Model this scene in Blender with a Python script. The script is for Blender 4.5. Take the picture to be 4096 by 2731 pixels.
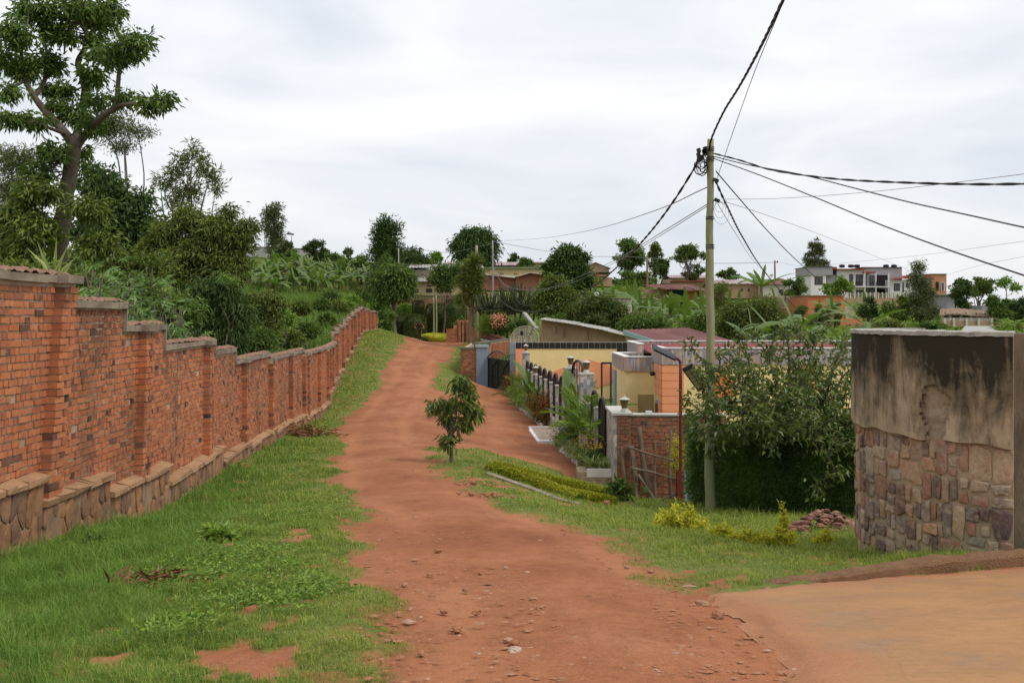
import bpy, math, random
import numpy as np
from mathutils import Vector, Matrix

sc = bpy.context.scene
for o in list(bpy.data.objects):
    bpy.data.objects.remove(o)

# ------------------------------------------------------------------ camera
EZ = 1.6            # eye height
F = 995.0           # focal length in pixels of a 1024 px wide frame
CU, CV = 512.0, 316.0
cam = bpy.data.cameras.new('camera')
cam.lens = F / 1024 * 36
cam.sensor_width = 36
cam.shift_y = -25 / 1024
cam.clip_start = 0.05
cam.clip_end = 6000
cam_o = bpy.data.objects.new('camera', cam)
cam_o.location = (0, 0, EZ)
cam_o.rotation_euler = (math.radians(90), 0, 0)
sc.collection.objects.link(cam_o)
sc.camera = cam_o

# ------------------------------------------------------------------ world, sun, exposure
SUN_EL, SUN_AZ = 52.0, 118.0     # azimuth: degrees from +Y towards +X
world = bpy.data.worlds.new('World')
sc.world = world
world.use_nodes = True
wt = world.node_tree
wt.nodes.clear()
w_out = wt.nodes.new('ShaderNodeOutputWorld')
w_bg = wt.nodes.new('ShaderNodeBackground')
w_sky = wt.nodes.new('ShaderNodeTexSky')
w_sky.sky_type = 'NISHITA'
w_sky.sun_disc = False
w_sky.sun_elevation = math.radians(SUN_EL)
w_sky.sun_rotation = math.radians(SUN_AZ)
w_tc = wt.nodes.new('ShaderNodeTexCoord')
w_map = wt.nodes.new('ShaderNodeMapping')
w_map.inputs['Scale'].default_value = (1.0, 1.0, 3.6)
w_n1 = wt.nodes.new('ShaderNodeTexNoise')
w_n1.inputs['Scale'].default_value = 2.3
w_n1.inputs['Detail'].default_value = 7
w_n1.inputs['Roughness'].default_value = 0.5
w_n1.inputs['Distortion'].default_value = 0.5
w_r = wt.nodes.new('ShaderNodeValToRGB')
w_r.color_ramp.elements[0].position = 0.33
w_r.color_ramp.elements[0].color = (0.53, 0.575, 0.63, 1)
w_r.color_ramp.elements[1].position = 0.66
w_r.color_ramp.elements[1].color = (0.80, 0.79, 0.79, 1)
e = w_r.color_ramp.elements.new(0.5)
e.color = (0.675, 0.69, 0.72, 1)
w_mul = wt.nodes.new('ShaderNodeMixRGB')
w_mul.blend_type = 'MULTIPLY'
w_mul.inputs[0].default_value = 1.0
w_mul.inputs[2].default_value = (0.1, 0.1, 0.1, 1)
w_mix = wt.nodes.new('ShaderNodeMixRGB')
w_mix.inputs[0].default_value = 0.93
# zenith of an overcast sky is a little brighter than its horizon
w_sep = wt.nodes.new('ShaderNodeSeparateXYZ')
w_mr = wt.nodes.new('ShaderNodeMapRange')
w_mr.inputs['From Min'].default_value = 0.0
w_mr.inputs['From Max'].default_value = 0.45
w_mr.inputs['To Min'].default_value = 0.93
w_mr.inputs['To Max'].default_value = 1.06
L = wt.links.new
L(w_tc.outputs['Generated'], w_map.inputs['Vector'])
L(w_map.outputs[0], w_n1.inputs['Vector'])
L(w_n1.outputs['Fac'], w_r.inputs[0])
L(w_sky.outputs[0], w_mul.inputs[1])
L(w_mul.outputs[0], w_mix.inputs[1])
L(w_r.outputs[0], w_mix.inputs[2])
L(w_tc.outputs['Generated'], w_sep.inputs[0])
L(w_sep.outputs['Z'], w_mr.inputs['Value'])
L(w_mix.outputs[0], w_bg.inputs['Color'])
L(w_mr.outputs[0], w_bg.inputs['Strength'])
L(w_bg.outputs[0], w_out.inputs[0])

sun = bpy.data.lights.new('sun', 'SUN')
sun.energy = 1.5
sun.angle = math.radians(22)
sun.color = (1.0, 0.95, 0.88)
sun_o = bpy.data.objects.new('sun', sun)
sd = Vector((math.sin(math.radians(SUN_AZ)) * math.cos(math.radians(SUN_EL)),
             math.cos(math.radians(SUN_AZ)) * math.cos(math.radians(SUN_EL)),
             math.sin(math.radians(SUN_EL))))
sun_o.rotation_euler = sd.to_track_quat('Z', 'Y').to_euler()
sun_o.location = (0, 0, 60)
sc.collection.objects.link(sun_o)

sc.view_settings.view_transform = 'Standard'
sc.view_settings.look = 'None'
sc.view_settings.exposure = 0.46
sc.view_settings.gamma = 1.0
sc.render.engine = 'CYCLES'
sc.cycles.use_adaptive_sampling = True
sc.cycles.max_bounces = 6
sc.cycles.transparent_max_bounces = 8

# ------------------------------------------------------------------ helpers
rng = np.random.default_rng(7)
random.seed(7)
COL = sc.collection
ORIG = {}


def at(u, v, D):
    """world point seen at pixel (u, v) of the 1024 px frame, D metres away"""
    return np.array(((u - CU) / F * D, D, EZ - (v - CV) / F * D))


def tag(o, label=None, cat=None, group=None, kind=None):
    if label: o['label'] = label
    if cat: o['category'] = cat
    if group: o['group'] = group
    if kind or cat: o['kind'] = kind or 'thing'
    return o


def thing(name, loc, label, cat, group=None):
    o = bpy.data.objects.new(name, None)
    o.empty_display_size = 0.2
    o.location = tuple(float(c) for c in loc)
    COL.objects.link(o)
    ORIG[o.name] = np.array(loc, float)
    return tag(o, label, cat, group)


class Geo:
    """collects vertices and faces (arrays of equal-sided faces) for ONE mesh object"""
    def __init__(s):
        s.V = []; s.Fs = []; s.n = 0

    def add(s, V, Fa, mi=0):
        V = np.asarray(V, float).reshape(-1, 3)
        for f in (Fa if isinstance(Fa, (list, tuple)) else [Fa]):
            f = np.asarray(f, int)
            if f.ndim == 1: f = f[None]
            if len(f): s.Fs.append((f + s.n, mi))
        s.V.append(V); s.n += len(V)
        return s

    def box(s, x0, x1, y0, y1, z0, z1, mi=0, j=0.0):
        V = np.array([(x, y, z) for z in (z0, z1) for y in (y0, y1) for x in (x0, x1)], float)
        if j: V += rng.uniform(-j, j, V.shape)
        return s.add(V, BOXF, mi)

    def obox(s, c, ax, ay, az, mi=0):
        c, ax, ay, az = (np.asarray(t, float) for t in (c, ax, ay, az))
        V = np.array([c + i * ax + j * ay + k * az for k in (-1, 1) for j in (-1, 1) for i in (-1, 1)])
        return s.add(V, BOXF, mi)

    def bar(s, p, q, w, h, mi=0):
        """box of section w x h from p to q"""
        p, q = np.asarray(p, float), np.asarray(q, float)
        d = q - p; L_ = np.linalg.norm(d); d /= L_
        a = np.cross(d, (0, 0, 1.0))
        if np.linalg.norm(a) < 1e-3: a = np.array((1.0, 0, 0))
        a /= np.linalg.norm(a); b = np.cross(a, d)
        return s.obox((p + q) / 2, a * w / 2, d * L_ / 2, b * h / 2, mi)

    def tube(s, P, R, k=6, mi=0, cap=True):
        V, Q, caps = tube_np(P, R, k)
        s.add(V, [Q] + (caps if cap else []), mi)
        return s

    def prism(s, poly, vec, mi=0):
        poly = np.asarray(poly, float); n = len(poly)
        V = np.vstack([poly, poly + np.asarray(vec, float)])
        i = np.arange(n); jn = (i + 1) % n
        return s.add(V, [np.stack([i, jn, jn + n, i + n], 1), i[::-1][None], (i + n)[None]], mi)

    def lathe(s, c, prof, k=12, mi=0):
        a = np.linspace(0, 2 * np.pi, k, endpoint=False)
        V = []
        for r, z in prof:
            V.append(np.stack([c[0] + r * np.cos(a), c[1] + r * np.sin(a), np.full(k, c[2] + z)], 1))
        V = np.vstack(V); fs = []
        i = np.arange(k); jn = (i + 1) % k
        for t in range(len(prof) - 1):
            fs.append(np.stack([i + t * k, jn + t * k, jn + (t + 1) * k, i + (t + 1) * k], 1))
        m = (len(prof) - 1) * k
        return s.add(V, fs + [i[::-1][None], (i + m)[None]], mi)

    def build(s, name, mats, parent=None, smooth=False, label=None, cat=None, group=None, kind=None, origin=None):
        V = np.vstack(s.V)
        if not isinstance(mats, (list, tuple)): mats = [mats]
        if parent is not None:
            org = ORIG[parent.name]
        elif origin is not None:
            org = np.asarray(origin, float)
        else:
            org = np.array([(V[:, 0].min() + V[:, 0].max()) / 2, (V[:, 1].min() + V[:, 1].max()) / 2, V[:, 2].min()])
        me = bpy.data.meshes.new(name)
        me.vertices.add(len(V))
        me.vertices.foreach_set('co', (V - org).astype(np.float32).ravel())
        loops = np.concatenate([f.ravel() for f, _ in s.Fs])
        tot = np.concatenate([np.full(len(f), f.shape[1]) for f, _ in s.Fs])
        mi = np.concatenate([np.full(len(f), m) for f, m in s.Fs])
        me.loops.add(len(loops))
        me.loops.foreach_set('vertex_index', loops.astype(np.int32))
        me.polygons.add(len(tot))
        me.polygons.foreach_set('loop_start', np.concatenate([[0], np.cumsum(tot)[:-1]]).astype(np.int32))
        me.polygons.foreach_set('material_index', mi.astype(np.int32))
        me.polygons.foreach_set('use_smooth', np.full(len(tot), bool(smooth)))
        for m in mats: me.materials.append(m)
        me.update(calc_edges=True)
        o = bpy.data.objects.new(name, me)
        COL.objects.link(o)
        if parent is not None:
            o.parent = parent
            # a part of a thing sits at the thing's own origin
            ORIG[o.name] = org
        else:
            o.location = tuple(org)
            ORIG[o.name] = org
        return tag(o, label, cat, group, kind)


BOXF = np.array([(0, 2, 3, 1), (4, 5, 7, 6), (0, 1, 5, 4), (1, 3, 7, 5), (3, 2, 6, 7), (2, 0, 4, 6)])


def tube_np(P, R, k=6):
    P = np.asarray(P, float); n = len(P)
    R = np.broadcast_to(np.asarray(R, float), (n,))
    T = np.gradient(P, axis=0)
    T /= np.linalg.norm(T, axis=1)[:, None] + 1e-9
    a = np.cross(T[0], (0.3, 0.9, 0.31)); a /= np.linalg.norm(a) + 1e-9
    V = np.empty((n, k, 3)); ang = np.linspace(0, 2 * np.pi, k, endpoint=False)
    for i in range(n):
        a = a - T[i] * a.dot(T[i]); a /= np.linalg.norm(a) + 1e-9
        b = np.cross(T[i], a)
        V[i] = P[i] + R[i] * (np.cos(ang)[:, None] * a + np.sin(ang)[:, None] * b)
    i = np.arange(k); jn = (i + 1) % k
    Q = np.concatenate([np.stack([i + t * k, jn + t * k, jn + (t + 1) * k, i + (t + 1) * k], 1) for t in range(n - 1)])
    return V.reshape(-1, 3), Q, [i[::-1][None], (i + (n - 1) * k)[None]]


def spline(P, n):
    """Catmull-Rom through the points, n samples per span"""
    P = np.asarray(P, float)
    E = np.vstack([2 * P[0] - P[1], P, 2 * P[-1] - P[-2]])
    out = []
    for i in range(len(P) - 1):
        p0, p1, p2, p3 = E[i:i + 4]
        for t in np.linspace(0, 1, n, endpoint=False):
            out.append(.5 * (2 * p1 + (p2 - p0) * t + (2 * p0 - 5 * p1 + 4 * p2 - p3) * t * t + (3 * p1 - p0 - 3 * p2 + p3) * t ** 3))
    out.append(P[-1])
    return np.array(out)


def _hash(I, seed):
    h = np.zeros(I.shape[0], np.uint32) + np.uint32((seed * 2654435761) & 0xffffffff)
    for c, k in zip(range(I.shape[1]), (374761393, 668265263, 2246822519)):
        h = (h ^ (I[:, c].astype(np.int64) & 0xffffffff).astype(np.uint32) * np.uint32(k))
        h = (h ^ (h >> np.uint32(13))) * np.uint32(1274126177)
    h ^= h >> np.uint32(16)
    return h.astype(np.float64) / 4294967295.0


def vnoise(P, seed=0):
    P = np.asarray(P, float); d = P.shape[1]
    I = np.floor(P); f = P - I; f = f * f * (3 - 2 * f); I = I.astype(np.int64)
    out = np.zeros(len(P))
    for c in range(2 ** d):
        off = np.array([(c >> k) & 1 for k in range(d)])
        w = np.prod(np.where(off, f, 1 - f), axis=1)
        out += w * _hash(I + off, seed)
    return out * 2 - 1


def fbm(P, oct=4, seed=0):
    P = np.asarray(P, float); s = np.zeros(len(P)); a = .5
    for o in range(oct):
        s += a * vnoise(P * 2 ** o, seed + o * 17); a *= .5
    return s


def smooth(x, a, b):
    t = np.clip((x - a) / (b - a), 0, 1)
    return t * t * (3 - 2 * t)


# ------------------------------------------------------------------ materials
def nodes(name):
    m = bpy.data.materials.new(name); m.use_nodes = True
    nt = m.node_tree; nt.nodes.clear()
    out = nt.nodes.new('ShaderNodeOutputMaterial')
    return m, nt, out


def nd(nt, t, ins=None, **props):
    n = nt.nodes.new(t)
    for k, v in props.items(): setattr(n, k, v)
    for k, v in (ins or {}).items():
        if isinstance(v, bpy.types.NodeSocket): nt.links.new(v, n.inputs[k])
        else: n.inputs[k].default_value = v
    return n


def c4(c): return (*c[:3], 1.0)


def ramp(nt, fac, stops, interp='LINEAR'):
    r = nd(nt, 'ShaderNodeValToRGB', {0: fac})
    cr = r.color_ramp; cr.interpolation = interp
    while len(cr.elements) < len(stops): cr.elements.new(0.5)
    for el, (p, c) in zip(cr.elements, stops):
        el.position = p; el.color = c4(c)
    return r.outputs[0]


def mixc(nt, fac, a, b, mode='MIX'):
    n = nd(nt, 'ShaderNodeMixRGB', blend_type=mode)
    for i, v in enumerate((fac, a, b)):
        if isinstance(v, bpy.types.NodeSocket): nt.links.new(v, n.inputs[i])
        else: n.inputs[i].default_value = v if i == 0 else c4(v)
    return n.outputs[0]


def maths(nt, op, a, b=0.0, clamp=False):
    n = nd(nt, 'ShaderNodeMath', operation=op); n.use_clamp = clamp
    for i, v in enumerate((a, b)):
        if isinstance(v, bpy.types.NodeSocket): nt.links.new(v, n.inputs[i])
        else: n.inputs[i].default_value = v
    return n.outputs[0]


def coords(nt, kind='Object', scale=(1, 1, 1)):
    tc = nd(nt, 'ShaderNodeTexCoord')
    if kind == 'Position':
        src = nd(nt, 'ShaderNodeNewGeometry').outputs['Position']
    else:
        src = tc.outputs[kind]
    return nd(nt, 'ShaderNodeMapping', {'Vector': src, 'Scale': scale}).outputs[0]


def noise(nt, vec, scale, detail=5, rough=.55, dist=0.0):
    return nd(nt, 'ShaderNodeTexNoise', {'Vector': vec, 'Scale': scale, 'Detail': detail, 'Roughness': rough, 'Distortion': dist}).outputs['Fac']


def finish(nt, out, col, rough=.85, bump=None, bump_s=.3, bump_d=.02, spec=.3, metal=0.0):
    b = nd(nt, 'ShaderNodeBsdfPrincipled')
    b.inputs['Specular IOR Level'].default_value = spec
    b.inputs['Metallic'].default_value = metal
    for k, v in (('Base Color', col), ('Roughness', rough)):
        if isinstance(v, bpy.types.NodeSocket): nt.links.new(v, b.inputs[k])
        else: b.inputs[k].default_value = c4(v) if k == 'Base Color' else v
    if bump is not None:
        bp = nd(nt, 'ShaderNodeBump', {'Height': bump, 'Strength': bump_s, 'Distance': bump_d})
        nt.links.new(bp.outputs[0], b.inputs['Normal'])
    nt.links.new(b.outputs[0], out.inputs[0])


def m_noise(name, c1, c2, scale=3.0, rough=.85, bump=.25, dirt=None, stretch=(1, 1, 1), spec=.3, metal=0.0, fine=18.0, coord='Position', bump_d=.01):
    """two-tone mottled surface with fine relief and optional stain colour"""
    m, nt, out = nodes(name)
    vec = coords(nt, coord, stretch)
    n1 = noise(nt, vec, scale, 6, .6)
    col = ramp(nt, n1, [(.3, c1), (.7, c2)])
    n2 = noise(nt, vec, scale * fine, 3, .6)
    col = mixc(nt, .35, col, ramp(nt, n2, [(.3, (.55, .55, .55)), (.7, (1.25, 1.25, 1.25))]), 'MULTIPLY')
    if dirt:
        n3 = noise(nt, vec, scale * .45, 7, .65, .4)
        col = mixc(nt, ramp(nt, n3, [(.5, (0, 0, 0)), (.72, (.8, .8, .8))]), col, dirt)
    finish(nt, out, col, rough, n2 if bump else None, bump, bump_d, spec, metal)
    return m


def m_leaf(name, dark, mid, light, trans=.25, rough=.5, spec=.35, big=.35, tint=None):
    """foliage: every leaf its own tone, larger patches drift between tones"""
    m, nt, out = nodes(name)
    g = nd(nt, 'ShaderNodeNewGeometry')
    isl = g.outputs['Random Per Island']
    n = noise(nt, coords(nt, 'Position'), big * 2.0, 2, .5)
    f = maths(nt, 'ADD', maths(nt, 'MULTIPLY', isl, .6), maths(nt, 'MULTIPLY', n, .5), True)
    warm = lambda c: (c[0] * 1.1, c[1] * 1.08, c[2] * .72)
    stops = [(.15, warm(dark)), (.5, warm(mid)), (.88, warm(light))]
    if tint: stops.append((.97, tint))
    col = ramp(nt, f, stops)
    b = nd(nt, 'ShaderNodeBsdfPrincipled', {'Base Color': col, 'Roughness': rough, 'Specular IOR Level': spec})
    t = nd(nt, 'ShaderNodeBsdfTranslucent', {'Color': mixc(nt, 1.0, col, (1.25, 1.35, .7), 'MULTIPLY')})
    mx = nd(nt, 'ShaderNodeMixShader', {0: trans, 1: b.outputs[0], 2: t.outputs[0]})
    nt.links.new(mx.outputs[0], out.inputs[0])
    return m


def m_brick(name, cols, scale_j=30.0, dark=(.06, .045, .035), darkpos=.86, moss=None):
    m, nt, out = nodes(name)
    g = nd(nt, 'ShaderNodeNewGeometry'); oi = nd(nt, 'ShaderNodeObjectInfo')
    r = maths(nt, 'FRACT', maths(nt, 'ADD', g.outputs['Random Per Island'], oi.outputs['Random']))
    k = len(cols)
    col = ramp(nt, r, [(darkpos * i / (k - 1), c) for i, c in enumerate(cols)] + [(.93, cols[-1]), (1.0, dark)])
    vec = coords(nt, 'Position')
    n = noise(nt, vec, scale_j, 4, .7)
    col = mixc(nt, .6, col, ramp(nt, n, [(.25, (.5, .47, .45)), (.5, (1, 1, 1)), (.8, (1.3, 1.25, 1.2))]), 'MULTIPLY')
    # weathering: dark patches drifting over many bricks
    st = noise(nt, coords(nt, 'Position', (1, 1, .7)), .9, 7, .7, .5)
    col = mixc(nt, ramp(nt, st, [(.47, (0, 0, 0)), (.7, (.72, .72, .72))]), col, moss or (.10, .065, .04))
    # smears of old mortar left on the faces
    sm = noise(nt, coords(nt, 'Position', (1, 1, 2.2)), 3.2, 9, .75, .4)
    col = mixc(nt, ramp(nt, sm, [(.54, (0, 0, 0)), (.68, (.5, .5, .5))]), col, (.36, .25, .165))
    finish(nt, out, col, .9, n, .5, .006, .2)
    return m


M = {}
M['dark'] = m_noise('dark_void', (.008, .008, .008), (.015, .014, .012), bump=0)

# ------------------------------------------------------------------ terrain
WALLB = [(-5.35, 4, -1.95), (-5.4, 8, -2.36), (-5.41, 10.4, -2.56), (-5.42, 11.5, -2.64), (-5.48, 13.5, -2.84), (-5.55, 15, -3.03), (-5.9, 19, -3.2), (-6.3, 23, -3.3), (-6.6, 27, -3.47),
         (-6.95, 31, -3.58), (-7.15, 34, -3.72), (-7.4, 38, -3.88), (-7.8, 42, -3.8), (-8.35, 46, -3.55), (-8.85, 50, -3.35),
         (-9.2, 54, -2.93), (-9.6, 58, -2.5), (-10.0, 62, -2.3), (-10.4, 66, -1.95), (-10.8, 70, -1.62), (-11.2, 74, -1.32),
         (-11.6, 78, -1.25), (-11.8, 82, -1.2), (-11.9, 87, -1.2)]
CTRL = WALLB + [
    (-8, -30, -1.2), (0, -30, -1.2), (9, -30, -1.1), (-6, 0, -1.55), (0, 0, -1.5), (6, 0, -1.45), (-3, 4.3, -1.72), (0, 4.35, -1.6), (4, 4.4, -1.6), (10, 4, -1.45),
    (1.4, 7.1, -1.98), (4.3, 8.2, -2.05), (8, 8, -1.95), (3.6, 10.5, -2.5), (5, 12, -2.7), (10, 12, -2.6),
    (-3.4, 9, -2.2), (0, 9, -2.12), (-3.2, 13, -2.6), (-.5, 15, -2.75), (-2.5, 20, -3.15), (-3.7, 25, -3.4), (-4.2, 30, -3.6), (-5, 35, -3.72), (-5.2, 40, -3.72),
    (-5.3, 46, -3.5), (-5.6, 54, -3.12), (-6, 60, -2.8), (-6.3, 70, -2.6), (-6.7, 80, -2.45), (-7.5, 90, -2.26), (-7, 100, -2.7), (-7.5, 110, -3.4),
    (.62, 11.5, -2.42), (2, 12.5, -2.75), (2.0, 14.5, -3.08), (3.94, 19.8, -3.96), (3.9, 13, -2.9), (5.8, 17, -3.6), (3.76, 21, -4.05),
    (1.8, 20, -3.78), (-.6, 24.5, -3.62), (2.1, 21.2, -3.9), (-2.1, 25, -3.4), (-.9, 27, -3.7), (.2, 27, -3.95), (1.0, 26.5, -4.15), (.6, 22.5, -3.7), (-.7, 20, -3.2),
    (-2, 33, -3.9), (0, 32, -4.2), (1, 38, -4.28), (0, 45, -4.33), (-1.5, 50, -4.25), (-1, 60, -4.35), (2, 28.5, -4.35), (1.5, 60, -4.4), (.5, 57, -4.35),
    (-2.9, 56.5, -3.45), (-4.3, 75, -2.34), (-2.6, 60, -4.1), (-4.3, 60, -2.9), (-3.4, 50, -3.7),
    (5, 35, -4.7), (10, 33, -4.7), (15, 35, -4.7), (3, 50, -4.5), (8, 50, -4.6), (20, 45, -4.5), (4.5, 25, -4.9), (8, 22, -4.6), (3.1, 25, -4.8), (2.4, 24.3, -4.35),
    (12, 15, -3.0), (20, 15, -2.8), (15, 25, -4.4), (30, 30, -4), (40, 10, -2), (40, 50, -4),
    (4, 70, -3.2), (15, 70, -3), (30, 70, -3.5), (-1, 70, -2.9), (-2, 85, -2.2), (10, 85, -1.2), (25, 90, -.9), (45, 90, -2), (2, 95, -.5), (5, 110, .7), (18, 100, -.4), (20, 115, .9), (33, 104, -1.0), (45, 112, -1.6), (52, 108, -1.6), (45, 130, -.4),
    (70, 120, -2.5), (10, 150, 4.4), (30, 150, 4.4), (58, 165, 1.6), (68, 174, 1.4), (95, 160, -.5), (0, 180, 7.), (35, 190, 6.2), (80, 205, 3.0), (120, 200, 1),
    (-9, 12, -1.3), (-10, 20, -1.7), (-12, 26, -1.5), (-12, 35, -2), (-12, 45, -2.3), (-14, 55, -1.8), (-16, 65, -1.2), (-20, 75, -.4), (-15, 82, -.9), (-25, 90, .8), (-14, 96, -.8),
    (-30, 110, 2.8), (-17, 112, 1.5), (-40, 130, 7), (-22, 130, 5), (-45, 140, 8.3), (-17, 145, 7.0), (-28, 142, 8.4), (-60, 60, 3), (-40, 40, 1), (-20, 30, -.8), (-20, 10, -.6), (-80, 100, 8),
    (-80, 150, 10), (-30, 200, 9), (-5, 150, 4.5), (-9, 117, -.6), (-10, 124, 2.2), (-4, 124, 2.2), (-2, 112, -.3), (2, 125, 2.6),
    (-100, 250, 8), (0, 300, 4), (120, 300, 0), (250, 200, -4), (-250, 200, 12), (-300, 1000, -30), (0, 1000, -40), (300, 1000, -40), (0, 3000, -90), (-200, 0, 6), (200, 0, -2), (0, -300, 0)]
CT = np.array(CTRL, float)


def _ab(X, Y):
    Ya = np.maximum(Y, -8)
    s = Ya + 14.0
    return np.stack([X / s * 3.2, np.log(s) * 2.2 + np.minimum(Y + 8, 0) * .02], 1)


_A = _ab(CT[:, 0], CT[:, 1])
_c2 = .06 ** 2


def _phi(A, B):
    d2 = ((A[:, None, :] - B[None, :, :]) ** 2).sum(2)
    return -np.sqrt(d2 + _c2)


_n = len(CT)
_K = np.zeros((_n + 1, _n + 1)); _K[:_n, :_n] = _phi(_A, _A) - np.eye(_n) * 2e-3; _K[:_n, _n] = 1; _K[_n, :_n] = 1
_W = np.linalg.solve(_K, np.append(CT[:, 2], 0))


def H(X, Y):
    X = np.atleast_1d(np.asarray(X, float)); Y = np.atleast_1d(np.asarray(Y, float))
    out = np.empty(len(X))
    for i in range(0, len(X), 20000):
        out[i:i + 20000] = _phi(_ab(X[i:i + 20000], Y[i:i + 20000]), _A) @ _W[:_n] + _W[_n]
    return out + EZ


def gz(x, y): return float(H([x], [y])[0])


_Dm = np.geomspace(2.5, 320, 900)


def G(u, v):
    """ground point seen at pixel (u, v)"""
    X = (u - CU) / F * _Dm; Z = EZ - (v - CV) / F * _Dm
    below = Z < H(X, _Dm)
    i = int(np.argmax(below)) if below.any() else len(_Dm) - 1
    a, b = _Dm[max(i - 1, 0)], _Dm[i]
    for _ in range(12):
        m = (a + b) / 2
        if EZ - (v - CV) / F * m < gz((u - CU) / F * m, m): b = m
        else: a = m
    x = (u - CU) / F * b
    return np.array((x, b, gz(x, b)))


def sd_poly(P, poly):
    """signed distance to a polygon, negative inside"""
    poly = np.asarray(poly, float); d = np.full(len(P), 1e9); ins = np.zeros(len(P), bool)
    for a, b in zip(poly, np.roll(poly, -1, 0)):
        ab = b - a; t = np.clip(((P - a) @ ab) / (ab @ ab + 1e-12), 0, 1)
        d = np.minimum(d, np.linalg.norm(P - a - t[:, None] * ab, axis=1))
        c = ((a[1] > P[:, 1]) != (b[1] > P[:, 1])) & (P[:, 0] < (b[0] - a[0]) * (P[:, 1] - a[1]) / (b[1] - a[1] + 1e-12) + a[0])
        ins ^= c
    return np.where(ins, -d, d)


ROAD_L = [(379, 682), (377, 609), (379, 553), (372, 528), (352, 500), (339, 479), (335, 457), (343, 444), (335, 431), (348, 414), (379, 392), (387, 366)]
ROAD_R = [(720, 602), (679, 579), (620, 552), (566, 531), (520, 512), (470, 492), (445, 475), (431, 461), (427, 450)]
rl = [tuple(G(u, v)[:2]) for u, v in ROAD_L]
rr = [tuple(G(u, v)[:2]) for u, v in ROAD_R]
ROAD = [(-.5, -40), (-.6, 0)] + rl + [(-8.2, 76), (-9.4, 88), (-9.9, 96), (-9.8, 108), (-5, 108), (-4.3, 95), (-4.4, 86), (-4.45, 72), (-4.4, 60), (-4.2, 52), (-3.2, 42), (-2.2, 30)] + rr[::-1] + [(2.6, 7.9), (4.4, 8.3), (15, 8.2), (15, -40)]
YARD = [(-2.3, 26.2), (-1.0, 27.9), (.3, 27.8), (1.2, 27.2), (1.7, 25.6), (2.5, 25.4), (2.5, 28.5), (1.9, 33), (1.9, 38.6), (1.2, 42), (.2, 50), (-.3, 57), (-.2, 62), (-2.2, 61), (-2.4, 56), (-2.6, 49.5), (-4.2, 49), (-3.6, 40), (-2.6, 30)]
APRON = [G(707, 596)[:2], G(745, 626)[:2], G(775, 655)[:2], G(806, 684)[:2], (1.6, 2.5), (2, -6), (14, -6), (14, 7.6), (7, 8.3), G(1010, 571)[:2], G(900, 578)[:2], G(790, 588)[:2]]
# bare earth on the verges: (u, v, half width px, half height px)
BARE = [(152, 616, 14, 26), (117, 668, 22, 14), (307, 536, 20, 9), (268, 585, 22, 7), (240, 670, 60, 13), (500, 485, 42, 3.0), (575, 500, 20, 3), (400, 458, 40, 4),
        (350, 527, 18, 7), (300, 480, 8, 4), (470, 470, 8, 3), (450, 480, 5, 3), (835, 565, 26, 6), (362, 642, 12, 8), (100, 560, 14, 5), (560, 505, 24, 3)]

t_in = np.linspace(-.62, .62, 430)
t_out = np.geomspace(.64, 3.2, 34)
tt = np.concatenate([-t_out[::-1], t_in, t_out])
ys = [-300, -150, -80, -40, -20, -10, -5, -2]
y = 0.0
while y < 260:
    ys.append(y); y += .0085 * (y + 5.5) if y < 110 else .02 * (y + 6)
ys += [300, 360, 450, 600, 800, 1100, 1500, 2200, 3000, 4500]
yy = np.array(ys)
GY, GT = np.meshgrid(yy, tt, indexing='ij')
GX = GT * (np.abs(GY) + 6)
nr, ncol = GX.shape
Pxy = np.stack([GX.ravel(), GY.ravel()], 1)
near = (Pxy[:, 1] < 115) & (np.abs(Pxy[:, 0]) < 40)
Zg = H(Pxy[:, 0], Pxy[:, 1])
sd_r = np.full(len(Pxy), 50.); sd_y = np.full(len(Pxy), 50.)
sd_r[near] = sd_poly(Pxy[near], ROAD); sd_y[near] = sd_poly(Pxy[near], YARD)
nz_edge = fbm(Pxy * 1.1, 4, 3) * .55 + fbm(Pxy * 5, 3, 9) * .16
bare = np.zeros(len(Pxy))
for (u, v, a, b) in BARE:
    c = G(u, v); r = G(u + a, v); f_, k_ = G(u, v - b), G(u, v + b)
    rx = abs(r[0] - c[0]); ry = max(abs(f_[1] - k_[1]) / 2, .08)
    q = np.sqrt(((Pxy[:, 0] - c[0]) / rx) ** 2 + ((Pxy[:, 1] - c[1]) / ry) ** 2)
    bare = np.maximum(bare, np.clip(1.35 - q, 0, 1))
sdm = np.minimum(sd_r, sd_y) + nz_edge
dirt = 1 - smooth(sdm, -.18, .32)
bare_f = smooth(bare * .9 + fbm(Pxy * 4.5, 5, 21) * 1.9, .5, 1.0)
patch = smooth(fbm(Pxy * .9, 4, 55) + .5 * fbm(Pxy * 4, 3, 56), .34, .6) * (np.abs(Pxy[:, 1]) < 40)
dirt = np.clip(np.maximum(dirt, np.maximum(bare_f * .95, patch * .5)), 0, 1)
# wheel tracks worn along the road
CL = np.array([(.9, -40), (.8, 2), (.45, 6), (.0, 9), (-.5, 12), (-1.6, 16), (-2.5, 20), (-3.3, 25), (-4, 30), (-4.7, 36), (-5.0, 42), (-5.2, 50), (-5.7, 60), (-6.2, 72), (-6.8, 86), (-7.4, 100)], float)
cxr = np.interp(Pxy[:, 1], CL[:, 1], CL[:, 0]) + .12 * fbm(Pxy[:, 1:2] * .35 + 7.0, 3, 88)
dr = Pxy[:, 0] - cxr
rut = np.exp(-((np.abs(dr) - .78) / .24) ** 2) * np.clip(.7 + 1.3 * fbm(Pxy * np.array([.9, .35]), 3, 44), 0, 1.2)
rut = np.where(near, rut, 0)
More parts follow.
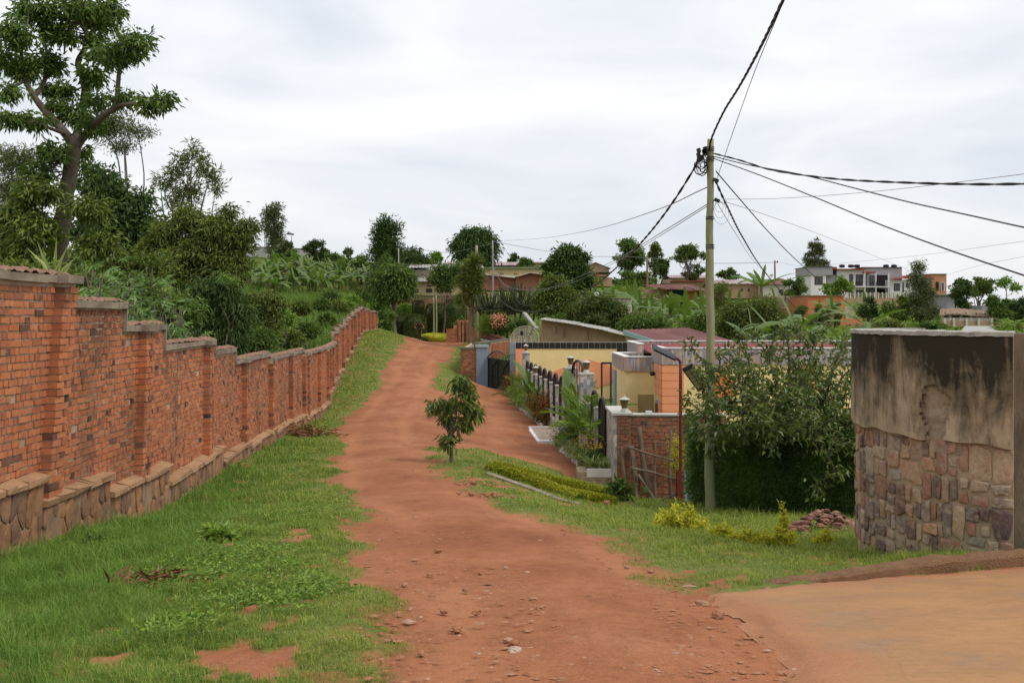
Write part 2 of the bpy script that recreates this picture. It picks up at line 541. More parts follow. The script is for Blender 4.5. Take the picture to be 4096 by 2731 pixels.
# small relief: turf hummocks, ruts and washed-out grooves in the road
rel = np.where(dirt < .5, .055 * fbm(Pxy * 2.2, 4, 5) + .02 * fbm(Pxy * 9, 2, 6), 0)
ro = (dirt >= .5) * (.022 * fbm(Pxy * np.array([1.6, .7]), 4, 8) + .012 * fbm(Pxy * 6, 3, 10) - .022 * rut + .016 * np.exp(-(dr / .35) ** 2))
edge_h = .05 * smooth(sdm, 0, .5) * (Pxy[:, 1] < 60)
Zg = Zg + np.where(near, rel + ro + edge_h, .25 * fbm(Pxy * .25, 3, 40))
vid = np.arange(nr * ncol).reshape(nr, ncol)
Q = np.stack([vid[:-1, :-1], vid[:-1, 1:], vid[1:, 1:], vid[1:, :-1]], -1).reshape(-1, 4)
fr = sd_r[Q].mean(1) + nz_edge[Q].mean(1); fy = sd_y[Q].mean(1) + nz_edge[Q].mean(1)
cls = np.where(fr < 0, 1, np.where(fy < 0, 2, 0))

m, nt, out = nodes('earth_and_turf')
vec = coords(nt, 'Position')
a_d = nd(nt, 'ShaderNodeAttribute', attribute_name='dirt').outputs['Fac']
nA = noise(nt, vec, .55, 6, .6); nB = noise(nt, vec, 7.0, 6, .68); nC = noise(nt, vec, 55.0, 3, .7); nD = noise(nt, coords(nt, 'Position', (1, .35, 1)), 1.3, 5, .6, .6)
dcol = ramp(nt, nA, [(.28, (.25, .09, .04)), (.5, (.325, .127, .058)), (.75, (.39, .175, .09))])
dcol = mixc(nt, .55, dcol, ramp(nt, nD, [(.3, (.66, .60, .56)), (.52, (1, 1, 1)), (.75, (1.18, 1.2, 1.24))]), 'MULTIPLY')
dcol = mixc(nt, .6, dcol, ramp(nt, nB, [(.3, (.68, .62, .6)), (.5, (1, 1, 1)), (.78, (1.22, 1.26, 1.3))]), 'MULTIPLY')
dcol = mixc(nt, .55, dcol, ramp(nt, nC, [(.28, (.6, .55, .52)), (.55, (1, 1, 1)), (.8, (1.4, 1.45, 1.5))]), 'MULTIPLY')
a_r = nd(nt, 'ShaderNodeAttribute', attribute_name='rut').outputs['Fac']
dcol = mixc(nt, maths(nt, 'MULTIPLY', a_r, .55), dcol, mixc(nt, .6, dcol, (.46, .20, .095)))
grv = nd(nt, 'ShaderNodeTexVoronoi', {'Vector': vec, 'Scale': 42.0, 'Randomness': 1.0}, feature='F1')
gsel = maths(nt, 'MULTIPLY', ramp(nt, grv.outputs['Distance'], [(.16, (1, 1, 1)), (.26, (0, 0, 0))]), ramp(nt, nd(nt, 'ShaderNodeSeparateColor', {0: grv.outputs['Color']}).outputs[0], [(.62, (0, 0, 0)), (.7, (1, 1, 1))]))
dcol = mixc(nt, maths(nt, 'MULTIPLY', gsel, .6), dcol, mixc(nt, nd(nt, 'ShaderNodeSeparateColor', {0: grv.outputs['Color']}).outputs[1], (.2, .075, .035), (.52, .33, .22)))
gA = noise(nt, vec, .8, 6, .65, .3)
gcol = ramp(nt, gA, [(.28, (.075, .11, .02)), (.48, (.13, .16, .033)), (.62, (.2, .19, .055)), (.76, (.28, .2, .085))])
gcol = mixc(nt, .8, gcol, ramp(nt, noise(nt, vec, 30.0, 4, .7), [(.25, (.5, .5, .45)), (.55, (1, 1, 1)), (.8, (1.35, 1.3, 1.1))]), 'MULTIPLY')
fac = maths(nt, 'ADD', maths(nt, 'MULTIPLY', a_d, 1.6), maths(nt, 'MULTIPLY', maths(nt, 'SUBTRACT', nB, .5), 1.1))
fac = maths(nt, 'SUBTRACT', fac, .3, True)
col = mixc(nt, fac, gcol, dcol)
hgt = maths(nt, 'ADD', maths(nt, 'ADD', maths(nt, 'MULTIPLY', nC, .6), nB), maths(nt, 'MULTIPLY', gsel, .5))
finish(nt, out, col, .93, hgt, .55, .02, .15)
M['earth'] = m

for k, nm in ((0, 'ground'), (1, 'dirt_road'), (2, 'dirt_yard')):
    q = Q[cls == k]
    used = np.unique(q)
    remap = np.zeros(nr * ncol, int); remap[used] = np.arange(len(used))
    g = Geo(); g.add(np.stack([Pxy[used, 0], Pxy[used, 1], Zg[used]], 1), remap[q])
    o = g.build(nm, M['earth'], smooth=True, kind='structure', origin=(0, 0, 0))
    at_ = o.data.attributes.new('dirt', 'FLOAT', 'POINT')
    at_.data.foreach_set('value', dirt[used].astype(np.float32))
    at_ = o.data.attributes.new('rut', 'FLOAT', 'POINT')
    at_.data.foreach_set('value', rut[used].astype(np.float32))


def surf(P, s):
    """height of the turf itself, hummocks included"""
    sm_ = s + fbm(P * 1.1, 4, 3) * .55 + fbm(P * 5, 3, 9) * .16
    return H(P[:, 0], P[:, 1]) + .05 * smooth(sm_, 0, .5) * (P[:, 1] < 60) + .055 * fbm(P * 2.2, 4, 5) + .02 * fbm(P * 9, 2, 6)


def dirt_at(P):
    """how bare the ground is at points (N,2), for planting grass"""
    s = np.minimum(sd_poly(P, ROAD), sd_poly(P, YARD)) + fbm(P * 1.1, 4, 3) * .55 + fbm(P * 5, 3, 9) * .16
    d = 1 - smooth(s, -.18, .32)
    b_ = np.zeros(len(P))
    for (c, rx, ry) in BARE_W:
        q_ = np.sqrt(((P[:, 0] - c[0]) / rx) ** 2 + ((P[:, 1] - c[1]) / ry) ** 2)
        b_ = np.maximum(b_, np.clip(1.35 - q_, 0, 1))
    bf = smooth(b_ * .9 + fbm(P * 4.5, 5, 21) * 1.9, .5, 1.0)
    pt = smooth(fbm(P * .9, 4, 55) + .5 * fbm(P * 4, 3, 56), .34, .6)
    return np.clip(np.maximum(d, np.maximum(bf * .95, pt * .5)), 0, 1)


BARE_W = []
for (u, v, a, b) in BARE:
    c = G(u, v); r = G(u + a, v); f_, k_ = G(u, v - b), G(u, v + b)
    BARE_W.append((c, abs(r[0] - c[0]), max(abs(f_[1] - k_[1]) / 2, .08)))

# concrete apron of the driveway on the right, a thin worn slab washed over with earth
m, nt, out = nodes('apron_concrete')
vec = coords(nt, 'Position', (1, 1.6, 1))
n1 = noise(nt, vec, .8, 7, .62, .3); n2 = noise(nt, vec, 9, 5, .7); n3 = noise(nt, vec, 60, 3, .7)
col = ramp(nt, n1, [(.28, (.28, .18, .11)), (.42, (.35, .19, .085)), (.6, (.41, .22, .095)), (.78, (.38, .235, .135))])
col = mixc(nt, .5, col, ramp(nt, n2, [(.3, (.75, .72, .7)), (.7, (1.18, 1.16, 1.12))]), 'MULTIPLY')
col = mixc(nt, .35, col, ramp(nt, n3, [(.3, (.7, .68, .66)), (.7, (1.2, 1.2, 1.2))]), 'MULTIPLY')
crk = nd(nt, 'ShaderNodeTexVoronoi', {'Vector': mixc(nt, .16, coords(nt, 'Position', (1, 1, 0)), nd(nt, 'ShaderNodeTexNoise', {'Vector': vec, 'Scale': 2.2, 'Detail': 5}).outputs['Color'], 'ADD'), 'Scale': .42}, feature='DISTANCE_TO_EDGE').outputs['Distance']
ck = ramp(nt, crk, [(.0, (1, 1, 1)), (.0045, (0, 0, 0))])
col = mixc(nt, maths(nt, 'MULTIPLY', ck, .12), col, (.14, .075, .04))
st_ = noise(nt, coords(nt, 'Position', (.5, 1.4, 1)), 1.1, 8, .7, .8)
col = mixc(nt, ramp(nt, st_, [(.52, (0, 0, 0)), (.68, (.55, .55, .55))]), col, (.25, .145, .085))
a_w = nd(nt, 'ShaderNodeAttribute', attribute_name='wash').outputs['Fac']
wf = maths(nt, 'MULTIPLY', maths(nt, 'ADD', a_w, maths(nt, 'MULTIPLY', maths(nt, 'SUBTRACT', n2, .5), .9)), .85, True)
col = mixc(nt, wf, col, ramp(nt, n3, [(.3, (.28, .105, .045)), (.7, (.42, .19, .095))]))
sp_ = noise(nt, vec, 120, 2, .6)
col = mixc(nt, ramp(nt, sp_, [(.66, (0, 0, 0)), (.72, (.6, .6, .6))]), col, (.2, .12, .075))
finish(nt, out, col, .8, maths(nt, 'SUBTRACT', n2, maths(nt, 'MULTIPLY', ck, .1)), .4, .012, .25)
M['apron'] = m
ap = np.array(APRON)
xs = np.concatenate([np.arange(.8, 3.4, .04), np.arange(3.4, 14, .12)]); ysA = np.arange(-6, 8.8, .06)
AX, AY = np.meshgrid(xs, ysA, indexing='ij'); AP = np.stack([AX.ravel(), AY.ravel()], 1)
sda = sd_poly(AP, ap) + fbm(AP * 2.5, 4, 31) * .16 + fbm(AP * 11, 2, 32) * .05
AZ = H(AP[:, 0], AP[:, 1]) + .045 + .004 * fbm(AP * 2, 3, 77) - .05 * smooth(sda, -.16, .02)
av = np.arange(len(AP)).reshape(AX.shape)
q = np.stack([av[:-1, :-1], av[1:, :-1], av[1:, 1:], av[:-1, 1:]], -1).reshape(-1, 4)
q = q[sda[q].max(1) < .06]
used = np.unique(q); remap = np.zeros(len(AP), int); remap[used] = np.arange(len(used))
g = Geo(); g.add(np.stack([AP[used, 0], AP[used, 1], AZ[used]], 1), remap[q])
o = g.build('driveway', M['apron'], smooth=True, kind='structure', origin=(0, 0, 0))
wash = np.clip(smooth(sda, -.6, -.02) * 1.1 + .55 * fbm(AP * 1.3, 4, 61) - .06, 0, 1)      # soil washed over the slab's margin
at_ = o.data.attributes.new('wash', 'FLOAT', 'POINT'); at_.data.foreach_set('value', wash[used].astype(np.float32))

# ------------------------------------------------------------------ stone cells
def cells(w, h, nx, ny, seed, jit=.8):
    """irregular stones filling a w x h rectangle (staggered rows, clipped half-planes)"""
    r = np.random.default_rng(seed)
    S = []
    for j in range(-1, ny + 1):
        for i in range(-1, nx + 1):
            S.append(((i + .5 + (.5 if j % 2 else 0) + r.uniform(-.5, .5) * jit * .8) * w / nx, (j + .5 + r.uniform(-.5, .5) * jit) * h / ny))
    S = np.array(S); out = []
    asp = (w / nx) / (h / ny)
    T = S * np.array([1, asp])
    for k in range(len(S)):
        if not (-.02 * w < S[k, 0] < 1.02 * w and -.02 * h < S[k, 1] < 1.02 * h): continue
        poly = np.array([(0, 0), (w, 0), (w, h), (0, h)], float) * np.array([1, asp])
        d = np.linalg.norm(T - T[k], axis=1); nb = np.argsort(d)[1:16]
        for q in nb:
            mid = (T[k] + T[q]) / 2; nn = T[q] - T[k]
            dd = (poly - mid) @ nn; new = []
            for a in range(len(poly)):
                b = (a + 1) % len(poly)
                if dd[a] <= 0: new.append(poly[a])
                if dd[a] * dd[b] < 0:
                    t = dd[a] / (dd[a] - dd[b]); new.append(poly[a] + t * (poly[b] - poly[a]))
            poly = np.array(new)
            if len(poly) < 3: break
        if len(poly) >= 3:
            poly = poly / np.array([1, asp])
            x, y_ = poly.T; A = .5 * abs(np.dot(x, np.roll(y_, 1)) - np.dot(y_, np.roll(x, 1)))
            if A > .12 * w * h / (nx * ny): out.append(poly)
    return out


def stone_geo(poly, gap, depth, seed, fmap, base=0.0):
    """one rounded stone; fmap(s, z, off) gives the world position"""
    r = np.random.default_rng(seed)
    c = poly.mean(0)
    d = np.linalg.norm(poly - c, axis=1).mean()
    p = c + (poly - c) * max(.45, 1 - gap / d)
    e = np.roll(p, -1, 0)
    p = np.stack([p * .78 + e * .22, p * .22 + e * .78], 1).reshape(-1, 2)
    p = p + r.uniform(-.06, .06, p.shape) * d * .5
    n = len(p); dep = depth * r.uniform(.55, 1.25)
    tilt = r.uniform(-.25, .25, 2) * dep / max(d, .02)
    rings = []
    for sc_, of in ((1.0, 0.0), (.97, .72), (.74, 1.0)):
        q = c + (p - c) * sc_
        o = base + dep * of + ((q - c) @ tilt if of else 0) + (r.uniform(-.12, .12, n) * dep if of else 0)
        rings.append(np.column_stack([q, np.broadcast_to(o, (n,))]))
    ctr = np.array([[*c, base + dep * 1.03]])
    A = np.vstack(rings + [ctr])
    V = fmap(A[:, 0], A[:, 1], A[:, 2])
    i = np.arange(n); jn = (i + 1) % n
    f4 = np.concatenate([np.stack([i + k * n, jn + k * n, jn + (k + 1) * n, i + (k + 1) * n], 1) for k in (0, 1)])
    f3 = np.stack([i + 2 * n, jn + 2 * n, np.full(n, 3 * n)], 1)
    return V, [f4, f3]


# ------------------------------------------------------------------ brick boundary wall along the road
M['brick'] = m_brick('wall_brick', [(.42, .145, .06), (.49, .18, .078), (.38, .125, .055), (.51, .205, .10), (.34, .115, .055), (.46, .16, .07), (.41, .155, .08)], 22.0, (.05, .035, .03), .9)
M['mortar'] = m_noise('wall_mortar', (.40, .30, .21), (.52, .41, .30), 2.5, .95, .5, (.2, .14, .095))
M['coping'] = m_noise('coping_concrete', (.20, .16, .115), (.32, .265, .20), 2.2, .9, .4, (.09, .07, .05))
M['rubble'] = m_noise('coping_rubble', (.26, .13, .08), (.42, .26, .17), 9.0, .95, .8, (.12, .07, .05), bump_d=.03)
M['ledge'] = m_noise('ledge_mortar', (.32, .175, .09), (.42, .25, .135), 2.0, .92, .5, (.19, .11, .06))
m, nt, out = nodes('base_stone')
g_ = nd(nt, 'ShaderNodeNewGeometry'); oi = nd(nt, 'ShaderNodeObjectInfo')
r_ = maths(nt, 'FRACT', maths(nt, 'ADD', g_.outputs['Random Per Island'], oi.outputs['Random']))
col = ramp(nt, r_, [(0, (.25, .125, .065)), (.25, (.33, .17, .085)), (.45, (.19, .11, .07)), (.65, (.36, .20, .105)), (.82, (.15, .095, .07)), (1, (.29, .14, .07))])
v_ = coords(nt, 'Position')
n_ = noise(nt, v_, 8.0, 6, .65)
col = mixc(nt, .7, col, ramp(nt, n_, [(.25, (.45, .42, .42)), (.5, (1, 1, 1)), (.8, (1.35, 1.3, 1.25))]), 'MULTIPLY')
finish(nt, out, col, .9, n_, .6, .02, .2)
M['basestone'] = m
M['basemortar'] = m_noise('base_mortar', (.26, .16, .095), (.38, .25, .16), 5.0, .95, .6, (.15, .09, .06), bump_d=.02)

TOPS = [(3, 11.95, .48), (11.95, 14.0, .2), (14, 16, -.12), (16, 20, -.45), (20, 22.3, -.69), (22.3, 27, -.98), (27, 34, -1.12), (34, 42, -1.26), (42, 50, -1.29),
        (50, 52, -.72), (52, 55, -.52), (55, 58, -.42), (58, 62, -.12), (62, 66, .1), (66, 70, .38), (70, 74, .58), (74, 78, .74), (78, 82, .6), (82, 87.2, .46)]
LEDG = [(3, 11.4, -1.8), (11.4, 13.45, -2.1), (13.45, 16.1, -2.36), (16.1, 19.2, -2.66), (19.2, 20.3, -2.64), (20.3, 23.5, -2.93), (23.5, 27.5, -3.06), (27.5, 31, -3.17),
        (31, 34, -3.3), (34, 38, -3.46), (38, 42, -3.55), (42, 46, -3.22), (46, 50, -3.02), (50, 54, -2.8), (54, 58, -2.42), (58, 62, -2.13), (62, 66, -1.85), (66, 70, -1.48), (70, 74, -1.22), (74, 87.2, -1.08)]
PIL = [7.6, 11.7, 14.9, 19.2, 23.3, 27.1, 31, 34, 34.9, 38, 42, 44, 46, 50, 54, 58, 62, 64, 66, 70, 74, 76, 78, 82, 84.5, 87]
wy = np.array([p[1] for p in WALLB], float); wx = np.array([p[0] for p in WALLB], float)
wy = np.concatenate([[0], wy]); wx = np.concatenate([[-5.3], wx])


def wxf(y):
    s = np.zeros_like(np.asarray(y, float))
    for d in (-1.5, 0, 1.5): s = s + np.interp(np.asarray(y, float) + d, wy, wx)
    return s / 3


def wmap(y, z, off):
    """y along the wall, world z, off = distance proud of the wall face towards the road"""
    y = np.asarray(y, float); z = np.asarray(z, float); off = np.asarray(off, float)
    x = wxf(y); sl = (wxf(y + .1) - wxf(y - .1)) / .2
    k = 1 / np.sqrt(1 + sl * sl)
    lean = np.interp(y, [0, 11.6, 15, 20], [.085, .085, .03, 0])
    return np.stack([x + off * k + lean * (z - (EZ - 1.2)) + .012 * np.sin(y * 1.7), y - off * sl * k, z + 0 * y], -1)


def step_at(tab, y):
    for a, b, z in tab:
        if y < b: return z + EZ
    return tab[-1][2] + EZ


wall = thing('brick_wall', (wxf(11.0), 11.0, gz(wxf(11.0), 11)), 'long stepped red brick boundary wall with pilasters on a rough stone base', 'wall')


def wbox(g, y0, y1, z0, z1, o0, o1, jit=0.0, ny=1):
    yy_ = np.linspace(y0, y1, ny + 1)
    for a, b in zip(yy_[:-1], yy_[1:]):
        A = np.array([(y_, z_, o_) for z_ in (z0, z1) for o_ in (o0, o1) for y_ in (a, b)], float)
        V = wmap(A[:, 0], A[:, 1], A[:, 2])
        if jit: V = V + rng.uniform(-jit, jit, V.shape)
        g.add(V, BOXF[:, ::-1])


# core of mortar behind the bricks
g = Geo(); edges = sorted({a for a, b, z in TOPS + LEDG} | {87.2})
for a, b in zip(edges[:-1], edges[1:]):
    zt = float(step_at(TOPS, (a + b) / 2)); zl = float(step_at(LEDG, (a + b) / 2))
    wbox(g, a, b, zl - .12, zt - .06, -.235, -.011, 0, max(1, int((b - a) / .4)))
for p in PIL:
    zt = float(step_at(TOPS, p)); zl = float(step_at(LEDG, p))
    wbox(g, p - .165, p + .165, zl - .05, zt - .06, -.02, .102)
g.build('mortar_core', M['mortar'], wall)

C_ = .085
bl = []          # y0, y1, z0, z1, o0, o1
rows = np.arange(int((EZ - 3.8) / C_) - 1, int((EZ + 1) / C_) + 1)
for k in rows:
    y_ = 3 + rng.uniform(0, .2); z0 = k * C_
    hdr = rng.random() < .7
    while y_ < 87:
        L_ = (.105 if hdr else .22) * rng.uniform(.88, 1.1)
        if rng.random() < (.18 if hdr else .42): hdr = not hdr
        yc = y_ + L_ / 2
        zt = float(step_at(TOPS, yc)); zl = float(step_at(LEDG, yc))
        if z0 > zl - .05 and z0 + .075 < zt - .085 and rng.random() > .012:
            bl.append((y_ + .006, y_ + L_ - .006, z0 + rng.uniform(-.004, .004), z0 + .066 + rng.uniform(-.006, .006), -.1, rng.normal(.006, .0035)))
        y_ += L_
    for p in PIL:
        zt = float(step_at(TOPS, p)); zl = float(step_at(LEDG, p))
        if z0 > zl - .12 and z0 + .075 < zt - .085:
            w_ = .18 if rng.random() < .5 else .175
            pr = .125 + rng.normal(0, .006)
            if k % 2:
                bl.append((p - w_, p + rng.uniform(-.03, .05), z0, z0 + .072, -.05, pr)); bl.append((p + .062, p + w_, z0, z0 + .072, -.05, pr + rng.normal(0, .005)))
            else:
                bl.append((p - w_, p - .068, z0, z0 + .072, -.05, pr)); bl.append((p - .055, p + w_, z0, z0 + .072, -.05, pr + rng.normal(0, .005)))
B = np.array(bl)
order = np.where(B[:, 0] > 10.15)[0]
order = order[np.argsort(B[order, 0])][:300]
single = np.zeros(len(B), bool); single[order] = True
# joined bricks
Bj = B[~single]
idx = [(i, j, k) for k in (0, 1) for j in (0, 1) for i in (0, 1)]
A = np.stack([np.stack([Bj[:, i], Bj[:, 2 + k], Bj[:, 4 + j]], 1) for (i, j, k) in idx], 1)
A[:, :, 0] += rng.normal(0, .003, A.shape[:2]); A[:, :, 1] += rng.normal(0, .0035, A.shape[:2])
A[:, :, 2] += rng.normal(0, .003, A.shape[:2])
V = wmap(A[..., 0].ravel(), A[..., 1].ravel(), A[..., 2].ravel())
M['brick_algae'] = m_brick('algae_stained_brick', [(.27, .105, .055), (.33, .125, .06), (.22, .09, .055), (.29, .11, .06)], 22.0, (.05, .04, .03), .9)
M['brick_burnt'] = m_brick('overburnt_brick', [(.14, .065, .05), (.2, .08, .055), (.09, .055, .045)], 22.0, (.05, .04, .03), .9)


def brick_mat(b, st_):
    yc = (b[0] + b[1]) / 2; zt, zl = step_at(TOPS, yc), step_at(LEDG, yc); top = zt - .1 - b[3]; low = b[2] - zl
    if rng.random() < 1.1 * math.exp(-max(top, 0) / .26) * (.5 + 1.6 * max(0, st_ + .1)) + .5 * max(0, st_ - .3): return 1
    if rng.random() < (.06 if .1 < low < .75 else .008): return 2
    return 0


bm_all = np.array([brick_mat(b, s_) for b, s_ in zip(B, fbm(np.stack([B[:, 0] * 1.1, B[:, 2] * .8], 1), 3, 12))]); bm_j = bm_all[~single]
f6 = (BOXF[:, ::-1][None] + (np.arange(len(Bj)) * 8)[:, None, None])
g = Geo(); g.add(V, f6[bm_j == 0].reshape(-1, 4))
for k in (1, 2): g.Fs.append((f6[bm_j == k].reshape(-1, 4), k))
g.build('brickwork', [M['brick'], M['brick_algae'], M['brick_burnt']], wall, kind='stuff')
# single bricks, mesh data shared between alike ones
variants = []
for k in range(10):
    Vb = np.array([(x, y_, z) for z in (-.5, .5) for y_ in (-.5, .5) for x in (-.5, .5)], float)
    Vb += rng.uniform(-.045, .045, Vb.shape) * np.array([.4, .5, 1])
    row_ = []
    for mm in ('brick', 'brick_algae', 'brick_burnt'):
        me = bpy.data.meshes.new('brick'); me.from_pydata(Vb.tolist(), [], BOXF.tolist()); me.materials.append(M[mm]); row_.append(me)
    variants.append(row_)
for q, (b, bm_) in enumerate(zip(B[single], bm_all[single])):
    o = bpy.data.objects.new('brick', variants[q % 10][bm_]); COL.objects.link(o); o.parent = wall
    c = wmap((b[0] + b[1]) / 2, (b[2] + b[3]) / 2, (b[4] + b[5]) / 2)
    o.location = tuple(c - ORIG[wall.name]); o.scale = (b[5] - b[4], b[1] - b[0], b[3] - b[2])
    o.rotation_euler = (rng.normal(0, .012), 0, rng.normal(0, .02))

# coping of concrete with rough rubble on top, one piece per step
for ti, (a, b, z) in enumerate(TOPS):
    zt = z + EZ
    g = Geo()
    joints = [a] + sorted(rng.uniform(a + .3, b - .3, max(0, int((b - a) / 1.6)))) + [b]
    for a2, b2 in zip(joints[:-1], joints[1:]):
        wbox(g, a2 + .006, b2 - .004, zt - .095, zt - rng.uniform(0, .012), -.29, .055 + rng.uniform(-.01, .012), .006, max(1, int((b2 - a2) / .7)))
    for p in PIL:
        if a <= p < b: wbox(g, max(p - .22, a), min(p + .22, b), zt - .098, zt + .004, -.27, .17, .006)
    nxt = TOPS[ti + 1][2] if ti + 1 < len(TOPS) else z - 1
    if nxt < z - .1: wbox(g, b - .002, b + .045, nxt + EZ - .06, zt - .004, -.28, .05, .006)
    cp = g.build('coping', M['coping'], wall)
    n1 = max(3, int((b - a) / .06)); yy_ = np.linspace(a + .01, b - .01, n1); oo = np.linspace(-.26, .035, 7)
    A = np.array([(y_, o_) for y_ in yy_ for o_ in oo])
    hh = .045 * np.sin(np.clip((A[:, 1] + .26) / .295, 0, 1) * np.pi) + (rng.uniform(0, .035, len(A))) - .012
    V = wmap(A[:, 0], zt + hh + .012 * fbm(A * 3.0, 3, 4), A[:, 1]); v_i = np.arange(len(A)).reshape(n1, 7)
    g = Geo(); g.add(V, np.stack([v_i[:-1, :-1], v_i[:-1, 1:], v_i[1:, 1:], v_i[1:, :-1]], -1).reshape(-1, 4)[:, ::-1])
    g.build('rubble_top', M['rubble'], cp)

# stepped ledge and the stone base under it
gm = Geo(); gs = Geo(); ns = 0
for li, (a, b, z) in enumerate(LEDG):
    zl = z + EZ
    g = Geo(); joints = [a] + sorted(rng.uniform(a + .2, b - .2, max(0, int((b - a) / .38)))) + [b]
    for a2, b2 in zip(joints[:-1], joints[1:]):
        A = np.array([(y_, zl - .085 if k == 0 else zl + (.03 if o_ < 0 else -.015) + rng.uniform(-.02, .012), o_) for k in (0, 1) for o_ in (-.02, .19 + rng.uniform(-.02, .012)) for y_ in (a2 + .003, b2 - .003)])
        g.add(wmap(A[:, 0], A[:, 1], A[:, 2]) + rng.uniform(-.011, .011, (8, 3)), BOXF[:, ::-1])
    g.build('ledge', M['ledge'], wall)
    zb = min(gz(wxf(a) + .3, a), gz(wxf(b) + .3, b)) - .3
    ln = b - a; hh = zl - .085 - zb
    wbox(gm, a, b, zb - .3, zl - .08, -.235, .125, 0, max(1, int(ln)))
    for p in PIL:
        if a <= p < b and b - a > .6: wbox(gm, max(a, p - .2), min(b, p + .2), zb, zl - .09, .1, .15)
    nx = max(2, int(ln / (.2 if a < 30 else .32))); ny = max(1, int(round(hh / .36)))
    for poly in cells(ln, hh, nx, ny, 100 + li, .9):
        V, fs = stone_geo(poly, .014, .03, 1000 + ns, lambda s, z_, o_: wmap(a + s, zb + z_, .118 + o_)); ns += 1
        yc = a + poly[:, 0].mean()
        if 9.6 < yc < 27.5 and zb + poly[:, 1].max() > gz(wxf(yc) + .2, yc) and ns < 1000:
            Geo().add(V, [f[:, ::-1] for f in fs]).build('stone', M['basestone'], wall)
        else:
            gs.add(V, [f[:, ::-1] for f in fs])
gm.build('base_mortar', M['basemortar'], wall)
gs.build('base_stonework', M['basestone'], wall, kind='stuff')

# ------------------------------------------------------------------ paints and claddings of the compound
def paint(name, c, var=.12, rough=.8, scale=2.0, bump=.15, dirt=None):
    return m_noise(name, tuple(x * (1 - var) for x in c), tuple(min(1, x * (1 + var)) for x in c), scale, rough, bump, dirt, fine=25)


M['yellow'] = paint('yellow_roughcast', (.86, .66, .31), .06, .9, 1.5, .6)
M['orange'] = paint('orange_roughcast', (.84, .34, .165), .06, .9, 1.5, .5)
M['bluegrey'] = paint('blue_grey_paint', (.23, .28, .34), .1, .7)
M['steelblue'] = paint('light_blue_paint', (.22, .38, .45), .1, .6)
M['gate'] = paint('dark_green_steel', (.012, .022, .016), .3, .5)
M['blacktile'] = m_noise('black_glazed_tile', (.010, .010, .010), (.02, .018, .018), 3, .25, 0, spec=.5)
M['grout'] = paint('grout', (.42, .40, .36), .1, .9)
M['white'] = paint('white_paint', (.74, .74, .72), .06, .6, dirt=(.5, .46, .4))
M['darkmetal'] = paint('dark_brown_steel', (.022, .016, .016), .3, .5)
M['brass'] = paint('lamp_glass', (.13, .085, .04), .2, .4)
M['redsteel'] = paint('oxide_red_steel', (.14, .022, .017), .15, .55)
M['black'] = paint('black_plastic', (.012, .012, .013), .2, .4)
M['solar'] = m_noise('lamp_led_panel', (.20, .17, .07), (.32, .28, .13), 30, .3, 0)
M['timber'] = m_noise('weathered_timber', (.10, .07, .05), (.22, .17, .12), 6, .9, .5, stretch=(1, 1, .2))
M['pole'] = m_noise('treated_pole', (.20, .21, .10), (.33, .29, .16), 5, .8, .5, (.17, .26, .17), stretch=(1, 1, .12), bump_d=.02)
M['bark'] = m_noise('grey_bark', (.09, .075, .055), (.2, .17, .13), 6, .95, .8, (.06, .05, .035), stretch=(1, 1, .4), bump_d=.03)
M['barkred'] = m_noise('brown_bark', (.16, .09, .055), (.28, .18, .12), 6, .95, .8, stretch=(1, 1, .3), bump_d=.03)
M['cable'] = m_noise('black_cable', (.012, .011, .011), (.03, .025, .022), 10, .6, 0)
M['wire'] = m_noise('grey_wire', (.16, .16, .17), (.3, .3, .3), 10, .5, 0)
M['wetbrick'] = m_brick('rough_brick', [(.36, .10, .05), (.27, .13, .08), (.42, .14, .07), (.22, .10, .065), (.33, .17, .10)], 20.0, (.08, .06, .05), .9, (.12, .08, .055))
M['roughmortar'] = m_noise('rough_mortar', (.17, .12, .08), (.30, .215, .145), 4, .95, .5, (.13, .09, .06))

M['pale0'] = paint('lamp_cap_grey', (.5, .48, .43), .1, .6)
# slate strips in mixed grey, rust and violet tones
def m_strips(name, sx, sz, cols, rough=.6):
    m, nt, out = nodes(name)
    g = nd(nt, 'ShaderNodeNewGeometry')
    sep = nd(nt, 'ShaderNodeSeparateXYZ', {0: g.outputs['Position']})
    h = maths(nt, 'ADD', sep.outputs['X'], maths(nt, 'MULTIPLY', sep.outputs['Y'], .83))
    iu = maths(nt, 'FLOOR', maths(nt, 'MULTIPLY', h, sx))
    wn = nd(nt, 'ShaderNodeTexWhiteNoise', {'W': iu}, noise_dimensions='1D')
    iv = maths(nt, 'FLOOR', maths(nt, 'MULTIPLY', maths(nt, 'ADD', sep.outputs['Z'], wn.outputs['Value']), sz))
    comb = nd(nt, 'ShaderNodeCombineXYZ', {'X': iu, 'Y': iv})
    w2 = nd(nt, 'ShaderNodeTexWhiteNoise', {'Vector': comb.outputs[0]}, noise_dimensions='2D')
    k = len(cols)
    col = ramp(nt, w2.outputs['Value'], [(i / k, c) for i, c in enumerate(cols)], 'CONSTANT')
    finish(nt, out, col, rough, w2.outputs['Value'], .6, .01, .4)
    return m


M['slate'] = m_strips('slate_strips', 26, 3.4, [(.34, .28, .26), (.25, .24, .29), (.42, .29, .2), (.2, .18, .18), (.40, .36, .34), (.46, .25, .15), (.28, .26, .32), (.44, .40, .37)])
M['greystone'] = m_strips('grey_stone_tiles', 9, 6.5, [(.42, .39, .35), (.28, .28, .28), (.50, .46, .40), (.35, .32, .28), (.19, .2, .22), (.44, .37, .3)])


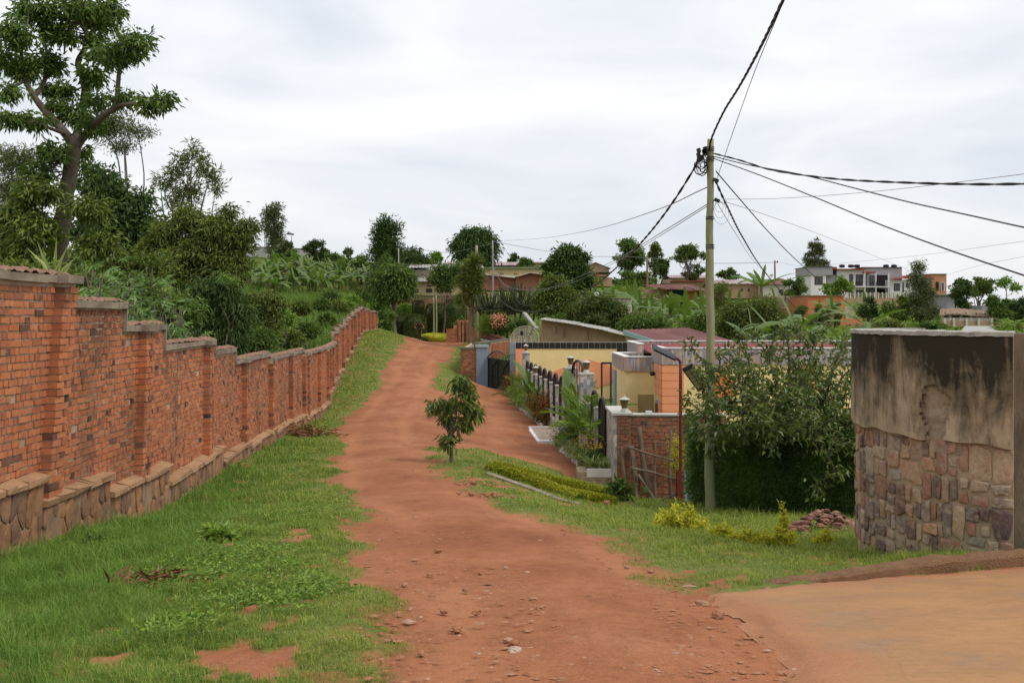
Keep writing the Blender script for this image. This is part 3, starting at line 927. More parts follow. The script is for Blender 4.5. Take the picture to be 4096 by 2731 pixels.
def quadbox(g, p, q, z0, z1, t, mi=0):
    """upright wall piece between plan points p and q, thickness t to the left"""
    p, q = np.array(p, float), np.array(q, float); d = q - p; n = np.array([-d[1], d[0]]); n = n / np.linalg.norm(n) * t
    poly = [(*p, z0), (*q, z0), (*(q + n), z0), (*(p + n), z0)]
    g.prism(poly, (0, 0, z1 - z0), mi)


def brickface(parent, p, q, z0f, z1, nrm_off, course, blen, mat, mortar, thick=.22, name='brickwork', skip=.0):
    """face of real bricks between plan points p and q (z0f: bottom), joined as one part"""
    p, q = np.array(p, float), np.array(q, float); d = q - p; L_ = np.linalg.norm(d); d /= L_; n = np.array([d[1], -d[0]])
    g = Geo(); quadbox(g, p, q, z0f, z1, thick); g.build('mortar_core', mortar, parent)
    g = Geo(); k = 0; z = z0f
    while z < z1 - course * .6:
        s = -blen * .5 * (k % 2)
        while s < L_:
            l = blen * rng.uniform(.8, 1.15)
            a, b = max(s, 0) + .006, min(s + l, L_) - .006
            if b - a > .03 and rng.random() > skip:
                pr = rng.uniform(.002, .03)
                c = p + d * (a + b) / 2 + n * (pr / 2 - .02)
                g.obox((*c, z + course / 2 + rng.uniform(-.006, .006)), (*(d * (b - a) / 2), rng.uniform(-.006, .006)), (*(n * (pr / 2 + .02)), 0), (0, 0, course * .41))
            s += l
        z += course; k += 1
    g.build(name, mat, parent, kind='stuff')


Zr = lambda z: EZ + z

# ------------------------------------------------------------------ steel gate and its posts at the end of the yard
post = thing('gate_post', (-1.85, 60.1, Zr(-4.4)), 'blue grey rendered gate post beside the orange brick wall end', 'gate post')
g = Geo(); g.box(-2.14, -1.47, 59.8, 60.4, Zr(-4.6), Zr(-1.86), j=.004); g.build('shaft', M['bluegrey'], post)
g = Geo(); g.box(-2.2, -1.42, 59.74, 60.46, Zr(-1.86), Zr(-1.72), j=.004); g.build('cap', paint('post_cap_paint', (.33, .37, .42)), post)
post = thing('gate_post', (.03, 55, Zr(-4.4)), 'blue grey gate post joined to the yellow compound wall', 'gate post')
g = Geo(); g.box(-.12, .2, 54.6, 55.2, Zr(-4.6), Zr(-2.12), j=.002); g.box(-.12, .2, 54.6, 55.2, Zr(-2.10), Zr(-1.42), j=.002); g.build('shaft', M['bluegrey'], post)
gate = thing('steel_gate', (-.85, 57.5, Zr(-4.35)), 'tall dark green double steel gate with arched top', 'gate')
p0, p1 = np.array((-1.47, 60.0)), np.array((-.13, 55.1))
for s in (0, 1):
    a = p0 + (p1 - p0) * (s * .5 + .006); b = p0 + (p1 - p0) * (s * .5 + .494)
    g = Geo(); quadbox(g, a, b, Zr(-4.3), Zr(-2.45), .04); leaf = g.build('gate_leaf', M['gate'], gate)
    g = Geo(); dd = (b - a)
    off = np.array([p1[1] - p0[1], -(p1[0] - p0[0])]); off = off / np.linalg.norm(off) * -.03
    for (x0, z0, x1, z1) in ((0, -4.28, 0, -2.45), (1, -4.28, 1, -2.45), (0, -2.47, 1, -2.47), (0, -3.4, 1, -3.4), (0, -2.5, .5, -2.95), (.5, -2.95, 1, -2.5), (.5, -4.28, .5, -2.95)):
        A = a + dd * x0 - off; Bq = a + dd * x1 - off
        g.bar((*A, Zr(z0)), (*Bq, Zr(z1)), .05, .05)
    g.build('frame', M['gate'], leaf)
g = Geo(); arc = []
for t in np.linspace(0, 1, 15):
    q = p0 + (p1 - p0) * t; arc.append((*q, Zr(-2.42 + .42 * math.sin(math.pi * t))))
g.tube(arc, .035, 6)
for t in np.linspace(.06, .94, 15):
    q = p0 + (p1 - p0) * t
    g.tube([(*q, Zr(-2.46)), (*q, Zr(-2.42 + .42 * math.sin(math.pi * t)))], .014, 4)
g.build('arch_rail', M['gate'], gate)

bw = thing('brick_wall', (-2.6, 60.2, Zr(-4.2)), 'short orange brick wall end with mossy coping left of the blue grey post', 'wall')
brickface(bw, (-3.08, 60.0), (-2.15, 60.0), Zr(-4.4), Zr(-1.98), 0, .085, .2, M['brick'], M['mortar'])
brickface(bw, (-3.06, 75), (-3.08, 60.0), Zr(-4.0), Zr(-1.98), 0, .085, .2, M['brick'], M['mortar'])
brickface(bw, (-1.4, 66.0), (.35, 76.0), Zr(-4.0), Zr(-1.75), 0, .085, .2, M['brick'], M['mortar'])
M['mossy'] = m_noise('mossy_coping', (.10, .10, .07), (.2, .18, .14), 5, .95, .6, (.05, .08, .03))
g = Geo(); quadbox(g, (-3.16, 59.92), (-2.14, 59.92), Zr(-1.98), Zr(-1.86), .45); g.build('coping', M['mossy'], bw)
g = Geo(); quadbox(g, (-2.1, 62), (.35, 76.0), Zr(-1.75), Zr(-1.64), .4); g.build('coping', M['mossy'], bw)

# ------------------------------------------------------------------ yellow compound wall with black tile band
YW = 54.0
cw = thing('compound_wall', (3.4, YW, Zr(-4.4)), 'yellow rendered compound wall with orange diamond panel and black tile band', 'wall')
xa, xb = .2, 7.2
g = Geo(); g.box(xa, xb, YW, YW + .25, Zr(-4.7), Zr(-1.42)); g.build('render', M['yellow'], cw)
g = Geo(); g.box(xa, xb, YW - .02, YW + .27, Zr(-1.75), Zr(-1.4)); g.build('grout_band', M['grout'], cw)
n = 23; w_ = (xb - xa) / n
for i in range(n):
    g = Geo(); g.box(xa + i * w_ + .012, xa + (i + 1) * w_ - .012, YW - .035, YW + .05, Zr(-1.74), Zr(-1.41)); g.build('tile', M['blacktile'], cw)
    if i > n - 6:
        g = Geo(); g.box(xa + i * w_ + .012, xa + (i + 1) * w_ - .012, YW - .035, YW + .05, Zr(-1.9), Zr(-1.76)); g.build('tile', M['blacktile'], cw)
g = Geo(); g.box(.2, .80, YW - .03, YW, Zr(-4.6), Zr(-1.76)); g.build('end_strip', M['orange'], cw)
poly = [at(u, v, YW - .035) for u, v in ((547, 373), (587.5, 358.5), (618, 367.5), (618, 381), (596.5, 387.6), (557, 381))]
g = Geo(); g.prism(poly, (0, .05, 0)); g.build('diamond_panel', M['orange'], cw)

# ------------------------------------------------------------------ the house
hs = thing('house', (8, 35, Zr(-4.7)), 'yellow and orange bungalow with slate clad parapets behind the hedge', 'house')
def hbox(name, mat, x0, x1, y0, y1, z0, z1, j=0.0, parent=None):
    g = Geo(); g.box(x0, x1, y0, y1, Zr(z0), Zr(z1), j=j); return g.build(name, mat, parent or hs)


hbox('wall', M['yellow'], 4.72, 16, 31, 40, -4.9, -1.45)
hbox('wall', M['yellow'], 3.8, 4.9, 33.2, 37, -4.9, -1.8)
def parapet(x0, x1, y0, y1, z0, z1):
    pr = hbox('parapet', M['slate'], x0, x1, y0, y1, z0, z1)
    hbox('coping', M['white'], x0 - .02, x1 + .02, y0 - .02, y1 + .02, z1, z1 + .035, parent=pr)


parapet(4.66, 16, 30.94, 31.12, -1.5, -1.0)
parapet(4.66, 4.84, 31.12, 33.2, -1.5, -1.0)
parapet(4.66, 4.84, 36.6, 40.0, -1.5, -1.02)
parapet(4.66, 16, 40.0, 40.2, -1.5, -1.0)
parapet(3.74, 4.72, 33.12, 33.3, -1.82, -1.36)
parapet(3.74, 3.92, 33.3, 37.0, -1.82, -1.36)
parapet(3.74, 4.9, 37.0, 37.2, -1.82, -1.36)
hbox('ledge', M['white'], 3.92, 4.7, 33.3, 37, -1.75, -1.66)
# shallow red sheet roof between the parapets: ribs built as geometry
def sheet_roof(name, mat, corners, parent, ribs=.2, h=.03, thick=.02, rot=False):
    """corrugated sheet on a quad (a,b,c,d); ribs run from edge ab to edge dc"""
    a, b, c, d = (np.asarray(t, float) for t in corners)
    n = max(4, int(np.linalg.norm(b - a) / ribs) * 4)
    N = np.cross(b - a, d - a); N /= np.linalg.norm(N)
    if N[2] < 0: N = -N
    V = []
    for i in range(n + 1):
        t = i / n; o = N * (h if i % 4 == 1 else h * .9 if i % 4 == 2 else 0)
        V += [a + (b - a) * t + o, d + (c - d) * t + o]
    V = np.array(V); m_ = len(V); V = np.vstack([V, V - N * thick])
    i = np.arange(n) * 2
    f = np.stack([i, i + 2, i + 3, i + 1], 1)
    side = np.concatenate([np.stack([i, i + 2, i + 2 + m_, i + m_], 1), np.stack([i + 1, i + 3, i + 3 + m_, i + 1 + m_], 1)])
    ends = np.array([(0, 1, 1 + m_, m_), (m_ - 2, m_ - 1, 2 * m_ - 1, 2 * m_ - 2)])
    g = Geo(); g.add(V, [f, f[:, ::-1] + m_, side, ends])
    return g.build(name, mat, parent)


M['redroof'] = m_noise('red_sheet', (.2, .03, .025), (.3, .055, .045), 1.2, .65, 0, (.25, .08, .065), spec=.15)
M['redroof_old'] = m_noise('faded_red_sheet', (.13, .045, .04), (.24, .095, .085), .8, .7, 0, (.17, .12, .11), stretch=(1, .2, 1), spec=.12)
M['zinc'] = m_noise('old_zinc_sheet', (.22, .21, .19), (.42, .40, .37), 1.2, .55, 0, (.2, .12, .08), stretch=(1, .3, 1), spec=.5)
M['rustsheet'] = m_noise('rusty_sheet', (.13, .045, .03), (.26, .11, .07), 1.5, .8, 0, (.28, .2, .16), stretch=(.4, 1, 1))
sheet_roof('roof', M['redroof'], [(4.86, 31.2, Zr(-1.38)), (15.9, 31.2, Zr(-1.38)), (15.9, 39.9, Zr(-1.12)), (4.86, 39.9, Zr(-1.12))], hs, .25)
# stacked orange quoin blocks at the corner
zq = -1.52; k = 0
while zq > -4.6:
    g = Geo(); wq = .76 if k < 4 else .5
    g.box(4.68, 4.68 + .67, 30.955, 31.1, Zr(zq - .232), Zr(zq - .006))
    g.box(4.66, 4.75, 31.1, 32.6 if k < 4 else 31.8, Zr(zq - .232), Zr(zq - .006)); g.build('quoin', M['orange'], hs); zq -= .24; k += 1
for x0 in (9.0, 12.4):
    for k in range(12):
        hbox('quoin', M['orange'], x0, x0 + .45, 30.96, 31.05, -1.75 - k * .24, -1.53 - k * .24)
hbox('column', M['steelblue'], 3.72, 3.87, 36.1, 36.6, -4.7, -1.95)
wn_ = hbox('recess_shade', paint('shaded_ochre_render', (.36, .27, .12)), 4.2, 4.70, 33.14, 33.25, -4.7, -2.6)  # flat panel; the recess's shade is put into its darker ochre
for (x0, x1, z0, z1) in ((5.62, 6.55, -1.93, -1.68), (11.0, 11.9, -1.95, -1.75)):
    vf = hbox('vent', M['darkmetal'], x0, x1, 30.955, 31.02, z0, z1); hbox('vent_grille', M['yellow'], x0 + .06, x1 - .06, 30.945, 31.0, z0 + .05, z1 - .05, parent=vf)
wn_ = hbox('window', M['steelblue'], 4.685, 4.73, 31.9, 32.5, -3.4, -2.7)
for k in range(3):
    hbox('pane', paint('window_glass', (.05, .06, .07), .2, .1), 4.665, 4.70, 31.95 + k * .19, 32.08 + k * .19, -3.3, -2.8, parent=wn_)
g = Geo(); g.lathe((4.56, 32.3, Zr(-1.86)), [(.0, -.07), (.07, -.05), (.09, 0), (.06, .07), (0, .08)], 10); wl = g.build('wall_lamp', M['black'], hs)
g = Geo(); g.bar((4.56, 32.3, Zr(-1.86)), (4.68, 32.3, Zr(-1.86)), .03, .03); g.build('bracket', M['black'], wl)
hbox('sensor_lamp', M['white'], 7.35, 7.7, 30.86, 30.95, -2.06, -1.98)
# orange dish on the wall
ds = thing('satellite_dish', (6.35, 30.6, Zr(-2.6)), 'small orange satellite dish fixed to the yellow house wall', 'satellite dish')
def dish(parent, c, r, aim, mat, k=20, depth=.18, name='reflector'):
    a = np.asarray(aim, float); a /= np.linalg.norm(a); x = np.cross(a, (0, 0, 1)); x /= np.linalg.norm(x); y_ = np.cross(x, a)
    V = []; c = np.asarray(c, float)
    for fr in (0.001, .35, .7, 1.0):
        for t in np.linspace(0, 2 * np.pi, k, endpoint=False):
            V.append(c + r * fr * (math.cos(t) * x + math.sin(t) * y_) + a * depth * r * fr * fr)
    V = np.array(V); i = np.arange(k); jn = (i + 1) % k
    f = np.concatenate([np.stack([i + q * k, jn + q * k, jn + (q + 1) * k, i + (q + 1) * k], 1) for q in range(3)])
    V2 = V - a * .02; m_ = len(V)
    rim = np.stack([i + 3 * k, jn + 3 * k, jn + 3 * k + m_, i + 3 * k + m_], 1)
    g = Geo(); g.add(np.vstack([V, V2]), [f, f[:, ::-1] + m_, rim])
    return g.build(name, mat, parent, smooth=True), c + a * r * .9, a, x, y_


M['dishorange'] = paint('orange_enamel', (.75, .22, .03), .06, .4)
_, fp, a_, x_, y_ = dish(ds, (6.45, 30.62, Zr(-2.15)), .42, (-.35, -1, .25), M['dishorange'])
g = Geo(); g.tube([(6.45, 30.62, Zr(-2.52)), tuple(fp)], .015, 5); g.box(fp[0] - .04, fp[0] + .04, fp[1] - .05, fp[1] + .05, fp[2] - .04, fp[2] + .04); g.build('feed_arm', M['dishorange'], ds)
g = Geo(); g.tube([(6.45, 30.64, Zr(-2.15)), (6.45, 30.8, Zr(-2.6)), (6.45, 30.95, Zr(-2.6))], .022, 5); g.build('mount', M['dishorange'], ds)

# ------------------------------------------------------------------ garden fence with arches, pillars and small post lamps
FA, FB = np.array((.70, 50.0)), np.array((2.62, 27.2))
fd = (FB - FA) / np.linalg.norm(FB - FA); fn = np.array([fd[1], -fd[0]])
if fn[0] > 0: fn = -fn
fence = thing('garden_fence', (1.8, 37, Zr(-4.3)), 'garden fence of slender stone pillars with dark arched steel infill', 'fence')


def fpt(y): return FA + (FB - FA) * (50.0 - y) / 22.8


def pillar(y, zt, w, mat, name='pillar'):
    c = fpt(y); g = Geo()
    g.obox((*c, Zr((zt - 4.7) / 2)), (*(fd * w / 2), 0), (*(fn * w / 2), 0), (0, 0, (zt + 4.7) / 2))
    p = g.build(name, mat, fence)
    g = Geo(); g.obox((*c, Zr(zt + .025)), (*(fd * (w / 2 + .02)), 0), (*(fn * (w / 2 + .02)), 0), (0, 0, .025)); g.build('cap', M['pale0'], p)


def postlamp(c, z, label):
    t = thing('post_lamp', (c[0], c[1], z), label, 'lamp', 'small lanterns on the garden fence')
    g = Geo(); g.lathe((c[0], c[1], z), [(.10, 0), (.10, .05), (.08, .06), (.08, .1)], 8); g.build('base', M['pale0'], t)
    g = Geo(); g.lathe((c[0], c[1], z), [(.07, .1), (.12, .32)], 8); g.build('lantern', M['brass'], t)
    g = Geo(); g.lathe((c[0], c[1], z), [(.145, .32), (.145, .335), (.03, .39), (.02, .43), (.0, .44)], 8); g.build('cap', M['pale0'], t)


def arch(y0, y1, zb, zt, big=False):
    c0, c1 = fpt(y0), fpt(y1); g = Geo(); P = []
    hz = zt - .35 if not big else zt - .5
    for t in np.linspace(0, np.pi, 13):
        q = c0 + (c1 - c0) * (.5 - .5 * math.cos(t)); P.append((*q, Zr(hz + (zt - hz) * math.sin(t))))
    P = [(*c0, Zr(zb))] + P + [(*c1, Zr(zb))]
    g.tube(P, .045, 6)
    for t in (.2, .4, .6, .8):
        q = c0 + (c1 - c0) * t; g.tube([(*q, Zr(zb)), (*q, Zr(hz + (zt - hz) * math.sin(math.acos(1 - 2 * t))))], .016, 4)
    for z in (zb + .15, (zb + hz) / 2, hz):
        g.bar((*c0, Zr(z)), (*c1, Zr(z)), .03, .03)
    g.build('arch', M['darkmetal'], fence)


ysf = np.linspace(50, 35.6, 9)
for i, y_ in enumerate(ysf):
    pillar(y_, -2.62 if i else -1.85, .24 if i else .34, M['greystone'])
    if i < 8: arch(y_ - .3, ysf[i + 1] + .3, -3.9, -2.2)
pillar(34.3, -1.80, .42, M['greystone'], 'gate_pillar'); pillar(30.9, -1.80, .42, M['greystone'], 'gate_pillar')
for y_ in (30.0, 28.7): pillar(y_, -2.65, .24, M['greystone'])
arch(30.5, 30.15, -3.9, -2.45); arch(29.8, 28.9, -3.9, -2.2); arch(28.5, 27.6, -3.9, -2.3)
arch(33.9, 31.3, -4.2, -1.45, True)
g = Geo(); c0, c1 = fpt(33.6), fpt(31.5); quadbox(g, c0, c1, Zr(-4.25), Zr(-2.25), .03); g.build('gate_sheet', M['darkmetal'], fence)
g = Geo(); c = fpt(30.3) + np.array((.35, 0))
for dx in (0, .28):
    g.box(c[0] + dx, c[0] + dx + .05, c[1], c[1] + .05, Zr(-3.6), Zr(-1.45))
g.box(c[0], c[0] + .33, c[1], c[1] + .05, Zr(-1.45), Zr(-1.39)); g.build('gate_frame', M['darkmetal'], fence)
postlamp(fpt(50), Zr(-1.80), 'small brown lantern on the farthest fence pillar by the green gate')
postlamp(fpt(43.2) + fn * .25, Zr(-2.55), 'small brown lantern low among the fence arches')
postlamp(fpt(34.3), Zr(-1.75), 'small brown lantern on the left garden gate pillar')
postlamp(fpt(30.9), Zr(-1.75), 'small brown lantern on the right garden gate pillar')

# end wall: stone-tiled face towards the garden, bare brick towards the camera
ew = thing('end_wall', (3.3, 26.9, Zr(-4.9)), 'bare rough brick end wall with grey stone tiled side and flat coping', 'wall')
g = Geo(); g.box(2.62, 2.70, 25.6, 27.6, Zr(-4.5), Zr(-2.52)); g.build('tile_facing', M['greystone'], ew)
brickface(ew, (2.70, 25.6), (3.05, 25.6), Zr(-5.2), Zr(-2.56), 0, .095, .2, M['wetbrick'], M['roughmortar'], 2.0, 'pier_bricks')
brickface(ew, (3.05, 26.0), (5.6, 26.0), Zr(-5.3), Zr(-2.60), 0, .095, .17, M['wetbrick'], M['roughmortar'], .25, 'brickwork', .01)
g = Geo(); g.box(2.58, 3.1, 25.55, 27.65, Zr(-2.54), Zr(-2.48), j=.004); g.box(3.1, 5.6, 25.95, 26.3, Zr(-2.59), Zr(-2.55), j=.004); g.build('coping', M['pale0'], ew)
postlamp((2.92, 25.85), Zr(-2.48), 'small brown lantern on the coping of the brick end wall')
g = Geo(); g.box(3.5, 3.66, 25.98, 26.1, Zr(-2.55), Zr(-2.47)); g.build('meter_box', M['white'], ew)

# timber props and sticks against the bare brick
def stick(p, q, r, label, mat='timber', flat=False):
    g = Geo()
    if flat: g.bar(p, q, r * 2.6, r)
    else:
        mid = (np.array(p) + np.array(q)) / 2 + rng.normal(0, .03, 3); g.tube(spline([p, mid, q], 4), [r * 1.1] * 5 + [r * .8] * 4, 6)
    g.build('timber_prop', M[mat], smooth=not flat, label=label, cat='timber', group='timber leaning on the bare brick wall')


stick((2.98, 25.35, Zr(-4.9)), (2.78, 25.45, Zr(-3.35)), .055, 'dark upright board at the corner of the bare brick pier', flat=True)
stick((3.25, 25.2, Zr(-5.0)), (3.05, 25.5, Zr(-3.3)), .05, 'pale plank leaning on the bare brick pier', flat=True)
stick((3.62, 25.3, Zr(-5.0)), (3.28, 25.7, Zr(-2.85)), .08, 'thick crooked log leaning on the bare brick wall')
stick((3.66, 25.2, Zr(-5.0)), (3.66, 25.4, Zr(-3.2)), .035, 'upright pole in the middle of the scaffold sticks')
stick((4.02, 25.1, Zr(-5.0)), (4.06, 25.4, Zr(-2.9)), .035, 'upright pole at the right of the scaffold sticks')
stick((2.9, 25.35, Zr(-3.3)), (4.1, 25.2, Zr(-3.65)), .03, 'upper crosspiece of the scaffold sticks')
stick((3.0, 25.3, Zr(-3.85)), (4.15, 25.15, Zr(-4.12)), .03, 'middle crosspiece of the scaffold sticks')
stick((3.2, 25.25, Zr(-4.0)), (3.9, 25.0, Zr(-5.0)), .03, 'diagonal brace sloping down through the scaffold sticks')
stick((3.1, 25.2, Zr(-4.7)), (4.3, 25.1, Zr(-4.45)), .03, 'lowest crosspiece of the scaffold sticks')
stick((3.3, 25.2, Zr(-5.0)), (3.22, 25.3, Zr(-4.0)), .03, 'rusty red bar standing among the scaffold sticks', 'redsteel')
g = Geo(); g.box(4.12, 4.16, 23.0, 23.4, 0, .01)
g = Geo()
for k in range(7): g.box(4.0 + k * .045, 4.04 + k * .045, 23.0 + (k % 2) * .015, 23.03 + (k % 2) * .015, Zr(-5.0), Zr(-3.55))
g.box(3.99, 4.34, 23.04, 23.06, Zr(-5.0), Zr(-3.57))
g.build('sheet_metal_panel', paint('pale_blue_sheet', (.42, .55, .66), .06, .5), label='pale blue sheet metal panel standing left of the dark hedge', cat='panel')

# ------------------------------------------------------------------ foliage toolkit
def unit(A): return A / (np.linalg.norm(A, axis=-1, keepdims=True) + 1e-9)


def leaf_geo(g, C, A, L_, W_, fold=.25, mi=0, curl=.15):
    """leaves: C bases (N,3), A axes (N,3); each a folded pointed blade of two triangles a side"""
    N_ = len(C)
    if N_ == 0: return
    A = unit(A); r = rng.normal(size=(N_, 3)); r[:, 2] += .8
    S = unit(np.cross(A, r)); Nn = np.cross(S, A)
    L_ = np.broadcast_to(np.asarray(L_, float), (N_,))[:, None]; W_ = np.broadcast_to(np.asarray(W_, float), (N_,))[:, None]
    b = C; t = C + A * L_ - Nn * L_ * curl
    m1 = C + A * L_ * .42 + S * W_ * .5 + Nn * W_ * fold; m2 = C + A * L_ * .42 - S * W_ * .5 + Nn * W_ * fold
    V = np.stack([b, m1, t, m2], 1).reshape(-1, 3); i = np.arange(N_) * 4
    g.add(V, np.concatenate([np.stack([i, i + 1, i + 2], 1), np.stack([i, i + 2, i + 3], 1)]), mi)


def rand_dirs(n, flat=1.0):
    d = rng.normal(size=(n, 3)); d[:, 2] *= flat
    return unit(d)


def crown_pts(blobs, nsub, sub_r, per, inner=.35, flat=.65, up=0.0):
    """clumped leaf positions inside a set of ellipsoids (cx,cy,cz,rx,ry,rz)"""
    B_ = np.array(blobs, float); w = (B_[:, 3] * B_[:, 5] + .02); w = w / w.sum()
    cs = []
    for b, k in zip(B_, np.maximum(1, np.round(w * nsub)).astype(int)):
        d = rand_dirs(k); d[:, 2] += up * .5; d = unit(d)
        wob = 1 + .28 * fbm(d * 1.7 + b[:3] * .37, 3, 4)
        f = (inner + (1 - inner) * np.sqrt(rng.random(k))) * wob
        cs.append(b[:3] + d * b[3:] * f[:, None])
    cs = np.vstack(cs)
    sr = sub_r * rng.uniform(.6, 1.3, len(cs))
    idx = np.repeat(np.arange(len(cs)), per)
    off = rng.normal(size=(len(idx), 3)) * .5; off[:, 2] *= flat
    P = cs[idx] + off * sr[idx][:, None]
    return cs, P, unit(off + 1e-6)


def limb(g, a, b, r0, r1, bend=.12, n=5, k=6):
    a, b = np.asarray(a, float), np.asarray(b, float); d = np.linalg.norm(b - a)
    m1 = a + (b - a) * .35 + rng.normal(0, bend * d * .5, 3); m2 = a + (b - a) * .7 + rng.normal(0, bend * d * .5, 3)
    P = spline([a, m1, m2, b], n)
    g.tube(P, np.linspace(r0, r1, len(P)), k)
    return P


def tree(name, label, cat, base, blobs, leafmat, trunk_r, nsub=60, sub_r=.5, per=40, leaf=(.16, .06), droop=.3, barkmat=None, fork=.45, twigs=12, group=None, inner=.35, flat=.65, trunk_path=None, trunk2=True, jit=.35):
    """trunk, limbs to each foliage mass, twigs, and a crown of single leaves"""
    base = np.asarray(base, float); B_ = np.array(blobs, float)
    t = thing(name, base, label, cat, group)
    g = Geo(); ctr = B_[:, :3].mean(0)
    zt = base[2] + (B_[:, 2].max() - base[2]) * fork
    if trunk_path is None:
        top = np.array((base[0] * .4 + ctr[0] * .6, base[1] * .5 + ctr[1] * .5, zt))
        P = limb(g, base - np.array((0, 0, .3)), top, trunk_r * 1.25, trunk_r * .7, .05, 5, 9)
    else:
        P = spline(trunk_path, 5); g.tube(P, np.linspace(trunk_r * 1.25, trunk_r * .55, len(P)), 9)
    for b in B_:
        a = P[int(len(P) * rng.uniform(.6, .99)) - 1] if len(B_) > 1 else P[-1]
        limb(g, a, b[:3] + np.array((0, 0, .3 * b[5])), trunk_r * .5, trunk_r * .12, .15, 4, 6)
    cs, Pl, od = crown_pts(blobs, nsub, sub_r, per, inner, flat)
    for c in cs[rng.permutation(len(cs))[:twigs]]:
        j = np.argmin(((B_[:, :3] - c) ** 2).sum(1)); limb(g, B_[j, :3], c, trunk_r * .14, trunk_r * .04, .15, 3, 4)
    g.build('trunk', barkmat or M['bark'], t, smooth=True)
    A = od * .7 + rng.normal(size=Pl.shape) * jit; A[:, 2] -= droop
    g = Geo(); leaf_geo(g, Pl, A, leaf[0] * rng.uniform(.6, 1.3, len(Pl)), leaf[1] * rng.uniform(.7, 1.2, len(Pl)))
    g.build('crown', leafmat, t)
    return t


def px(u, v, D, ru, rv, dd=0.0, rd=None):
    """ellipsoid of foliage from its place and half-size in the picture, D away"""
    c = at(u, v, D + dd); k = (D + dd) / F
    return (*c, ru * k, (rd if rd else ru) * k * .9, rv * k)


def gp(u, D): x = (u - CU) / F * D; return np.array((x, D, gz(x, D)))


M['leaf_dark'] = m_leaf('foliage_dark', (.022, .045, .016), (.048, .09, .027), (.10, .155, .05))
M['leaf_mid'] = m_leaf('foliage_mid', (.038, .072, .018), (.078, .135, .033), (.15, .22, .06))
M['leaf_olive'] = m_leaf('foliage_olive', (.05, .075, .02), (.105, .14, .036), (.2, .23, .075))
M['leaf_lite'] = m_leaf('foliage_light', (0.070, 0.126, 0.028), (0.140, 0.238, 0.049), (0.252, 0.350, 0.098))
M['leaf_grey'] = m_leaf('foliage_greyish', (0.049, 0.070, 0.039), (0.091, 0.119, 0.063), (0.168, 0.196, 0.119))
M['leaf_gold'] = m_leaf('foliage_golden', (.18, .21, .025), (.42, .42, .055), (.68, .62, .12), .35)
M['leaf_hedge'] = m_leaf('foliage_hedge', (.025, .06, .02), (.06, .12, .04), (.14, .22, .075), .2, big=.6)
M['leaf_glossy'] = m_leaf('foliage_glossy', (.034, .06, .018), (.08, .12, .036), (.19, .225, .09), .22, .38, .5, tint=(.34, .28, .06))
M['leaf_banana'] = m_leaf('foliage_banana', (.045, .085, .024), (.085, .145, .04), (.16, .23, .08), .3, .45, .4, tint=(.24, .2, .08))
M['leaf_cane'] = m_leaf('foliage_cane', (.05, .10, .02), (.10, .18, .035), (.2, .28, .07), .3, tint=(.30, .26, .10))
M['leaf_red'] = m_leaf('foliage_red_new', (.05, .07, .02), (.10, .10, .03), (.40, .05, .03), tint=(.55, .06, .04))
M['flower_pink'] = m_leaf('petals_pink', (.55, .16, .20), (.70, .25, .30), (.80, .40, .45))
M['flower_yellow'] = m_leaf('petals_yellow', (.6, .30, .02), (.75, .42, .03), (.8, .55, .08))
M['leaf_varieg'] = m_leaf('foliage_variegated', (.10, .15, .06), (.22, .28, .13), (.46, .5, .34))
M['leaf_mango'] = m_leaf('foliage_mango', (0.025, 0.045, 0.014), (0.063, 0.095, 0.025), (0.140, 0.168, 0.049), tint=(0.476, 0.238, 0.084))

# ------------------------------------------------------------------ utility pole
PX, PY = 3.94, 19.8
pz = gz(PX, PY)
po = thing('utility_pole', (PX, PY, pz), 'tall greenish treated timber utility pole standing beside the dark hedge', 'pole')
ztop = at(0, 139, PY)[2]
g = Geo(); zz = np.linspace(pz - .5, ztop, 26)
P = np.stack([PX + .012 * np.sin(zz * 1.7) + .006 * np.sin(zz * 5.1), PY + .01 * np.cos(zz * 1.3), zz], 1)
g.tube(P, np.linspace(.108, .064, 26) * (1 + .06 * np.sin(zz * 4.3) * np.sin(zz * 1.9)), 14)
g.build('shaft', M['pole'], po, smooth=True)
g = Geo()
for z0, n_ in ((ztop - .16, 3), (ztop - .36, 3), (ztop - 1.55, 2), (ztop - 2.1, 3)):
    for k in range(n_):
        a = np.linspace(0, 2 * np.pi, 17); g.tube(np.stack([PX + .085 * np.cos(a), PY + .085 * np.sin(a), np.full(17, z0 - k * .035) + .006 * np.sin(a * 3)], 1), .008, 4, cap=False)
g.build('binding_wire', M['cable'], po)
g = Geo()
for k in range(7):
    a = np.linspace(0, 2 * np.pi * 1.03, 26); r = rng.uniform(.09, .19); c = at(701 + rng.uniform(-3, 3), 165 + rng.uniform(-4, 4), PY - .12)
    tx = rng.normal(0, .25); P = np.stack([c[0] + r * .75 * np.cos(a), c[1] + tx * r * np.cos(a), c[2] + r * 1.1 * np.sin(a)], 1) + rng.normal(0, .006, (26, 3))
    g.tube(P, rng.uniform(.007, .013), 5, cap=False); g.build('cable_loop', M['cable'], po, smooth=True); g = Geo()
for k in range(8):
    c = at(704 + rng.uniform(-6, 4), 152 + rng.uniform(-4, 8), PY - .1); g.obox(c, (.035, 0, .01), (0, .03, 0), (-.01, 0, .045)); g.build('connector', M['cable'], po); g = Geo()
for (u, v) in ((717, 200), (716, 180)):
    c = at(u, v, PY - .05); g.obox(c, (.05, 0, -.02), (0, .03, 0), (.01, 0, .03)); g.tube([(PX, PY, c[2]), c], .012, 5); g.build('clamp', M['cable'], po); g = Geo()
g = Geo()
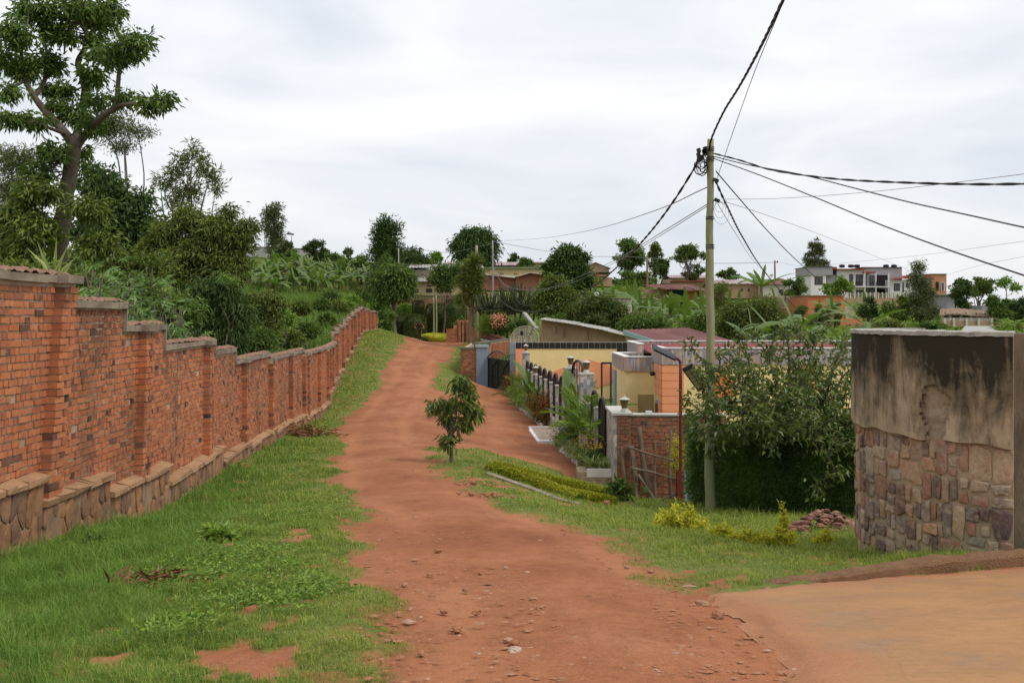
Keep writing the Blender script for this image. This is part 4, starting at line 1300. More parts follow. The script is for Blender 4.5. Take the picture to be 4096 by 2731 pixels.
for k in range(3):
    a = np.linspace(0, 2 * np.pi, 22); c = at(719 + k, 206 + k, PY - .1); r = .12 + .05 * k
    g.tube(np.stack([c[0] + r * .7 * np.cos(a), c[1] + .05 * np.sin(a), c[2] + r * np.sin(a) - .05 * k], 1), .004, 4, cap=False)
g.build('wire_loops', M['wire'], po)

# ------------------------------------------------------------------ street lamps (solar heads on red posts)
def street_lamp(u, D, vtop, vbase, head, label, thick=True, tilt=None):
    b = at(u, vbase, D); b[2] = gz(b[0], b[1])
    t = thing('street_lamp', b, label, 'street lamp', 'solar street lamps on red posts')
    tp = at(u, vtop, D); hb = at(*head[0], D + head[2]); ht = at(*head[1], D + head[3])
    g = Geo(); g.tube(spline([b - np.array((0, 0, .3)), (b + tp) / 2, tp], 4), [.042] * 9, 8)
    arm = spline([tp, tp * .55 + hb * .45 + np.array((0, 0, .03)), hb], 4); g.tube(arm, .035, 8)
    g.build('post', M['redsteel'], t, smooth=True)
    if thick:
        g = Geo(); zb = at(0, 470, D)[2]; g.box(b[0] - .1, b[0] + .06, b[1] - .08, b[1] + .08, b[2] - .2, zb); g.build('sleeve', M['redsteel'], t)
    d = unit(ht - hb); s = np.cross(d, (0, 0, 1)); s = unit(s); nn = np.cross(s, d)
    if tilt is not None: s, nn = s * math.cos(tilt) + nn * math.sin(tilt), nn * math.cos(tilt) - s * math.sin(tilt)
    L_ = np.linalg.norm(ht - hb); c = (hb + ht) / 2
    g = Geo(); g.obox(c, s * .15, d * L_ / 2, nn * .022); hd = g.build('lamp_head', M['black'], t)
    for i in range(5):
        for j in (-1, 1):
            g = Geo(); g.obox(c + d * L_ * (-.32 + i * .16) + s * .062 * j - nn * .024, s * .05, d * L_ * .068, nn * .006); g.build('led_panel', M['solar'], hd)
    return t


street_lamp(680.6, 25, 362, 510, ((674.5, 357), (653, 346.5), -.15, -.3), 'red street lamp post with black flat lamp head in front of the brick end wall', True, .5)
street_lamp(718, 26.5, 400, 520, ((703, 388), (687, 366), -.1, -1.0), 'red street lamp with steeply tilted black head half hidden behind the utility pole', False, -.6)

# ------------------------------------------------------------------ tall clipped cypress hedge
hp = [np.array((3.95, 21.6)), np.array((5.1, 19.6)), np.array((6.6, 17.6))]
HL = np.array(spline([(*p, 0) for p in hp], 8))[:, :2]
hd = thing('hedge', (5.1, 19.6, gz(5.1, 19.6)), 'tall dark green clipped hedge between the pole and the stone wall', 'hedge')
core = Geo()
for a, b in zip(HL[:-1], HL[1:]):
    quadbox(core, a + (b - a) * -.02, b + (b - a) * .02, gz(*a) - .3, gz(*a) + 1.5, .8)
core.build('filler_core', M['leaf_hedge'], hd)  # solid core added inside the leaves to block light
n = 34000
s_ = rng.random(n) * (len(HL) - 1); i_ = np.minimum(s_.astype(int), len(HL) - 2); f_ = (s_ - i_)[:, None]
C = HL[i_] * (1 - f_) + HL[i_ + 1] * f_; Tn = unit(HL[i_ + 1] - HL[i_]); Nn = np.stack([Tn[:, 1], -Tn[:, 0]], 1)
Nn = np.where((Nn[:, :1] * -C[:, :1] + Nn[:, 1:] * -C[:, 1:]) > 0, Nn, -Nn)     # towards the road
zb = H(C[:, 0], C[:, 1]); hh = 1.78 + .1 * fbm(C * .9, 3, 2)
top = rng.random(n) < .25
zf = np.where(top, 1.0, rng.random(n))
lump = .13 * fbm(np.column_stack([C * 1.6, zf * 3]), 3, 61)
off = np.where(top, rng.uniform(-1.1, .1, n), .08 + lump + rng.normal(0, .03, n))
leftend = (rng.random(n) < .08)
P = np.column_stack([C + Nn * off[:, None], zb - .08 + hh * zf + np.where(top, rng.normal(0, .05, n), 0)])
P[leftend] = np.column_stack([np.full(leftend.sum(), HL[0][0] - .02) + rng.normal(0, .04, leftend.sum()) + rng.uniform(0, .1, leftend.sum()), HL[0][1] + rng.uniform(-.2, 1.1, leftend.sum()), zb[leftend] + hh[leftend] * rng.random(leftend.sum())])
A = np.column_stack([Nn, np.full(n, .25)]) * .5 + rng.normal(size=(n, 3)) * .6
g = Geo(); leaf_geo(g, P, A, rng.uniform(.05, .12, n), rng.uniform(.012, .028, n)); g.build('foliage', M['leaf_hedge'], hd)

# ------------------------------------------------------------------ loose leafy tree rising over the hedge
lt = thing('leafy_tree', (5.9, 20.4, gz(5.9, 20.4)), 'open crowned tree with long glossy drooping leaves behind the dark hedge', 'tree')
g = Geo(); tips = []
root = np.array((5.9, 20.4, gz(5.9, 20.4) - .2)); fork_ = at(792, 448, 20.2)
g.tube(spline([root, (root + fork_) / 2 + (.05, 0, 0), fork_], 4), np.linspace(.11, .085, 9), 8)
ENDS = [(690, 345, 19), (700, 372, 18.6), (712, 400, 18.2), (690, 425, 18.4), (720, 352, 20), (740, 335, 20.5), (752, 365, 19), (745, 395, 18), (735, 425, 18), (770, 345, 21), (775, 375, 19), (780, 330, 20), (795, 358, 19.5), (800, 395, 18),
        (815, 340, 20), (828, 322, 20.3), (820, 372, 18.8), (838, 352, 19), (850, 335, 20), (848, 385, 18.6), (852, 415, 18.2), (835, 430, 17.8), (800, 430, 17.9), (770, 424, 18), (760, 412, 17.8), (700, 432, 18.3), (850, 445, 17.8), 
        (865, 365, 20), (875, 400, 19), (686, 398, 18.5), (842, 470, 17.6), (728, 380, 18.6), (808, 415, 17.7), (762, 390, 18.4), (835, 405, 18)]
for (u, v, D) in ENDS:
    e_ = at(u, v, D); Pm = limb(g, fork_ + rng.normal(0, .06, 3), e_, .034, .011, .16, 5, 6)
    tips += [(Pm[k], unit(Pm[k] - Pm[k - 1])) for k in (6, 8, 10, 12, 14, -1)]
    for k in (7, 10, 13):
        q = Pm[k] + rng.normal(0, .33, 3) + np.array((0, -.05, .1)); P2 = limb(g, Pm[k], q, .012, .006, .2, 3, 5)
        tips += [(P2[-1], unit(P2[-1] - P2[-2])), (P2[5], unit(P2[-1] - P2[-2]))]
g.build('trunk', m_noise('mottled_branch', (.06, .045, .035), (.15, .11, .085), 12, .9, .4), lt, smooth=True)
C = []; A = []
for p, d in tips:
    k = rng.integers(15, 24); a = rng.uniform(0, 2 * np.pi, k)
    r = rng.normal(size=(k, 3)) * .75 + d * .55; r[:, 2] -= .38
    C.append(np.repeat(p[None], k, 0) + rng.normal(0, .085, (k, 3))); A.append(r)
C = np.vstack(C); A = np.vstack(A); n = len(C)
g = Geo(); leaf_geo(g, C, A, rng.uniform(.09, .17, n), rng.uniform(.036, .062, n), .3, 0, .25); g.build('crown', M['leaf_glossy'], lt)

# small golden shrub tree beside the lamp, golden shrubs on the verge
c0 = gp(677, 25.6)
tree('golden_shrub', 'tall golden leaved shrub beside the red lamp post', 'shrub', c0, [px(678, 445, 25.6, 9, 12), px(674, 465, 25.6, 8, 11), px(682, 455, 25.5, 7, 16)], M['leaf_gold'], .03, 60, .12, 26, (.05, .025), .1, fork=.3)


def golden(u, v, w, h, label, n):
    c = G(u, v); k = c[1] / F
    t = thing('golden_shrub', c, label, 'shrub', 'golden shrubs on the grass verge')
    g = Geo(); gl = Geo(); C = []; A = []
    for i in range(n):
        a = rng.uniform(-1, 1); tip = c + np.array((a * w * k * .5, rng.uniform(-.5, .5) * w * k * .4, h * k * (1 - .35 * a * a) * rng.uniform(.45, 1.25)))
        Ps = limb(g, c + rng.normal(0, .03, 3) * (1, 1, 0), tip, .008, .003, .08, 4, 4)
        for p in Ps[3:]:
            m_ = 6; C.append(p + rng.normal(0, .018, (m_, 3))); r = rng.normal(size=(m_, 3)); r[:, 2] += .5; A.append(r)
    g.build('stems', M['bark'], t)
    C = np.vstack(C); A = np.vstack(A); leaf_geo(gl, C, A, rng.uniform(.04, .08, len(C)), rng.uniform(.016, .028, len(C))); gl.build('foliage', M['leaf_gold'], t)


golden(681, 536, 54, 26, 'large golden yellow bush on the verge in front of the utility pole', 36)
golden(722, 541, 30, 14, 'low golden tuft on the verge right of the large golden bush', 18)
golden(745, 548, 34, 15, 'low straggling golden bush on the verge before the dark hedge', 13)
golden(775, 550, 40, 20, 'golden bush on the verge at the foot of the stone rubble heap', 20)
golden(782, 545, 9, 34, 'tall single golden shoot rising over the verge bushes', 7)
golden(823, 552, 14, 20, 'small golden sprig on the verge near the round stone wall', 9)

# ------------------------------------------------------------------ round stone wall with stained plaster band
CX, CY, R_ = 5.02, 9.83, 1.52
rw = thing('stone_wall', (CX, CY, gz(CX, CY)), 'curved rubble stone wall with stained plaster band and a chipped patch', 'wall')
ztop = EZ - .158
m, nt, out = nodes('stained_plaster')
geo_ = nd(nt, 'ShaderNodeNewGeometry'); vec = coords(nt, 'Position')
base = ramp(nt, noise(nt, vec, 3.0, 6, .6), [(.3, (.33, .25, .16)), (.7, (.47, .37, .25))])
st = noise(nt, coords(nt, 'Position', (4.2, 4.2, .55)), 1.2, 9, .72, .5)
bl_ = noise(nt, vec, 2.3, 8, .72, .3)
sepz = nd(nt, 'ShaderNodeSeparateXYZ', {0: geo_.outputs['Position']}).outputs['Z']
hgt_ = nd(nt, 'ShaderNodeMapRange', {'Value': sepz, 'From Min': ztop - 1.0, 'From Max': ztop, 'To Min': -.2, 'To Max': .34}).outputs[0]
f1 = maths(nt, 'ADD', maths(nt, 'MULTIPLY', maths(nt, 'SUBTRACT', maths(nt, 'ADD', maths(nt, 'MULTIPLY', st, .62), maths(nt, 'MULTIPLY', bl_, .4)), .5), 2.1), maths(nt, 'ADD', hgt_, .5))
col = mixc(nt, ramp(nt, f1, [(.36, (0, 0, 0)), (.55, (.55, .55, .55)), (.75, (.97, .97, .97))]), base, (.022, .020, .012))
nf = noise(nt, vec, 45, 4, .7)
finish(nt, out, col, .93, nf, .45, .012, .2)
M['plaster'] = m
M['rawplaster'] = m_noise('raw_broken_plaster', (.40, .29, .19), (.55, .43, .31), 8, .95, .9, (.3, .2, .12), bump_d=.03)
a0, a1 = math.radians(118), math.radians(241)     # polar angles round the centre


def cmap(s, z, off):
    """s metres along the arc from its far end, z up, off proud of the face"""
    a = a0 + s / R_
    return np.stack([CX + (R_ + off) * np.cos(a), CY + (R_ + off) * np.sin(a), z + 0 * s], -1)


arc_len = (a1 - a0) * R_
zpl = lambda s: ztop - .86 - .10 * (s / arc_len) + .012 * np.sin(s * 7) + .008 * np.sin(s * 17)   # lower edge of the plaster
zbot = -1.6
# plaster skin with a broken hole
ns_, nz_ = 150, 70
ss = np.linspace(0, arc_len, ns_); A = []
hole_c = None
hu = 928; best = min(((abs((lambda w: (w[0]) / w[1] * F + CU)(cmap(np.array([s]), np.array([1.0]), np.array([.05]))[0]) - hu), s) for s in np.linspace(arc_len * .3, arc_len, 400)))
s_h = best[1]
zh = EZ - (400 - CV) / F * cmap(np.array([s_h]), np.array([1.]), np.array([.05]))[0][1]
HOLE = np.array([(-.02, .12), (.06, .13), (.09, .10), (.13, .05), (.17, .06), (.19, .0), (.16, -.08), (.15, -.16), (.12, -.36), (.0, -.36), (.0, -.22), (-.05, -.14), (-.05, -.05), (-.035, .03)]) + np.array((s_h, zh))
T_, S_ = np.meshgrid(np.linspace(0, 1, nz_), ss, indexing='ij')
Zp = zpl(S_) + (ztop - zpl(S_)) * T_
pts = np.stack([S_.ravel(), Zp.ravel()], 1)
sdh = sd_poly(pts, HOLE) + fbm(pts * 22, 3, 3) * .02
offp = .06 + .006 * fbm(pts * 3, 3, 12)
V = cmap(pts[:, 0], pts[:, 1], np.where(sdh < .012, .012, offp))
vi = np.arange(len(pts)).reshape(nz_, ns_)
q = np.stack([vi[:-1, :-1], vi[:-1, 1:], vi[1:, 1:], vi[1:, :-1]], -1).reshape(-1, 4)
q = q[sdh[q].min(1) > .0]
g = Geo(); g.add(V, q)
bt = vi[0]; V2 = cmap(pts[bt, 0], pts[bt, 1], np.full(ns_, .0)); nb = len(V2)
g.add(np.vstack([V[bt], V2]), np.stack([np.arange(nb - 1), np.arange(1, nb), np.arange(1, nb) + nb, np.arange(nb - 1) + nb], 1)[:, ::-1])
g.build('plaster_band', M['plaster'], rw)
sg = np.linspace(HOLE[:, 0].min() - .1, HOLE[:, 0].max() + .1, 24); zg = np.linspace(HOLE[:, 1].min() - .1, HOLE[:, 1].max() + .1, 40)
S2, Z2 = np.meshgrid(sg, zg, indexing='ij'); p2 = np.stack([S2.ravel(), Z2.ravel()], 1)
vi = np.arange(len(p2)).reshape(24, 40); g = Geo()
g.add(cmap(p2[:, 0], p2[:, 1], .014 + .022 * fbm(p2 * 14, 4, 5)), np.stack([vi[:-1, :-1], vi[1:, :-1], vi[1:, 1:], vi[:-1, 1:]], -1).reshape(-1, 4))
g.build('broken_plaster', M['rawplaster'], rw)
# body of mortar, flat white top
g = Geo(); V = []; k = 80
for s in np.linspace(0, arc_len, k):
    for (o_, z) in ((0, zbot), (0, ztop), (-.36, ztop), (-.36, zbot)): V.append(cmap(np.array(s), np.array(z), np.array(o_)))
V = np.array(V); i = np.arange(k - 1) * 4; fs = [np.stack([i + a, i + 4 + a, i + 4 + (a + 1) % 4, i + (a + 1) % 4], 1) for a in range(4)]
g.add(V, fs + [np.array([[0, 1, 2, 3]]), np.array([[k * 4 - 1, k * 4 - 2, k * 4 - 3, k * 4 - 4]])])
M['stonemortar'] = m_noise('stone_mortar', (.34, .26, .165), (.47, .37, .245), 6, .95, .6, (.2, .15, .1), bump_d=.02)
g.build('mortar_core', M['stonemortar'], rw)
g = Geo(); V = []
for s in np.linspace(0, arc_len, k):
    for (o_, z) in ((.075, ztop - .012), (.07, ztop + .025), (-.4, ztop + .03), (-.4, ztop - .012)): V.append(cmap(np.array(s), np.array(z), np.array(o_)))
V = np.array(V) + rng.normal(0, .003, (len(V), 3)); g.add(V, fs + [np.array([[0, 1, 2, 3]]), np.array([[k * 4 - 1, k * 4 - 2, k * 4 - 3, k * 4 - 4]])])
g.build('coping', m_noise('pale_cement_top', (.28, .26, .22), (.42, .4, .35), 4, .9, .3, (.15, .12, .09)), rw)
m, nt, out = nodes('wall_rubble_stone')
oi = nd(nt, 'ShaderNodeObjectInfo'); v_ = coords(nt, 'Position')
n_ = noise(nt, v_, 9.0, 7, .7, .6)
rr_ = maths(nt, 'ADD', maths(nt, 'MULTIPLY', oi.outputs['Random'], .72), maths(nt, 'MULTIPLY', n_, .3), True)
col = ramp(nt, rr_, [(.10, (.36, .19, .12)), (.20, (.10, .075, .07)), (.28, (.36, .26, .18)), (.40, (.43, .24, .14)), (.48, (.13, .09, .075)), (.56, (.36, .30, .23)), (.66, (.30, .14, .09)), (.78, (.42, .32, .21)), (.86, (.17, .13, .115)), (.97, (.55, .33, .12))])
col = mixc(nt, .65, col, ramp(nt, noise(nt, v_, 24, 5, .7), [(.25, (.5, .48, .46)), (.5, (1, 1, 1)), (.8, (1.5, 1.45, 1.4))]), 'MULTIPLY')
lch = noise(nt, v_, 7, 8, .75)
col = mixc(nt, ramp(nt, lch, [(.6, (0, 0, 0)), (.72, (.6, .6, .6))]), col, (.34, .265, .19))
finish(nt, out, col, .82, noise(nt, v_, 30, 5, .7), .55, .015, .3)
M['rubblestone'] = m
hS = 1.75; zlow = zbot + 0.95
hS = float((ztop - .86) - zlow)
kk = 0
def ashlar(w, h, tw, th, seed):
    """irregular squarish stones: split a rectangle until pieces reach the wanted size, then skew the corners"""
    r = np.random.default_rng(seed); todo = [(0, 0, w, h)]; out_ = []
    while todo:
        x0, y0, x1, y1 = todo.pop(); a, b = x1 - x0, y1 - y0; la, lb = tw * r.uniform(.75, 1.9), th * r.uniform(.75, 1.8)
        if a / la > b / lb and a > la * 1.0:
            c_ = x0 + a * r.uniform(.36, .64); todo += [(x0, y0, c_, y1), (c_, y0, x1, y1)]
        elif b > lb * 1.0:
            c_ = y0 + b * r.uniform(.36, .64); todo += [(x0, y0, x1, c_), (x0, c_, x1, y1)]
        else:
            q = np.array([(x0, y0), (x1, y0), (x1, y1), (x0, y1)]); q = q + r.uniform(-.15, .15, q.shape) * np.array([a, b])
            q = np.concatenate([[q[i], (q[i] + q[(i + 1) % 4]) / 2 + r.uniform(-.05, .05, 2) * np.array([a, b])] for i in range(4)])
            out_.append(q)
    return out_


for poly in ashlar(arc_len, hS, .15, .215, 78):
    sc_ = poly[:, 0].mean(); zt_ = zlow + poly[:, 1]
    V, fs = stone_geo(poly, .015, .024, 5000 + kk, lambda s, z, o_: cmap(s, zlow + z - .10 * (s / arc_len) * np.clip(z / hS, 0, 1), o_)); kk += 1
    Geo().add(V, fs).build('stone', M['rubblestone'], rw)
# straight pier at the right end
pe = cmap(np.array(arc_len), np.array(0.), np.array(0.))
g = Geo(); g.box(pe[0] + .0, pe[0] + .55, pe[1] + .05, pe[1] + .45, zbot, ztop + .01, j=.004); g.box(pe[0] + .5, pe[0] + 4.5, pe[1] + .12, pe[1] + .4, zbot, ztop - .01)
g.build('pier', m_noise('moss_stained_plaster', (.06, .048, .032), (.17, .13, .085), 3.0, .95, .5, (.03, .027, .017), stretch=(1.5, 1.5, .5)), rw)

# earthen kerb along the foot of the wall
KP = [G(735, 587), G(790, 584), G(850, 580), G(905, 574), G(960, 570), G(1015, 566), (5.5, 8.35, gz(5.5, 8.3)), (8, 8.2, gz(8, 8.2))]
kp = spline(KP, 14); n = len(kp)
g = Geo(); pr = [(-.15, -.3), (-.14, .75), (-.10, 1.0), (.04, 1.1), (.14, .85), (.2, -.3)]
V = []
for i, p in enumerate(kp):
    f = min(1, .25 + i / n * 1.5); t = unit(kp[min(i + 1, n - 1)] - kp[max(i - 1, 0)]); nn = np.array((t[1], -t[0], 0))
    for o_, z in pr:
        V.append(p - nn * o_ * (.36 + .22 * f) + np.array((0, 0, z * .12 * f)))
V = np.array(V); V += np.stack([.02 * fbm(V * 6 + k * 31, 3, 5) for k in range(3)], 1); V[:, 2] += .02 * fbm(V * 14, 2, 7)
vi = np.arange(len(V)).reshape(n, 6); g.add(V, np.stack([vi[:-1, :-1], vi[:-1, 1:], vi[1:, 1:], vi[1:, :-1]], -1).reshape(-1, 4))
g.build('kerb', m_noise('earthen_kerb', (.28, .15, .075), (.40, .23, .12), 5, .95, 1.0, (.16, .085, .045), bump_d=.05), smooth=False, label='rough earth coloured kerb along the foot of the round stone wall', cat='kerb')


def rock(c, r, mat, name, label=None, cat=None, group=None, parent=None, flat=.6, seed=0):
    rg = np.random.default_rng(seed); g = Geo()
    d = np.array([(0, 0, 1), (0, 0, -1)] + [(math.cos(t + o_) * s_, math.sin(t + o_) * s_, z) for z, s_, o_ in ((.55, .83, 0), (-.1, 1.0, .5), (-.6, .8, .2)) for t in np.linspace(0, 2 * np.pi, 6, endpoint=False)])
    d = d * rg.uniform(.7, 1.2, (len(d), 1)) * np.array([1, rg.uniform(.6, 1), flat]) * r
    a = rg.uniform(0, 6.28); Rm = np.array([[math.cos(a), -math.sin(a), 0], [math.sin(a), math.cos(a), 0], [0, 0, 1]])
    V = d @ Rm.T + np.asarray(c); f3 = []; f4 = []
    for i in range(6):
        j = (i + 1) % 6; f3 += [(0, 2 + i, 2 + j), (1, 14 + j, 14 + i)]; f4 += [(2 + i, 8 + i, 8 + j, 2 + j), (8 + i, 14 + i, 14 + j, 8 + j)]
    g.add(V, [np.array(f3), np.array(f4)])
    return g.build(name, mat, parent, label=label, cat=cat, group=group) if name else g


# heap of broken stone behind the wall
M['heap'] = m_brick('broken_stone', [(.17, .065, .045), (.27, .12, .08), (.11, .055, .045), (.33, .19, .13), (.20, .09, .07)], 14, (.36, .30, .25), .92, (.16, .09, .06))
hc = at(826, 541, 12.9); hz = gz(hc[0], hc[1])
hp_ = thing('stone_heap', (hc[0], hc[1], hz), 'heap of broken reddish stones between the hedge and the round wall', 'stone heap')
for k in range(170):
    a = rng.uniform(0, 6.28); rr2 = math.sqrt(rng.random()); x = hc[0] + .72 * rr2 * math.cos(a); y_ = hc[1] + .45 * rr2 * math.sin(a)
    z = hz + max(0, .36 * (1 - rr2 ** 1.3)) * rng.uniform(.75, 1.0) + .02
    rock((x, y_, z), rng.uniform(.035, .085), M['heap'], 'stone', parent=hp_, seed=k, flat=.55)

# ------------------------------------------------------------------ trees behind the left wall
D0 = 26.0
def pts(L_, D): return [at(u, v, D + (d[0] if d else 0)) for u, v, *d in L_]


bt = thing('broadleaf_tree', gp(58, D0), 'tall forked broadleaf tree rising behind the brick wall at the left', 'tree')
g = Geo(); b0 = gp(57, D0); b0[2] -= .3
g.tube(spline([b0] + pts([(58, 262), (62, 225), (66, 196), (70, 172), (74, 147)], D0), 5), np.linspace(.24, .17, 26) * (1 + .08 * np.sin(np.arange(26) * 1.9)), 10)
LIMBS = [([(74, 147), (66, 134), (52, 118), (42, 107), (34, 96), (25, 80), (22, 62), (20, 35, -.6)], .17), ([(34, 96), (42, 86, .5), (48, 66, .8), (44, 40, 1), (34, 14, .6)], .10),
         ([(76, 147), (84, 136), (96, 122, -.6), (108, 112, -1.0), (116, 106, -1.3), (118, 84, -1.4), (121, 62, -1.5), (130, 50, -1.6)], .15), ([(116, 106, -1.3), (130, 104, -1.5), (150, 104, -1.7), (163, 102, -1.8)], .08),
         ([(74, 147), (80, 120, .5), (85, 86, .8), (78, 64, .9), (84, 50, .8), (88, 40, .6), (82, 22, .4), (80, 2, .2)], .15), ([(88, 40, .6), (98, 24, .8), (108, 10, 1)], .08),
         ([(66, 134), (50, 128, -.8), (36, 122, -1.2), (12, 122, -1.5)], .07), ([(25, 80), (12, 88, -.5), (2, 92, -.8)], .06), ([(85, 86, .8), (92, 78, .4), (100, 62, 0)], .07), ([(70, 172), (62, 160, -.5), (54, 150, -.8)], .06)]
for L_, r in LIMBS:
    P = spline(pts(L_, D0), 5); g.tube(P, np.linspace(r * .78, r * .22, len(P)), 8)
BL = [(32, 12, 20, 13, 0), (15, 33, 18, 13, -1), (77, 10, 24, 12, .3), (107, 14, 20, 14, 1), (132, 46, 19, 14, -1.5), (116, 57, 13, 10, -1.5), (23, 66, 13, 13, 0), (48, 63, 15, 12, .8), (10, 92, 11, 7, -.8), (67, 90, 10, 6, .5),
      (93, 76, 13, 10, .3), (163, 100, 12, 6, -1.8), (149, 104, 9, 6, -1.7), (122, 98, 10, 7, -1.3), (78, 115, 17, 9, .4), (36, 122, 13, 7, -1), (10, 121, 11, 6, -1.5), (54, 150, 12, 10, -.6), (80, 152, 7, 10, .6), (38, 172, 12, 12, -.4),
      (95, 38, 9, 8, .8), (65, 35, 10, 10, .3), (100, 55, 9, 7, 0), (52, 90, 8, 6, .6), (50, 30, 10, 10, .6), (96, 100, 8, 6, -.6), (4, 60, 8, 10, -.5), (60, 105, 8, 5, .2), (90, 125, 10, 6, -.4)]
cs, Pl, od = crown_pts([px(u, v, D0, ru, rv, dd) for u, v, ru, rv, dd in BL], 520, .19, 26, .12, .75)
for c in cs[::3]:
    nearest = min((pp for L_, r in LIMBS for pp in pts(L_, D0)), key=lambda q: ((q - c) ** 2).sum()); limb(g, nearest, c, .03, .01, .12, 3, 4)
g.build('trunk', m_noise('pale_mottled_bark', (.075, .06, .045), (.19, .155, .12), 5, .95, .8, (.07, .06, .045), stretch=(1, 1, .5), bump_d=.03), bt, smooth=True)
A = od * .8 + rng.normal(size=Pl.shape) * .3; A[:, 2] -= .55
gl = Geo(); leaf_geo(gl, Pl, A, rng.uniform(.12, .24, len(Pl)), rng.uniform(.045, .075, len(Pl))); gl.build('crown', M['leaf_mid'], bt)

M['leaf_under'] = m_leaf('foliage_under', (.045, .075, .02), (.095, .14, .036), (.2, .24, .07), tint=(.25, .22, .05))
def T(name, label, D, blobs, mat, base_u=None, r=.12, nsub=80, sub=.35, per=36, leaf=(.2, .08), droop=.25, fork=.45, inner=.3, flat=.65, twigs=10, cat='tree', group=None, jit=.35, bark=None, tp=None):
    bl_ = [px(b[0], b[1], D, b[2], b[3], b[4] if len(b) > 4 else 0) for b in blobs]
    bu = base_u if base_u is not None else sum(b[0] for b in blobs) / len(blobs)
    return tree(name, label, cat, gp(bu, D), bl_, M[mat], r, nsub, sub, per, leaf, droop, bark, fork, twigs, group, inner, flat, tp, jit=jit)


T('sucker_tree', 'bushy green young growth around the foot of the tall forked tree', 25.0, [(40, 192, 18, 10), (86, 208, 18, 7), (20, 215, 18, 10), (38, 230, 20, 14), (22, 252, 20, 14), (98, 242, 14, 10)], 'leaf_under', 52, .06, 200, .28, 34, (.2, .07), .5, .4)
T('thin_tree', 'slender leaning tree with a sparse umbrella of fine leaves', 45, [(113, 122, 16, 12), (138, 131, 14, 6), (124, 147, 10, 6), (103, 130, 10, 12)], 'leaf_grey', 106, .13, 160, .4, 26, (.16, .05), .1, .6, twigs=90)
T('feathery_tree', 'greyish feathery tree at the left edge beyond the wall', 48, [(8, 160, 13, 12), (27, 158, 10, 10), (10, 190, 15, 16), (30, 195, 12, 12), (5, 225, 14, 14)], 'leaf_grey', 12, .16, 170, .5, 36, (.26, .05), .3, .5)
T('shade_tree', 'dense dark green tree right of the tall forked trunk', 40, [(104, 190, 20, 18), (122, 212, 22, 16), (140, 200, 8, 8), (150, 226, 10, 12), (100, 232, 26, 16), (92, 175, 8, 12), (135, 238, 20, 14), (118, 258, 24, 14)], 'leaf_dark', 112, .2, 300, .5, 44, (.24, .09), .4, .35)
T('shade_tree', 'dark bushy tree filling the left edge behind the brick wall', 34, [(10, 240, 20, 18), (40, 262, 26, 14), (5, 265, 16, 14), (75, 265, 18, 12)], 'leaf_under', 20, .15, 200, .4, 40, (.22, .08), .4, .35)
T('feathery_tree', 'tall open feathery tree with upswept shoots above the olive bush', 42, [(193, 155, 4, 16), (182, 165, 5, 16), (203, 165, 5, 14), (212, 175, 6, 12), (172, 178, 7, 14), (160, 182, 5, 7), (190, 190, 10, 14), (216, 190, 5, 8), (176, 200, 8, 10)], 'leaf_olive', 188, .12, 150, .22, 16, (.26, .05), -.1, .55, twigs=110)
T('flowering_tree', 'spreading olive green tree with feathery clumps behind the wall', 36, [(165, 236, 16, 13), (186, 222, 12, 14), (214, 232, 24, 18), (236, 238, 16, 14), (249, 226, 7, 6), (190, 256, 28, 18), (226, 264, 24, 18), (170, 264, 20, 14), (205, 284, 26, 14), (228, 212, 6, 6), (150, 250, 12, 10)], 'leaf_olive', 200, .17, 520, .3, 46, (.2, .06), .45, .3)
T('mango_tree', 'dark dense glossy mango tree beside the tall grass', 30, [(203, 302, 17, 20), (222, 290, 14, 13), (236, 312, 12, 18), (213, 326, 18, 16), (228, 338, 16, 14)], 'leaf_dark', 218, .14, 300, .26, 44, (.2, .045), .75, .3)
T('mango_shoot', 'bright yellow green flush of new leaves on the dark mango', 29.3, [(231, 279, 5, 2.2), (225, 276.5, 3, 1.8)], 'leaf_lite', 226, .03, 14, .13, 16, (.14, .035), .7, .6, cat='branch')
T('young_tree', 'young tree with yellowing top leaves in the tall grass', 40, [(268, 298, 12, 6), (260, 308, 9, 8), (274, 310, 9, 7), (280, 303, 5, 4), (264, 336, 12, 10), (271, 325, 9, 9)], 'leaf_olive', 267, .06, 110, .25, 30, (.17, .08), .5, .35)

# castor plants with palmate leaves just behind the wall
def castor(u, v0, v1, D, n, label, name='castor_plant'):
    b = gp(u, D); t = thing(name, b, label, 'plant', 'broad leaved plants behind the brick wall'); g = Geo(); C = []; A = []
    for i in range(n):
        e_ = at(u + rng.uniform(-24, 24), rng.uniform(v0, v1), D + rng.uniform(-.8, .8)); P = limb(g, b, e_, .022, .01, .08, 4, 5)
        for p in P[5:]:
            if rng.random() < .75:
                k = 8; c = p + rng.normal(0, .12, 3); nn = unit(np.array((rng.normal(0, .5), -.5, 1.0))); x = unit(np.cross(nn, rng.normal(size=3))); y_ = np.cross(nn, x)
                a = np.linspace(-2.5, 2.5, k); C.append(np.repeat(c[None], k, 0)); A.append(np.cos(a)[:, None] * x + np.sin(a)[:, None] * y_ - nn * .25)
    g.build('stems', M['bark'], t, smooth=True); C = np.vstack(C); A = np.vstack(A)
    g = Geo(); leaf_geo(g, C, A, rng.uniform(.13, .24, len(C)), rng.uniform(.04, .065, len(C)), .1); g.build('leaves', M['leaf_castor'], t)


